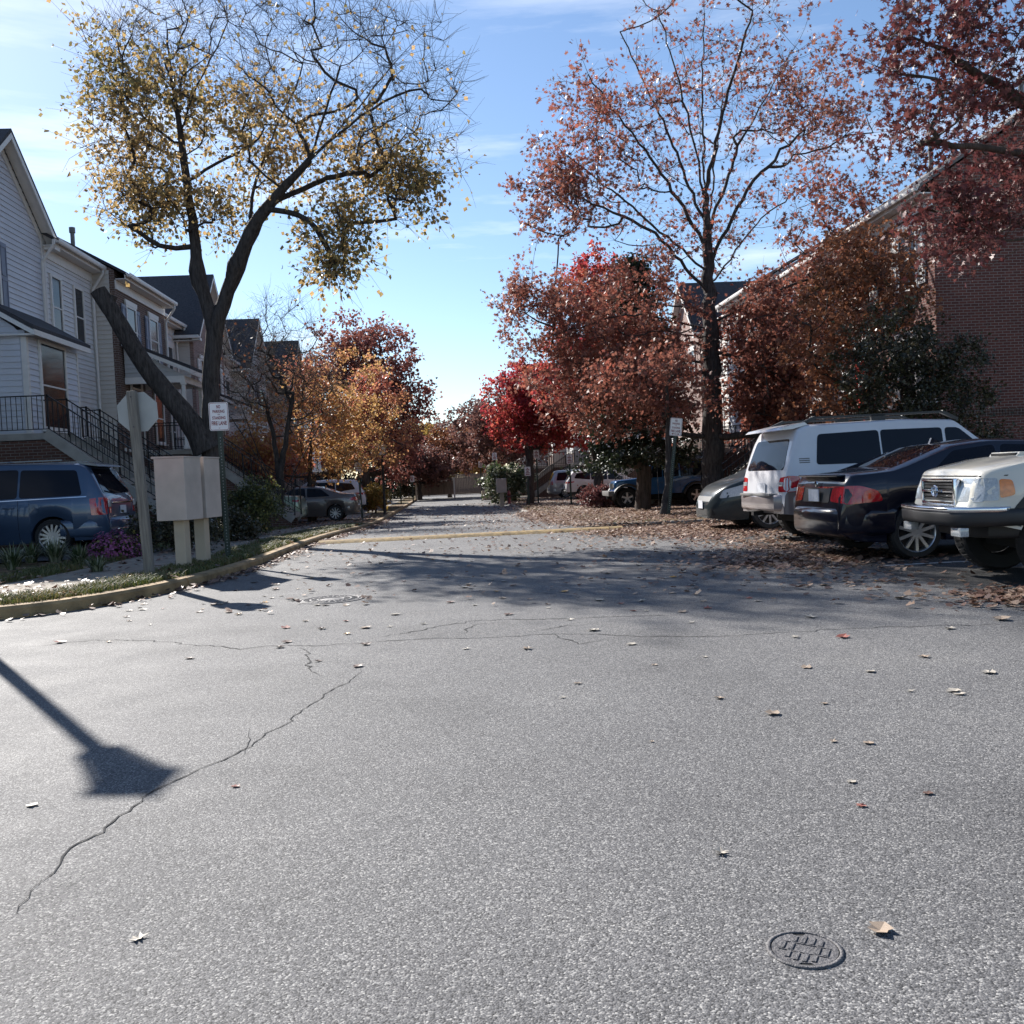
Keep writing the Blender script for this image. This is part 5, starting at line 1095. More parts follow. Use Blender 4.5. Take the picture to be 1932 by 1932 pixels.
# ------------------------------------------------------------------ trees
def unit(v): return v / (np.linalg.norm(v, axis=-1, keepdims=True) + 1e-9)
def tubes(A, B, ra, rb, da, db, n):
    """One tapered tube per edge: ring at A along da, ring at B along db."""
    ref = np.array([.37, .88, .29]); t = 2 * np.pi * np.arange(n) / n; out_ = []
    for P, r, d in ((A, ra, da), (B, rb, db)):
        x = unit(np.cross(d, ref)); y = np.cross(d, x)
        out_.append(P[:, None, :] + r[:, None, None] * (np.cos(t)[None, :, None] * x[:, None, :] + np.sin(t)[None, :, None] * y[:, None, :]))
    v = np.concatenate(out_, 1).reshape(-1, 3); m = len(A); i = np.arange(n); j = (i + 1) % n
    q = np.stack([i, j, j + n, i + n], 1)[None] + (np.arange(m) * 2 * n)[:, None, None]
    return v, q.reshape(-1, 4)
class Skeleton:
    def __init__(s, rng): s.P = np.zeros((0, 3)); s.par = []; s.rng = rng; s.order = []
    def path(s, pts, step=.3, wob=.03, root=False):
        pts = np.array(pts, float); seg = np.linalg.norm(np.diff(pts, axis=0), axis=1); t = np.concatenate([[0], np.cumsum(seg)]); n = max(3, int(t[-1] / step))
        tt = np.linspace(0, t[-1], n + 1); k = np.stack([np.interp(tt, t, pts[:, i]) for i in range(3)], 1)
        for _ in range(2): k[1:-1] = (k[:-2] + 2 * k[1:-1] + k[2:]) / 4
        k[1:-1] += s.rng.normal(0, wob, k[1:-1].shape)
        if len(s.P) and not root: a = int(np.argmin(np.linalg.norm(s.P - k[0], axis=1))); k = k[1:]
        else: a = -1
        b = len(s.P); s.P = np.vstack([s.P, k]); s.par += [a] + list(range(b, b + len(k) - 1)); return b, len(s.P) - 1
    def reach(s, targets, step=.4, bend=.25, base=None, droop=0.0, up=.4, minz=-9):
        """Grow a branch from the nearest fitting node to every target."""
        base = s.P[0] if base is None else base; targets = targets[np.argsort(np.linalg.norm(targets - base, axis=1))]; tips = []
        for g in targets:
            d = np.linalg.norm(s.P - g, axis=1); pen = d + .8 * np.maximum(0, s.P[:, 2] - g[2] + .1 * d) + 100 * (s.P[:, 2] < minz); a = int(np.argmin(pen)); p = s.P[a]; l = d[a]
            if l < .15: tips.append(a); continue
            n = max(2, int(l / step)); t = np.linspace(0, 1, n + 1)[1:, None]; mid = (p + g) / 2 + s.rng.normal(0, bend * .35 * l, 3) * [1, 1, .5] + np.array([0, 0, -up * .25 * l + droop])
            k = (1 - t) ** 2 * p + 2 * t * (1 - t) * mid + t ** 2 * g
            b = len(s.P); s.P = np.vstack([s.P, k]); s.par += [a] + list(range(b, b + n - 1)); tips.append(len(s.P) - 1)
        return np.array(tips)
    def mesh(s, name, m, parent, R0, rtip=.006, e=2.2, flare=.35, bumps=()):
        par = np.array(s.par); n = len(par); acc = np.zeros(n); kids = np.bincount(par[par >= 0], minlength=n); acc[kids == 0] = 1.0
        for i in range(n - 1, -1, -1):
            if par[i] >= 0: acc[par[i]] += acc[i]
        r = rtip * acc ** (1 / e); root = r[0]; r = rtip * (r / rtip) ** (math.log(R0 / rtip) / math.log(max(root / rtip, 1.01))); 
        for i in range(n):                                  # limbs swell out of the stem they leave
            a = par[i]
            if a >= 0 and r[i] > .55 * r[a]: r[i] += .68 * max(0, r[a] - r[i])
        for c_, g_, w_ in bumps: r = r * (1 + g_ * np.exp(-np.sum((s.P - np.array(c_)) ** 2, 1) / (w_ * w_)) * (r > .06))
        z0 = s.P[0, 2]; r = r * (1 + flare * np.exp(-np.maximum(0, s.P[:, 2] - z0) / .35) * (acc > acc[0] * .5))
        i = np.where(par >= 0)[0]; a = par[i]; d = unit(s.P[i] - s.P[a]); nd = np.zeros((n, 3)); nd[i] = d; nd[par < 0] = [0, 0, 1]
        first = (acc[i] < .6 * acc[a]); da = np.where(first[:, None], d, unit(nd[a] + d)); ra = np.where(first, np.minimum(r[a], r[i] * 1.15), r[a])
        big = np.zeros(n, int); V = []; F = []; o = 0
        cont = np.full((n, 3), np.nan)
        for q, k in zip(i, a):
            if acc[q] >= .6 * acc[k]: cont[k] = unit(nd[k] + nd[q])
        db = np.where(np.isnan(cont[i]), d, cont[i])
        da = np.where(first[:, None], d, np.where(np.isnan(cont[a]), da, cont[a]))
        for lo, hi, sides in ((.09, 9, 14), (.035, .09, 8), (.013, .035, 5), (0, .013, 3)):
            k = (r[i] > lo) & (r[i] <= hi)
            if k.any(): v, f = tubes(s.P[a[k]], s.P[i[k]], ra[k], r[i[k]], da[k], db[k], sides); V.append(v); F.append(f + o); o += len(v)
        return V, F, o
SHAPES = {
    'quad': np.array([[0, 0, 0], [.5, .42, .10], [1, 0, -.08], [.5, -.42, .10]]),
    'maple': np.array([[0, 0, 0], [.15, .45, .06], [.45, .32, .02], [.62, .50, .05], [1.0, 0, -.12], [.62, -.50, .05], [.45, -.32, .02], [.15, -.45, .06]]),
    'oak': np.array([[0, 0, 0], [.22, .10, 0], [.28, .42, .05], [.42, .12, 0], [.62, .46, .06], [.70, .12, 0], [1.0, 0, -.10], [.70, -.12, 0], [.62, -.46, .06], [.42, -.12, 0], [.28, -.42, .05], [.22, -.10, 0]])}
def scatter_leaves(rng, P, D, size, shape, hang=.5):
    T = SHAPES[shape]; n = len(P); a = unit(D + rng.normal(0, .9, (n, 3)) + np.array([0, 0, -hang])); nn = unit(rng.normal(0, 1, (n, 3)) + np.array([0, 0, .7])); b = unit(np.cross(nn, a)); c = np.cross(a, b)
    sz = size * rng.uniform(.45, 1.35, n); curl = rng.uniform(-.5, 2.2, n)
    v = P[:, None, :] + sz[:, None, None] * (T[None, :, 0:1] * a[:, None] + T[None, :, 1:2] * b[:, None] + (T[None, :, 2:3] * curl[:, None, None]) * c[:, None]); k = len(T)
    if k == 4: f = [np.array([[0, 1, 2], [0, 2, 3]])]
    else: f = [np.arange(k)[None]]
    f = [(q[None] + (np.arange(n) * k)[:, None, None]).reshape(-1, q.shape[1]) for q in f]
    return v.reshape(-1, 3), f, np.repeat(rng.random(n), k)
def in_ellipsoids(rng, ells, n, hollow=.35):
    w = np.array([e[2] if len(e) > 2 else 1 for e in ells], float); out_ = []
    for e, k in zip(ells, np.maximum(1, (w / w.sum() * n)).astype(int)):
        u = unit(rng.normal(0, 1, (k, 3))); rr = (hollow + (1 - hollow) * rng.random(k) ** .6)[:, None]; out_.append(np.array(e[0]) + u * rr * np.array(e[1]))
    return np.concatenate(out_)
def tree(name, label, base, trunk, ells, n_cl, R0, bark, leaf, leaf_size, per=60, shape='quad', twig=.55, seed=1, group=None, cat='tree', limbs=(), bare=None, spread=.2, hang=.5, twigs=6, extra=None, up=.4, droop=0., rtip=.006, minz=-9, hollow=.35, e=2.2, flare=.35, bumps=(), wob=.03, bend=.25):
    """trunk, limbs, crown ellipsoids are in metres from the base; bare: function(points) -> share of leaves kept."""
    rng = np.random.default_rng(seed); s = Skeleton(rng); t = thing(name, label, cat, base, 0, group)
    s.path(trunk, root=True, wob=wob)
    for l in limbs: s.path(l, wob=wob)
    tg = in_ellipsoids(rng, ells, n_cl, hollow); tips = s.reach(tg, up=up, droop=droop, minz=minz, bend=bend)
    C = s.P[tips]; base_dir = unit(C - s.P[np.array(s.par)[tips]]); m = len(C)
    d = unit(np.repeat(base_dir, twigs, 0) * .6 + rng.normal(0, .75, (m * twigs, 3)) + np.array([0, 0, .15])); st_ = np.repeat(C, twigs, 0); ln = twig * rng.uniform(.5, 1.3, (m * twigs, 1)); en = st_ + d * ln; mid = (st_ + en) / 2 + rng.normal(0, .06 * twig, st_.shape)
    V, F, o = s.mesh('trunk', None, t, R0, rtip, e, flare, bumps)
    k = m * twigs; r1 = np.full(k, rtip * .62)
    for A, B, q0, q1 in ((st_, mid, r1, r1 * .8), (mid, en, r1 * .8, r1 * .45)):
        dd = unit(B - A); v, f = tubes(A, B, q0, q1, dd, dd, 3); V.append(v); F.append(f + o); o += len(v)
    tr = np_mesh('trunk', np.concatenate(V), F, MAT[bark], t, smooth=True)
    if leaf:
        n = m * per; i = rng.integers(0, k, n); u = rng.uniform(.1, 1.02, (n, 1)); P = st_[i] + (en[i] - st_[i]) * u + rng.normal(0, spread * twig, (n, 3))
        D = d[i]
        if bare is not None: keep = rng.random(n) < bare(P); P, D = P[keep], D[keep]
        v, f, a = scatter_leaves(rng, P, D, leaf_size, shape, hang); np_mesh('crown', v, f, MAT[leaf], t, attr=a)
    if extra: extra(t, s, tr)
    return t
def gpt(px, Y, z0=0.1):                      # ground point of the street plan seen in column px at distance Y
    p = pix(px, 905, Y); return (float(p[0]), Y, gz(Y) + z0)

MAT['lf_left'] = leaf_mat('yellow green autumn leaf', [(.125, .122, .046), (.195, .165, .066), (.29, .21, .09), (.39, .26, .105), (.46, .31, .155)], .48, .52, .55, .25, .35)
MAT['lf_oak'] = leaf_mat('rusty oak leaf', [(.105, .038, .032), (.165, .060, .045), (.225, .088, .064), (.28, .125, .086), (.35, .105, .072)], .5, .38, .45, .25, .35)
MAT['lf_maroon'] = leaf_mat('maroon oak leaf', [(.075, .025, .030), (.115, .036, .038), (.15, .058, .052), (.13, .035, .034)], .5, .32, .4, .25, .3)
MAT['lf_red'] = leaf_mat('crimson maple leaf', [(.22, .030, .044), (.32, .042, .052), (.40, .072, .062), (.40, .125, .066)], .5, .45, .5, .22, .3)
MAT['lf_orange'] = leaf_mat('orange maple leaf', [(.40, .13, .105), (.44, .19, .115), (.48, .26, .12), (.50, .31, .115), (.50, .33, .13)], .5, .42, .6, .20, .3)
MAT['lf_pink'] = leaf_mat('coral maple leaf', [(.36, .095, .085), (.40, .135, .095), (.42, .17, .11), (.42, .25, .10)], .5, .38, .6, .3, .3)
MAT['lf_brown'] = leaf_mat('plum brown leaf', [(.11, .055, .050), (.16, .082, .072), (.22, .115, .092), (.20, .085, .066)], .5, .3, .5, .2, .3)
MAT['lf_plum'] = leaf_mat('rosy plum leaf', [(.15, .052, .050), (.21, .080, .068), (.27, .115, .085), (.24, .075, .06)], .5, .36, .5, .2, .3)
MAT['lf_copper'] = leaf_mat('brown copper leaf', [(.095, .055, .028), (.18, .075, .042), (.25, .105, .055), (.31, .13, .066)], .5, .36, .5, .5, .3)
MAT['lf_orange2'] = leaf_mat('coral orange maple leaf', [(.36, .10, .08), (.42, .15, .10), (.46, .21, .11), (.47, .26, .11)], .5, .44, .6, .22, .3)
MAT['lf_gold'] = leaf_mat('gold leaf', [(.17, .15, .045), (.31, .215, .055), (.39, .25, .07), (.36, .175, .058)], .5, .38, .5, .15, .3)
MAT['lf_rust'] = leaf_mat('copper leaf', [(.11, .044, .026), (.17, .070, .038), (.24, .10, .050), (.14, .060, .034)], .5, .30, .5, .35, .3)
MAT['lf_holly'] = leaf_mat('glossy evergreen leaf', [(.018, .022, .010), (.030, .034, .015), (.05, .048, .022), (.085, .070, .04)], .36, .18, .4, .5, .5)
MAT['lf_conifer'] = leaf_mat('dark conifer spray', [(.014, .024, .013), (.022, .036, .018), (.034, .046, .022)], .55, .12, .4, .5)
MAT['lf_bush'] = leaf_mat('green and yellow bush leaf', [(.02, .032, .012), (.04, .055, .018), (.09, .10, .03), (.22, .21, .06)], .42, .28, .45, .7)
MAT['lf_hosta'] = leaf_mat('strap leaf', [(.03, .05, .018), (.055, .08, .03), (.12, .14, .07), (.30, .31, .22)], .45, .25, .3, 2)
MAT['petal_pink'] = leaf_mat('purple pink petal', [(.15, .034, .105), (.28, .065, .19), (.40, .13, .27)], .6, .2, .4, 3)
MAT['petal_yellow'] = leaf_mat('yellow petal', [(.42, .30, .03), (.55, .42, .06), (.6, .48, .12)], .6, .2, .3, 3)
MAT['lf_barberry'] = leaf_mat('barberry leaf', [(.10, .035, .040), (.15, .055, .055), (.21, .09, .075)], .5, .25, .4, 1, .3)

# --- big forked tree with a sawn off limb, left
def rel(base, px, py, y): p = pix(px, py, y); return tuple(np.array(p) - np.array(base))
B = np.array([-6.05, 23.0, .1])
W_ = lambda *a: [rel(B, x, y, Y) for x, y, Y in a]
TR = [(0, 0, -.3)] + W_((396, 860, 23), (398, 760, 23), (400, 690, 23), (405, 625, 23))
limbs = [W_((405, 625, 23), (388, 560, 23), (372, 520, 23.05), (366, 430, 23.1), (352, 350, 23.1), (343, 260, 23.1), (330, 190, 23.2), (318, 110, 23.2), (312, 30, 23.2)),
         W_((406, 620, 23), (425, 560, 23), (448, 500, 22.9), (470, 440, 22.8), (490, 405, 22.7), (540, 350, 22.6), (585, 300, 22.4), (640, 250, 22.2), (700, 205, 22.1), (765, 170, 22.0), (820, 165, 22)),
         W_((490, 400, 22.7), (545, 366, 22.9), (610, 340, 23.2), (680, 315, 23.4), (740, 300, 23.6), (800, 310, 23.8)),
         W_((470, 430, 22.8), (478, 350, 23.4), (500, 290, 23.8), (530, 220, 24), (560, 160, 24.2), (580, 90, 24.4), (610, 20, 24.5)),
         W_((585, 300, 22.4), (610, 220, 22), (632, 150, 21.8), (660, 90, 21.6), (650, 20, 21.5)),
         W_((620, 265, 22.3), (690, 190, 22), (740, 120, 21.6), (800, 60, 21.4)),
         W_((346, 280, 23.1), (300, 250, 23.4), (255, 205, 23.7), (215, 150, 24), (175, 100, 24.2), (140, 50, 24.4)),
         W_((345, 300, 23.1), (300, 280, 22.6), (250, 260, 22.2), (200, 260, 22), (150, 280, 21.8)),
         W_((352, 345, 23.1), (380, 320, 23.4), (430, 300, 23.8), (480, 270, 24), (520, 230, 24.2)),
         W_((343, 255, 23.1), (360, 180, 22.7), (400, 110, 22.4), (430, 40, 22.2)),
         W_((360, 400, 23.1), (320, 370, 23.5), (270, 360, 23.8), (220, 380, 24)),
         W_((505, 395, 22.7), (560, 400, 22.2), (600, 430, 21.9), (625, 480, 21.8), (635, 525, 21.7))]
def left_cut(t, s, tr):
    # the sawn limb leaning to the left
    P = [np.array(rel(B, x, y, Y)) for x, y, Y in ((392, 850, 22.95), (372, 815, 22.9), (330, 760, 22.8), (285, 705, 22.7), (245, 645, 22.6), (212, 590, 22.5), (185, 548, 22.45))]
    r = [.34, .27, .235, .215, .20, .19, .185]; mb = MB(); n = 14
    rng = np.random.default_rng(5)
    pts = []; rad = []
    for i in range(len(P) - 1):
        for u in np.linspace(0, 1, 5)[:-1]: pts.append(P[i] * (1 - u) + P[i + 1] * u); rad.append(r[i] * (1 - u) + r[i + 1] * u)
    pts.append(P[-1]); rad.append(r[-1]); pts = np.array(pts)
    pts[1:-1] = (pts[:-2] + 2 * pts[1:-1] + pts[2:]) / 4
    d = unit(np.gradient(pts, axis=0)); vs = []; ph = rng.uniform(0, 6, n)
    for k, (p, q, dd) in enumerate(zip(pts, rad, d)):
        x = unit(np.cross(dd, np.array([.2, 1, .1]))); y = np.cross(dd, x)
        for j in range(n):
            a = 2 * math.pi * j / n; rr = q * (1 + .05 * math.sin(3 * a + k * .5) + rng.uniform(-.03, .03)); vs.append(p + (x * math.cos(a) + y * math.sin(a)) * rr)
    m = len(pts); mb.add(vs, [(k * n + j, k * n + (j + 1) % n, (k + 1) * n + (j + 1) % n, (k + 1) * n + j) for k in range(m - 1) for j in range(n)], smooth=True)
    mb.add(vs[-n:], [tuple(range(n))], mi=1)
    k2 = m - 4; mb.bar(pts[k2], pts[k2] + np.array([.14, -.02, .26]), .10, 10, .085); mb.bar(pts[k2] + np.array([.14, -.02, .26]), pts[k2] + np.array([.141, -.02, .262]), .085, 10, .08, mi=1)
    mb.build('cut_limb', [MAT['bark_dark'], MAT['wood_cut']], t)
ell = lambda px, py, Y, rx, ry, w=1, rd=None: (rel(B, px, py, Y), (rx * Y / 1783, (rd or 1.6), ry * Y / 1783), w)
def left_bare(P):
    # leaves have fallen from the top right of the crown
    x = P[:, 0]; z = P[:, 2]; k = 1.08 - 1.03 * smooth(.5, 2.3, x * .42 + (z - 9.8)); k = k * (.5 + .5 * (np.sin(x * 2.1 + 1) * np.sin(z * 1.9 + P[:, 1] * 2.3) > -.2))
    return np.clip(k, .025, 1)
tree('shade_tree', 'big forked tree with thinning yellow green leaves and a sawn off limb', B, TR,
     [ell(245, 300, 23, 85, 140, 1.8, 1.9), ell(235, 130, 23.4, 85, 105, 1.4, 1.7), ell(330, 150, 23, 110, 130, 1.6, 2.0), ell(300, 390, 23.2, 100, 75, 1.2, 1.5), ell(420, 400, 23, 45, 60, .6, 1.0), ell(440, 180, 23.4, 100, 120, 1.3, 2.0),
      ell(560, 200, 23, 110, 130, 1.2, 2.0), ell(700, 130, 22, 120, 110, 1.1, 1.9), ell(690, 300, 22.8, 110, 95, 1.6, 1.6), ell(770, 340, 22.8, 60, 85, 1.2, 1.2), ell(640, 440, 22.2, 80, 75, 1.0, 1.2), ell(630, 510, 21.8, 35, 40, .5, .6), ell(600, 30, 22.8, 150, 80, 1.1, 2.0), ell(400, 20, 22.8, 170, 80, 1.1, 2.0), ell(520, 300, 23, 110, 60, .7, 1.6), ell(820, 230, 22.4, 75, 110, .8, 1.4), ell(760, 60, 22.4, 110, 90, .8, 1.6), ell(480, 60, 22.8, 160, 110, .8, 2.0)],
     760, .20, 'bark_dark', 'lf_left', .112, per=36, shape='quad', twig=.80, seed=3, limbs=limbs, bare=left_bare, spread=.13, hang=1.1, twigs=8, extra=left_cut, minz=5.5, hollow=.1, rtip=.0075, e=2.15, wob=.012,
     bumps=[(rel(B, 372, 520, 23.05), .55, .28), (rel(B, 452, 505, 22.9), .5, .3), (rel(B, 470, 440, 22.8), .25, .25)])

# --- bare tree and maples, left
tree('bare_tree', 'leafless young tree with many upright stems behind the bush', gpt(527, 33.0), [(0, 0, -.2), (0, 0, 1.0), (.03, 0, 1.9)],
     [((0, 0, 5.9), (2.3, 1.7, 2.1), 3.4), ((-.9, 0, 4.6), (1.7, 1.3, 1.5), 1.4), ((.9, 0, 4.6), (1.9, 1.3, 1.5), 1.4)], 380, .13, 'bark_dark', 'lf_rust', .10, per=1, twig=.75, seed=11, up=.6, bend=.08, wob=.015, twigs=8, hollow=.05, rtip=.0070,
     limbs=[[(0, 0, .9), (-.55, 0, 2.2), (-1.5, 0, 3.9)], [(0, 0, 1.0), (.65, .1, 2.2), (1.7, .1, 3.9)], [(0, 0, 1.7), (-.15, .2, 3.2), (-.5, .3, 5.0)], [(0, 0, 1.7), (.35, -.2, 3.2), (.8, -.3, 5.2)], [(0, 0, 1.2), (-.6, -.4, 2.6), (-1.0, -.9, 4.4)]])
tree('maple_tree', 'orange and coral maple spreading over the grey sedan', gpt(585, 40.0), [(0, 0, -.2), (0, 0, 1.6), (.1, 0, 3.2), (.3, 0, 5.2)],
     [((.2, 0, 3.9), (3.6, 2.5, 1.7), 3), ((.9, 0, 5.4), (2.8, 2.2, 1.7), 2), ((-1.9, 0, 2.9), (1.7, 1.6, 1.0), 1.2), ((1.6, -.2, 2.6), (1.9, 1.7, .8), 1.1)], 230, .17, 'bark_grey', 'lf_orange', .125, per=60, seed=12, twig=.55, minz=1.8, hollow=.2, group='maples along the left verge')
tree('maple_tree', 'low coral red maple spray left of the bare tree', gpt(492, 41.5), [(0, 0, -.2), (0, 0, 1.2), (.1, 0, 2.4)],
     [((0, 0, 2.6), (2.2, 1.6, 1.1), 1)], 80, .10, 'bark_grey', 'lf_pink', .125, per=66, seed=13, twig=.5, group='maples along the left verge')
tree('maple_tree', 'golden orange maple right of the coral one, past the lamp post', gpt(690, 52.0), [(0, 0, -.2), (0, 0, 1.6), (.1, 0, 3.4), (.2, 0, 5.5)],
     [((.1, 0, 4.2), (3.1, 2.4, 1.9), 3), ((.5, 0, 6.2), (1.9, 1.8, 1.4), 1.4)], 170, .18, 'bark_grey', 'lf_orange2', .15, per=66, seed=14, twig=.6, minz=1.6, hollow=.2, group='maples along the left verge')
tree('oak_tree', 'tall dark plum oak behind the orange maples', gpt(690, 60.0), [(0, 0, -.2), (0, 0, 2.5), (.1, 0, 6), (.2, 0, 10.0)],
     [((.3, 0, 9.2), (3.2, 2.6, 2.7), 3), ((-1.5, 0, 7.4), (2.6, 2.2, 2.3), 1.6), ((2.1, 0, 6.3), (2.7, 2.1, 1.8), 2), ((1.7, 0, 3.6), (2.3, 2.0, 1.9), 1.5)], 260, .27, 'bark_dark', 'lf_plum', .20, per=90, seed=15, twig=.8, minz=2, hollow=.15)
# --- end of the street
for px, Y, h, w, lf, lab, sd in ((790, 76, 4.6, 2.5, 'lf_brown', 'small russet tree left of the far shelter', 21), (848, 80, 6.2, 3.6, 'lf_rust', 'round russet tree leaning over the far fence shelter', 22),
                                 (925, 70, 7.6, 3.2, 'lf_brown', 'plum brown tree at the far bend', 23), (965, 62, 7.9, 3.0, 'lf_brown', 'plum brown tree just left of the crimson maple', 24)):
    tree('street_tree', lab, gpt(px, Y), [(0, 0, -.2), (0, 0, 1.5), (.1, 0, h * .45), (.1, 0, h * .75)], [((0, 0, h * .66), (w, w * .8, h * .30), 2), ((.3, 0, h * .45), (w * .95, w * .7, h * .2), 1)], 140, .17, 'bark_dark', lf, .20, per=85, seed=sd, twig=.6, minz=1.2, hollow=.2, group='trees at the end of the street')
for px, Y, h, w, lf, lab, sd in ((780, 112, 8.5, 4.5, 'lf_gold', 'pale gold tree beyond the left end of the fence', 31), (905, 100, 6.5, 4.2, 'lf_gold', 'yellow tree showing above the far fence', 32), (985, 110, 9.5, 5, 'lf_brown', 'brown tree beyond the right end of the fence', 33), (640, 105, 9.0, 5, 'lf_brown', 'brown tree far behind the plum oak', 34), (1080, 100, 10, 5, 'lf_rust', 'russet tree far behind the crimson maple', 35), (845, 128, 9.5, 4.5, 'lf_brown', 'farthest thin brown tree above the fence', 36), (1180, 96, 11, 5.5, 'lf_brown', 'brown tree far behind the right houses', 37)):
    tree('far_tree', lab, gpt(px, Y), [(0, 0, -.2), (0, 0, h * .3), (.1, 0, h * .7)], [((0, 0, h * .6), (w, w * .8, h * .36), 2)], 110, .22, 'bark_dark', lf, .30, per=90, seed=sd, twig=.8, minz=1, hollow=.2, group='trees beyond the far fence')
# --- right side
tree('maple_tree', 'crimson maple with a straight dark trunk on the right verge', gpt(1000, 50.0), [(0, 0, -.2), (0, 0, 2.0), (0, 0, 4.2), (.1, 0, 6.0)],
     [((.0, 0, 5.1), (2.4, 1.9, 2.4), 3), ((1.5, 0, 4.0), (2.3, 1.9, 1.5), 1.6)], 190, .20, 'bark_dark', 'lf_red', .16, per=95, seed=41, twig=.55, minz=1.8, hollow=.15)
tree('maple_tree', 'tall crimson maple rising behind the big red oak', gpt(1130, 45.0), [(0, 0, -.2), (0, 0, 2.5), (.1, 0, 6.0), (.3, 0, 10.0)],
     [((.4, 0, 9.4), (2.2, 1.9, 2.9), 2.5), ((-.4, 0, 6.2), (2.9, 2.3, 2.3), 2), ((1.4, 0, 5.4), (2.4, 2.0, 1.8), 1)], 210, .24, 'bark_dark', 'lf_red', .18, per=90, seed=42, twig=.65, minz=2, hollow=.15)
def conifer():
    base = gpt(1210, 34.0); rng = np.random.default_rng(43); t = thing('conifer_tree', 'dark green conifer behind the red oak, its low boughs over the blue car', 'tree', base); s = Skeleton(rng); s.path([(0, 0, -.2), (.15, 0, 2), (.1, 0, 5), (.1, 0, 9)], root=True, wob=.01)
    pts = []
    for _ in range(300):
        z = 1.9 + 7.2 * rng.random() ** 1.25; a = rng.uniform(0, 6.28); r = (3.0 - z * .29) * rng.uniform(.35, 1.0); pts.append((r * math.cos(a), r * math.sin(a), z - .06 * r * r))
    tips = s.reach(np.array(pts), up=-.3); V, F, o = s.mesh('trunk', None, t, .27, .008); np_mesh('trunk', np.concatenate(V), F, MAT['bark_grey'], t, smooth=True)
    C = s.P[tips]; d = unit(C * [1, 1, 0]); n = 75; P = np.repeat(C, n, 0) - np.repeat(d, n, 0) * rng.uniform(-.15, .75, (len(C) * n, 1)) + rng.normal(0, 1, (len(C) * n, 3)) * [.2, .2, .10]
    v, f, a = scatter_leaves(rng, P, np.repeat(d, n, 0), .15, 'quad', .3); np_mesh('crown', v, f, MAT['lf_conifer'], t, attr=a)
conifer()

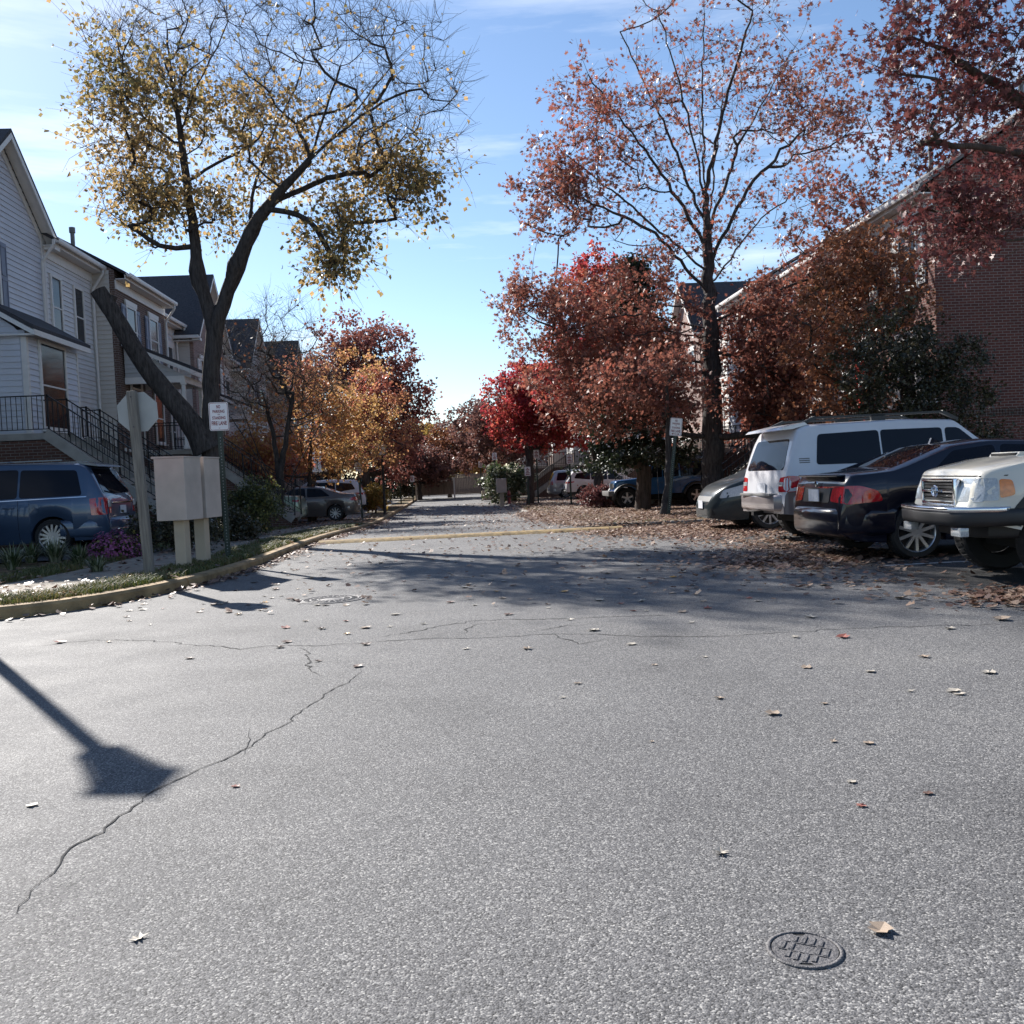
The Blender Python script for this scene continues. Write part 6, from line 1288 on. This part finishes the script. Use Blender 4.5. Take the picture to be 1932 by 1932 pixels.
OB = np.array(gpt(1345, 30.0, .05))
def oak_right():
    rng = np.random.default_rng(51); Wp = lambda *a: [rel(OB, x, y, Y) for x, y, Y in a]
    TRK = [(0, 0, -.3)] + Wp((1345, 900, 30), (1345, 800, 30), (1343, 700, 30), (1340, 600, 30), (1336, 500, 30), (1333, 400, 30), (1328, 300, 30), (1325, 200, 30), (1328, 90, 30), (1330, -10, 30))
    H_ = []
    # ascending limbs of the upper crown
    for (y0, x1, y1, Y1, x2, y2, Y2) in ((560, 1240, 440, 29.4, 1090, 370, 29), (520, 1180, 380, 30.6, 1030, 260, 31), (470, 1230, 300, 29.2, 1110, 140, 28.8), (430, 1260, 250, 30.8, 1170, 60, 31.2), (380, 1290, 180, 29.5, 1240, 20, 29.2),
                                         (610, 1440, 560, 29.5, 1600, 500, 29), (540, 1420, 430, 30.6, 1540, 330, 31), (500, 1420, 340, 29.2, 1560, 200, 28.8), (440, 1400, 260, 30.8, 1500, 90, 31.2), (360, 1370, 180, 29.5, 1420, 20, 29),
                                         (480, 1330, 330, 28.6, 1310, 160, 27.6), (450, 1350, 300, 31.6, 1370, 120, 32.6), (600, 1220, 520, 28.2, 1120, 470, 27.2), (620, 1470, 590, 28.0, 1640, 590, 27.2)):
        x0 = 1345 - (700 - y0) * .04; H_.append(Wp((x0, y0, 30), (x1, y1, Y1), (x2, y2, Y2)))
    # the drooping low boughs
    for (y0, x1, y1, Y1, x2, y2, Y2) in ((620, 1190, 590, 28.8, 1010, 640, 28), (650, 1160, 640, 30.4, 980, 720, 31), (680, 1220, 680, 28.2, 1080, 760, 27.2), (700, 1210, 720, 29.5, 1060, 800, 29.5), (640, 1230, 620, 27.8, 1130, 680, 26.4), (660, 1450, 690, 28.5, 1540, 780, 27.6), (640, 1460, 640, 30.8, 1580, 690, 31.2), (590, 1180, 560, 31, 990, 560, 31.8)):
        H_.append(Wp((1343, y0, 30), (x1, y1, Y1), (x2, y2, Y2)))
    el = lambda px, py, Y, rx, ry, w, rd: (rel(OB, px, py, Y), (rx * Y / 1783, rd, ry * Y / 1783), w)
    UP = [el(1330, 140, 30, 230, 180, 2.8, 3.2), el(1150, 250, 30, 160, 150, 1.8, 2.6), el(1520, 220, 30, 160, 180, 1.9, 2.6), el(1060, 370, 30, 100, 95, 1.2, 2.2), el(1590, 430, 29.5, 120, 120, 1.3, 2.0), el(1330, 400, 30, 240, 120, 1.6, 2.8), el(1330, -60, 30, 210, 90, .8, 2.6)]
    LO = [el(1070, 620, 29.5, 120, 100, 1.3, 2.6), el(1190, 620, 28.6, 140, 110, 1.5, 2.2), el(1120, 740, 29, 150, 80, 1.7, 2.4), el(1220, 760, 28.8, 110, 60, 1.0, 1.6), el(985, 570, 30.5, 80, 55, .5, 1.6), el(1480, 690, 28.5, 120, 90, 1.6, 2.0), el(1450, 780, 29.0, 80, 50, .7, 1.4), el(1590, 560, 28.8, 120, 80, 1.1, 1.8), el(1450, 600, 29.4, 90, 80, 1.1, 1.8), el(1240, 680, 29.6, 80, 90, .8, 1.6), el(1440, 700, 30.4, 85, 90, 1.2, 1.5), el(1250, 540, 29.6, 110, 70, .4, 2.0)]
    def keep(P):
        z = P[:, 2]; low = 1 - smooth(6.6, 9.5, z); x = np.abs(P[:, 0]); edge = smooth(1.5, 5.5, x)
        return np.clip(low * .76 + (1 - low) * (.24 + .48 * edge), 0, 1)
    tree('oak_tree', 'tall red oak with thin upper crown and dense rusty low boughs', OB, TRK, UP + LO, 1350, .33, 'bark_dark', 'lf_oak', .145, per=62, shape='oak', twig=.62, seed=51, limbs=H_, bare=keep, twigs=6, minz=2.4, hollow=.1, rtip=.0075, e=2.0, hang=.35, spread=.16, bend=.16)
oak_right()
tree('dogwood_tree', 'small rusty leaved tree with two thin trunks behind the leaning parking sign', gpt(1244, 24.6), [(0, 0, -.2), (-.05, 0, 1.0), (-.25, 0, 2.6)], [((-.3, 0, 3.6), (1.5, 1.2, .75), 1), ((.5, 0, 3.0), (.8, .8, .4), .3)], 80, .085, 'bark_dark', 'lf_oak', .12, per=42, shape='oak', seed=52, twig=.5, limbs=[[(0.05, 0, -.1), (.28, .1, 1.2), (.35, .1, 2.7)]], minz=1.6)
tree('dogwood_tree', 'copper orange tree in front of the white sided house', gpt(1640, 23.6), [(0, 0, -.2), (0, 0, 1.6), (.1, 0, 3.2), (.1, 0, 5)], [((.2, 0, 5.7), (1.7, 1.3, 1.5), 2.4), ((-.9, 0, 4.3), (1.3, 1.2, 1.1), 1.2), ((-.6, 0, 2.4), (1.5, 1.2, 1.1), 1)], 180, .12, 'bark_dark', 'lf_copper', .11, per=55, seed=53, twig=.42, hollow=.2)
tree('dogwood_tree', 'rust brown tree between the oak trunk and the white sided house', gpt(1500, 33.0), [(0, 0, -.2), (0, 0, 1.8), (.1, 0, 4), (.1, 0, 6)], [((-.2, 0, 5.6), (2.6, 1.8, 2.3), 2.4), ((-.9, 0, 3.2), (2.0, 1.4, 1.2), 1), ((1.3, 0, 7.2), (1.7, 1.3, 1.2), .9)], 210, .14, 'bark_dark', 'lf_oak', .14, per=56, seed=57, twig=.45, hollow=.2)
tree('holly_tree', 'dark glossy evergreen against the brick end wall', gpt(1722, 21.6), [(0, 0, -.2), (0, 0, 1.5), (-.05, 0, 3.0), (-.05, 0, 4.4)], [((.35, 0, 1.9), (1.7, 1.4, 1.5), 3), ((-.5, 0, 3.5), (1.25, 1.2, 1.3), 2), ((.75, 0, 3.3), (1.0, 1.0, .9), 1)], 190, .13, 'bark_dark', 'lf_holly', .08, per=88, seed=54, twig=.40, hollow=.2)
tree('oak_tree', 'maroon oak reaching in from the upper right edge over the parked cars', (13.4, 15.2, .1), [(0, 0, -.2), (0, 0, 2.5), (-.15, 0, 5.5), (-.3, 0, 9)],
     [(rel((13.4, 15.2, .1), 1800, 90, 14.2), (1.2, 1.6, .8), 1.6), (rel((13.4, 15.2, .1), 1690, 60, 14.0), (.45, 1.0, .5), .5), (rel((13.4, 15.2, .1), 1880, 180, 15), (.9, 1.6, .7), 1.2), (rel((13.4, 15.2, .1), 1740, 260, 14.4), (.75, 1.2, .5), .8), (rel((13.4, 15.2, .1), 1880, 420, 14.6), (.75, 1.2, .8), 1.3), (rel((13.4, 15.2, .1), 1910, 330, 15), (.6, 1.2, .6), .7), (rel((13.4, 15.2, .1), 1800, 400, 14.2), (.6, .9, .6), .9), (rel((13.4, 15.2, .1), 1990, 150, 15), (1.6, 2, 1.8), 1.4)], 180, .19, 'bark_grey', 'lf_maroon', .115, per=46, shape='oak', seed=55, twig=.5, hollow=.05, spread=.16, hang=.25, twigs=6,
     limbs=[[(-.2, 0, 5.6)] + [rel((13.4, 15.2, .1), *a) for a in ((1932, 195, 15), (1870, 150, 14.7), (1800, 100, 14.4), (1720, 70, 14.1))], [(-.1, 0, 4.6)] + [rel((13.4, 15.2, .1), *a) for a in ((1932, 300, 14.9), (1850, 270, 14.6), (1740, 270, 14.4))], [(0, 0, 3.8)] + [rel((13.4, 15.2, .1), *a) for a in ((1932, 420, 14.8), (1860, 400, 14.5), (1800, 430, 14.2))]], minz=3.2)

# ------------------------------------------------------------------ bushes, beds, grass
def bush(name, label, base, ells, n, leaf, size, per, seed, shape='quad', cat='bush', twig=.28, group=None):
    return tree(name, label, base, [(0, 0, -.1), (0, 0, .15), (.02, 0, .35)], ells, n, .05, 'bark_dark', leaf, size, per=per, seed=seed, shape=shape, cat=cat, twig=twig, up=.6, rtip=.004, twigs=5, hollow=.3, group=group)
bush('round_bush', 'round green bush with yellow tips beside the bare trunk', gpt(468, 24.5, .12), [((0, 0, .62), (.78, .75, .62), 1), ((.15, 0, 1.0), (.5, .5, .35), .5)], 130, 'lf_bush', .055, 95, 61)
bush('barberry_bush', 'wispy dark red barberry bush on the leaf covered verge', gpt(1133, 40.0, .12), [((0, 0, .45), (.95, .8, .45), 1)], 80, 'lf_barberry', .085, 70, 62)
bush('pale_shrub', 'pale green and white flecked shrub near the tan box', gpt(962, 57.0, .12), [((-.2, 0, 1.1), (1.5, 1.2, 1.1), 1)], 90, 'lf_hosta', .17, 70, 63, twig=.4)
bush('yellow_shrub', 'small yellow shrub left of the lamp post base', gpt(706, 47.5, .12), [((0, 0, .75), (.62, .6, .6), 1)], 60, 'lf_gold', .11, 60, 64)
bush('dark_shrub', 'dark low shrub behind the utility cabinets', gpt(330, 17.8, .14), [((0, 0, .4), (.9, .5, .42), 1)], 60, 'lf_holly', .06, 80, 65)
bush('dark_shrub', 'dark shrub on the bed left of the round bush', gpt(436, 21.0, .14), [((0, 0, .3), (.5, .5, .34), 1)], 50, 'lf_holly', .06, 80, 66)
for px, Y, h, sd, lab in ((640, 70, 2.3, 67, 'tall dark evergreen shrub behind the white crossover'), (700, 74, 2.6, 68, 'tall dark evergreen shrub behind the yellow shrub'), (752, 80, 2.4, 69, 'tall dark evergreen shrub left of the far shelter')):
    bush('evergreen_shrub', lab, gpt(px, Y), [((0, 0, h * .5), (2.3, 1.6, h * .55), 1)], 90, 'lf_holly', .16, 70, sd, twig=.5)
def flowers(name, label, base, rx, ry, h, leaf, n, size, seed):
    rng = np.random.default_rng(seed); t = thing(name, label, 'flowers', base); u = unit(rng.normal(0, 1, (n, 3))); u[:, 2] = np.abs(u[:, 2]); P = u * [rx, ry, h] * rng.uniform(.82, 1.04, (n, 1)) * (1 + .10 * np.sin(u[:, :1] * 9 + u[:, 1:2] * 7))
    V, Fs, A = [], [], []
    k = 7; o = 0; a = rng.uniform(0, 6.28, n); nn = unit(u + rng.normal(0, .35, u.shape) + [0, 0, .5]); x = unit(np.cross(nn, rng.normal(0, 1, (n, 3)))); y = np.cross(nn, x)
    th = 2 * np.pi * np.arange(10) / 10; rr = np.where(np.arange(10) % 2 == 0, 1.0, .55) * size
    v = P[:, None] + rr[None, :, None] * (np.cos(th)[None, :, None] * x[:, None] + np.sin(th)[None, :, None] * y[:, None]) + nn[:, None] * (rr[None, :, None] - size * .7) * .5
    f = (np.arange(10)[None] + (np.arange(n) * 10)[:, None]); np_mesh('blooms', v.reshape(-1, 3), [f], MAT[leaf], t, attr=np.repeat(rng.random(n), 10))
    m = n; Q = u * [rx, ry, h] * rng.uniform(.3, .93, (m, 1)); lv, lf, la = scatter_leaves(rng, Q, u, .06, 'quad', .1); np_mesh('foliage', lv, lf, MAT['lf_bush'], t, attr=la)
flowers('chrysanthemum', 'mound of purple pink chrysanthemums below the blue minivan tail', tuple(pixz(216, 1052, .14)), .50, .42, .46, 'petal_pink', 900, .026, 71)
flowers('chrysanthemum', 'small clump of yellow chrysanthemums beside the purple ones', tuple(pixz(252, 1040, .14)), .16, .16, .42, 'petal_yellow', 160, .026, 72)
def strap_plant(label, base, n, L_, seed, leaf='lf_hosta'):
    rng = np.random.default_rng(seed); t = thing('strap_plant', label, 'plant', base, 0, 'strap leaved plants on the left bed'); V = []; F = []; A = []
    for i in range(n):
        a = rng.uniform(0, 6.28); l = L_ * rng.uniform(.6, 1.15); lean = rng.uniform(.25, 1.0); d = np.array([math.cos(a), math.sin(a), 0]); s_ = np.array([-d[1], d[0], 0]); w = .010 * rng.uniform(.7, 1.5); r0 = rng.uniform(0, .09)
        o = len(V)
        for k, u in enumerate(np.linspace(0, 1, 6)):
            p = d * (r0 + l * lean * u ** 1.3 * .75) + np.array([0, 0, l * (u * 1.05 - lean * .75 * u * u)]); ww = w * (1 - u ** 3) + .001; V += [p - s_ * ww, p + s_ * ww]
        F += [(o + 2 * k, o + 2 * k + 1, o + 2 * k + 3, o + 2 * k + 2) for k in range(5)]; A += [rng.random()] * 12
    np_mesh('leaves', np.array(V), [np.array(F)], MAT[leaf], t, attr=A)
for k, (px, py, n, l, lab) in enumerate(((25, 1075, 150, .50, 'strap leaved clump at the left edge of the bed'), (60, 1062, 130, .46, 'strap leaved clump in front of the minivan wheel'), (105, 1062, 150, .52, 'tall strap leaved clump with pale leaves near the bed front'), (150, 1066, 130, .42, 'strap leaved clump just left of the purple flowers'), (85, 1040, 120, .5, 'strap leaved clump deep in the bed before the minivan'), (185, 1078, 100, .3, 'low strap leaved clump at the walk edge under the flowers'))):
    strap_plant(lab, tuple(pixz(px, py, .14)), n, l, 80 + k)

def grass(name, curve, d0, d1, side, n, seed, ylo, yhi, h=.085, z=.125):
    rng = np.random.default_rng(seed); c = curve[(curve[:, 1] > ylo) & (curve[:, 1] < yhi)]; i = rng.integers(0, len(c), n); t = np.gradient(c, axis=0); t = unit(t); nn = np.stack([-t[:, 1], t[:, 0]], 1) * side
    P2 = c[i] + nn[i] * rng.uniform(d0, d1, (n, 1)) + t[i] * rng.uniform(-.15, .15, (n, 1)); den = np.sin(P2[:, 0] * 3.1 + 1) * np.sin(P2[:, 1] * 2.3) + rng.normal(0, .5, n); P2 = P2[den > -.45]; m = len(P2)
    Z = np.array([gz(y) for y in P2[:, 1]]) + z; P = np.column_stack([P2, Z]); a = rng.uniform(0, 6.28, m); d = np.stack([np.cos(a), np.sin(a), np.zeros(m)], 1); s_ = np.stack([-d[:, 1], d[:, 0], d[:, 2]], 1); hh = h * rng.uniform(.4, 1.3, m)[:, None]; up = np.array([0, 0, 1.0]); w = .0055
    V = np.stack([P - s_ * w, P + s_ * w, P + up * hh * .6 + d * hh * .25 + s_ * w * .8, P + up * hh * .6 + d * hh * .25 - s_ * w * .8, P + up * hh * .85 + d * hh * .85], 1)
    o = (np.arange(m) * 5)[:, None]; return tag(np_mesh(name, V.reshape(-1, 3), [np.array([[0, 1, 2, 3]]) + o, np.array([[3, 2, 4]]) + o], MAT['grass'], attr=np.repeat(rng.random(m), 5)), 'short patchy green grass between kerb and walk', 'grass', kind='stuff')
grass('grass', kl[:, :], .17, 1.02, 1, 42000, 91, 9.2, 33)
grass('grass', kl[:, :], 2.5, 3.3, 1, 16000, 92, 11.5, 33, .11, .115)
grass('grass', kr[::-1], .2, 1.3, 1, 9000, 93, 23, 48, .06, .12)

# ------------------------------------------------------------------ fallen leaves
def lobed(seed, star=False):
    rng = np.random.default_rng(seed); T = SHAPES['oak' if star else 'maple'].copy(); T[:, :2] *= 1 + rng.uniform(-.15, .15, (len(T), 1)); T[:, 0] -= .5; n = len(T)
    bend = rng.uniform(.5, 1.5); z = .22 * bend * (T[:, 0] ** 2) + .16 * bend * np.abs(T[:, 1]) ** 1.4 + rng.uniform(0, .07, n); mb = MB(); c = (0.05, 0, .0)
    vs = [(x, y, zz + .03) for (x, y, _), zz in zip(T, z)] + [(0, 0, .012)]; fs = [(i, (i + 1) % n, n) for i in range(n)]
    mb.add(vs, fs); mb.add([(-.5, -.012, .05), (-.5, .012, .05), (-.82, .0, .11)], [(0, 1, 2)]); return mb
KIND = {'tan': ('leaf_tan', 'dry tan leaf lying loose on the asphalt'), 'pale': ('leaf_pale', 'bleached pale leaf lying loose on the asphalt'), 'yellow': ('leaf_yellow', 'bright yellow leaf lying loose on the asphalt'), 'brown': ('leaf_brown', 'curled dark brown leaf lying loose on the asphalt'), 'red': ('leaf_red', 'rust red leaf lying loose on the asphalt')}
proto = {}
for k, (m_, lab) in KIND.items():
    for j in range(4):
        o = lobed(ord(k[0]) + j * 13, j % 2 == 0).build('fallen_leaf', MAT[m_]); proto[(k, j)] = o; tag(o, lab, 'leaf', k + ' leaves loose on the road')
used_leaf = set()
def put_leaf(k, j, x, y, s, a, tilt=0.0):
    key = (k, j % 4); o = proto[key]
    if key in used_leaf: o = o.copy(); COL.objects.link(o)
    used_leaf.add(key); o.location = (x, y, gz(y) + .002); o.scale = (s, s, s); o.rotation_euler = (tilt, tilt * .5, a)
rl = random.Random(8)
NEAR = [(1360, 1610, 'pale', .066), (1660, 1757, 'tan', .062), (262, 1772, 'pale', .055), (1640, 1403, 'tan', .05), (1572, 1400, 'tan', .05), (1458, 1348, 'tan', .07), (1358, 1318, 'tan', .07), (1800, 1305, 'pale', .08), (1718, 1305, 'pale', .05), (1640, 1268, 'pale', .065),
        (1235, 1255, 'tan', .05), (1555, 1328, 'tan', .04), (1062, 1317, 'pale', .05), (1605, 1476, 'pale', .04), (1625, 1521, 'red', .05), (1750, 1498, 'brown', .04), (1230, 1400, 'tan', .03), (62, 1520, 'pale', .05), (445, 1485, 'red', .05), (113, 1213, 'red', .10), (205, 1212, 'yellow', .06),
        (358, 1243, 'brown', .07), (528, 1222, 'brown', .10), (542, 1212, 'brown', .09), (602, 1248, 'brown', .08), (675, 1258, 'brown', .08), (690, 1217, 'brown', .10), (690, 1185, 'tan', .10), (655, 1197, 'yellow', .08), (540, 1185, 'red', .09), (607, 1187, 'brown', .10), (850, 1137, 'brown', .10), (995, 1225, 'tan', .10), (1190, 1216, 'pale', .08),
        (1090, 1290, 'tan', .06), (1120, 1190, 'pale', .10), (1270, 1090, 'yellow', .12), (1065, 1117, 'yellow', .10), (1530, 1165, 'pale', .14), (1590, 1203, 'red', .09), (1500, 1203, 'pale', .08), (1890, 1170, 'tan', .12), (1745, 1240, 'tan', .09), (1865, 1270, 'pale', .08), (1790, 1187, 'pale', .10), (1810, 1310, 'pale', .06), (1305, 1175, 'pale', .08),
        (545, 1130, 'brown', .10), (450, 1160, 'yellow', .10), (480, 1100, 'brown', .1), (880, 1225, 'pale', .07), (745, 1160, 'pale', .10), (1210, 1135, 'pale', .11), (1700, 1130, 'tan', .12), (1430, 1135, 'pale', .10), (1555, 1105, 'tan', .12), (1075, 1170, 'pale', .08), (960, 1160, 'brown', .09), (1330, 1240, 'pale', .06), (1520, 1260, 'tan', .07)]
for i, (x, y, k, s) in enumerate(NEAR): p = pixz(x, y, 0); put_leaf(k, i, p[0], p[1], s, rl.uniform(0, 6.28), rl.uniform(-.10, .10))
n_ = 0
while n_ < 230:
    y = 8 + 9.5 * rl.random() ** .8; x = rl.uniform(-.36 * y, .56 * y)
    if x < kerbx(max(y, 9.1)) + .15 or x > 4.9: continue
    if rl.random() > .35 + .65 * (x / 5 if x > 0 else .35 * (x < -2) + .2): continue
    put_leaf(rl.choices(['tan', 'pale', 'brown', 'red', 'yellow'], [5, 5, 4, 2, .6])[0], n_, x, y, rl.uniform(.05, .105), rl.uniform(0, 6.28), rl.uniform(-.12, .12)); n_ += 1

def litter():
    rng = np.random.default_rng(77); P = []
    def add(n, f, z):
        k = 0; Q = []
        while k < n:
            q = f(n); Q.append(q); k += len(q)
        q = np.concatenate(Q)[:n]; P.append(np.column_stack([q, np.array([gz(y) for y in q[:, 1]]) + z + np.abs(rng.normal(0, .012, n))]))
    def verge(n):
        x = rng.uniform(2.4, 13, n); y = rng.uniform(19.0, 62, n); edge = 3.0 + .8 * np.exp(-((y - 21.5) / 2.5) ** 2) * 0; p = np.where(x < 3.05, .30 * np.exp(-(3.05 - x) * 3), 1.0) * (y > 20.8) * np.clip(1.25 - (x - 4) * .07, .2, 1) * np.where(y > 40, .45, 1)
        k = rng.random(n) < p; return np.column_stack([x, y])[k]
    add(38000, verge, .14)
    def apron(n):       # blown against the corner of the lot
        x = rng.normal(4.4, 1.6, n); y = rng.normal(19.2, 1.0, n); k = (x > 1.6) & (y < 21) & (rng.random(n) < smooth(1.6, 4.2, x)); return np.column_stack([x, y])[k]
    add(6500, apron, .008)
    for cx, cy, sx_, sy_, n in ((4.3, 11.9, .62, .62, 1900), (5.0, 13.7, .6, .8, 1000), (4.8, 16.8, .8, 1.0, 1400), (5.0, 7.8, .42, .30, 900), (4.3, 9.3, .6, .6, 130), (4.9, 11.3, .6, .3, 200)):
        add(n, lambda m, cx=cx, cy=cy, a=sx_, b=sy_: np.column_stack([rng.normal(cx, a, m), rng.normal(cy, b, m)]), .008)
    c = kl[(kl[:, 1] > 9.2) & (kl[:, 1] < 45)]; t = unit(np.gradient(c, axis=0)); nn = np.stack([t[:, 1], -t[:, 0]], 1)
    def gutter_(n): i = rng.integers(0, len(c), n); q = c[i] + nn[i] * np.abs(rng.normal(0, .13, (n, 1))) + t[i] * rng.uniform(-.13, .13, (n, 1)); return q[rng.random(n) < np.where(q[:, 1] > 12.4, 1, .35)]
    add(2600, gutter_, .008)
    def lawn(n): i = rng.integers(0, len(c), n); return c[i] - nn[i] * rng.uniform(.1, 3.6, (n, 1)) + t[i] * rng.uniform(-.15, .15, (n, 1))
    add(2600, lawn, .15)
    c2 = kr[(kr[:, 1] > 19) & (kr[:, 1] < 40) & (kr[:, 0] < 9)]; t2 = unit(np.gradient(c2, axis=0)); n2 = np.stack([-t2[:, 1], t2[:, 0]], 1)
    def rgut(n): i = rng.integers(0, len(c2), n); return c2[i] + n2[i] * rng.normal(0, .28, (n, 1)) + t2[i] * rng.uniform(-.13, .13, (n, 1))
    add(4200, rgut, .03); add(2500, rgut, .085)
    def far(n): y = rng.uniform(15, 60, n); x = rng.uniform(-3, 3, n); return np.column_stack([x, y])[rng.random(n) < .25 + .5 * smooth(-1, 3, x)]
    add(2200, far, .006)
    def mid(n): y = rng.uniform(9, 17, n); x = rng.uniform(-2.6, 4.6, n); return np.column_stack([x, y])[rng.random(n) < .2 + .8 * smooth(0, 4.5, x)]
    add(420, mid, .006)
    P_ = np.concatenate(P); n = len(P_); T = SHAPES['maple']; a = rng.uniform(0, 6.28, n); A_ = np.column_stack([np.cos(a), np.sin(a), rng.normal(0, .25, n)]); B_ = np.column_stack([-np.sin(a), np.cos(a), rng.normal(0, .25, n)]); Cn = np.cross(A_, B_); sz = rng.uniform(.035, .085, n) * np.where(P_[:, 1] > 30, 1.2, 1); cu = rng.uniform(.5, 4, n)
    V = P_[:, None] + sz[:, None, None] * ((T[None, :, :1] - .5) * A_[:, None] + T[None, :, 1:2] * B_[:, None] + (np.abs(T[None, :, 1:2]) * .28 + (T[None, :, :1] - .5) ** 2 * .25) * cu[:, None, None] * .5 * Cn[:, None]); V[:, :, 2] = np.maximum(V[:, :, 2], (P_[:, 2] - .004)[:, None])
    f = np.arange(8)[None] + (np.arange(n) * 8)[:, None]
    tag(np_mesh('leaf_litter', V.reshape(-1, 3), [f], MAT['litter'], attr=np.repeat(rng.random(n), 8)), 'brown and tan leaf litter over the verge, gutters and parking lot', 'leaf litter', kind='stuff')
litter()
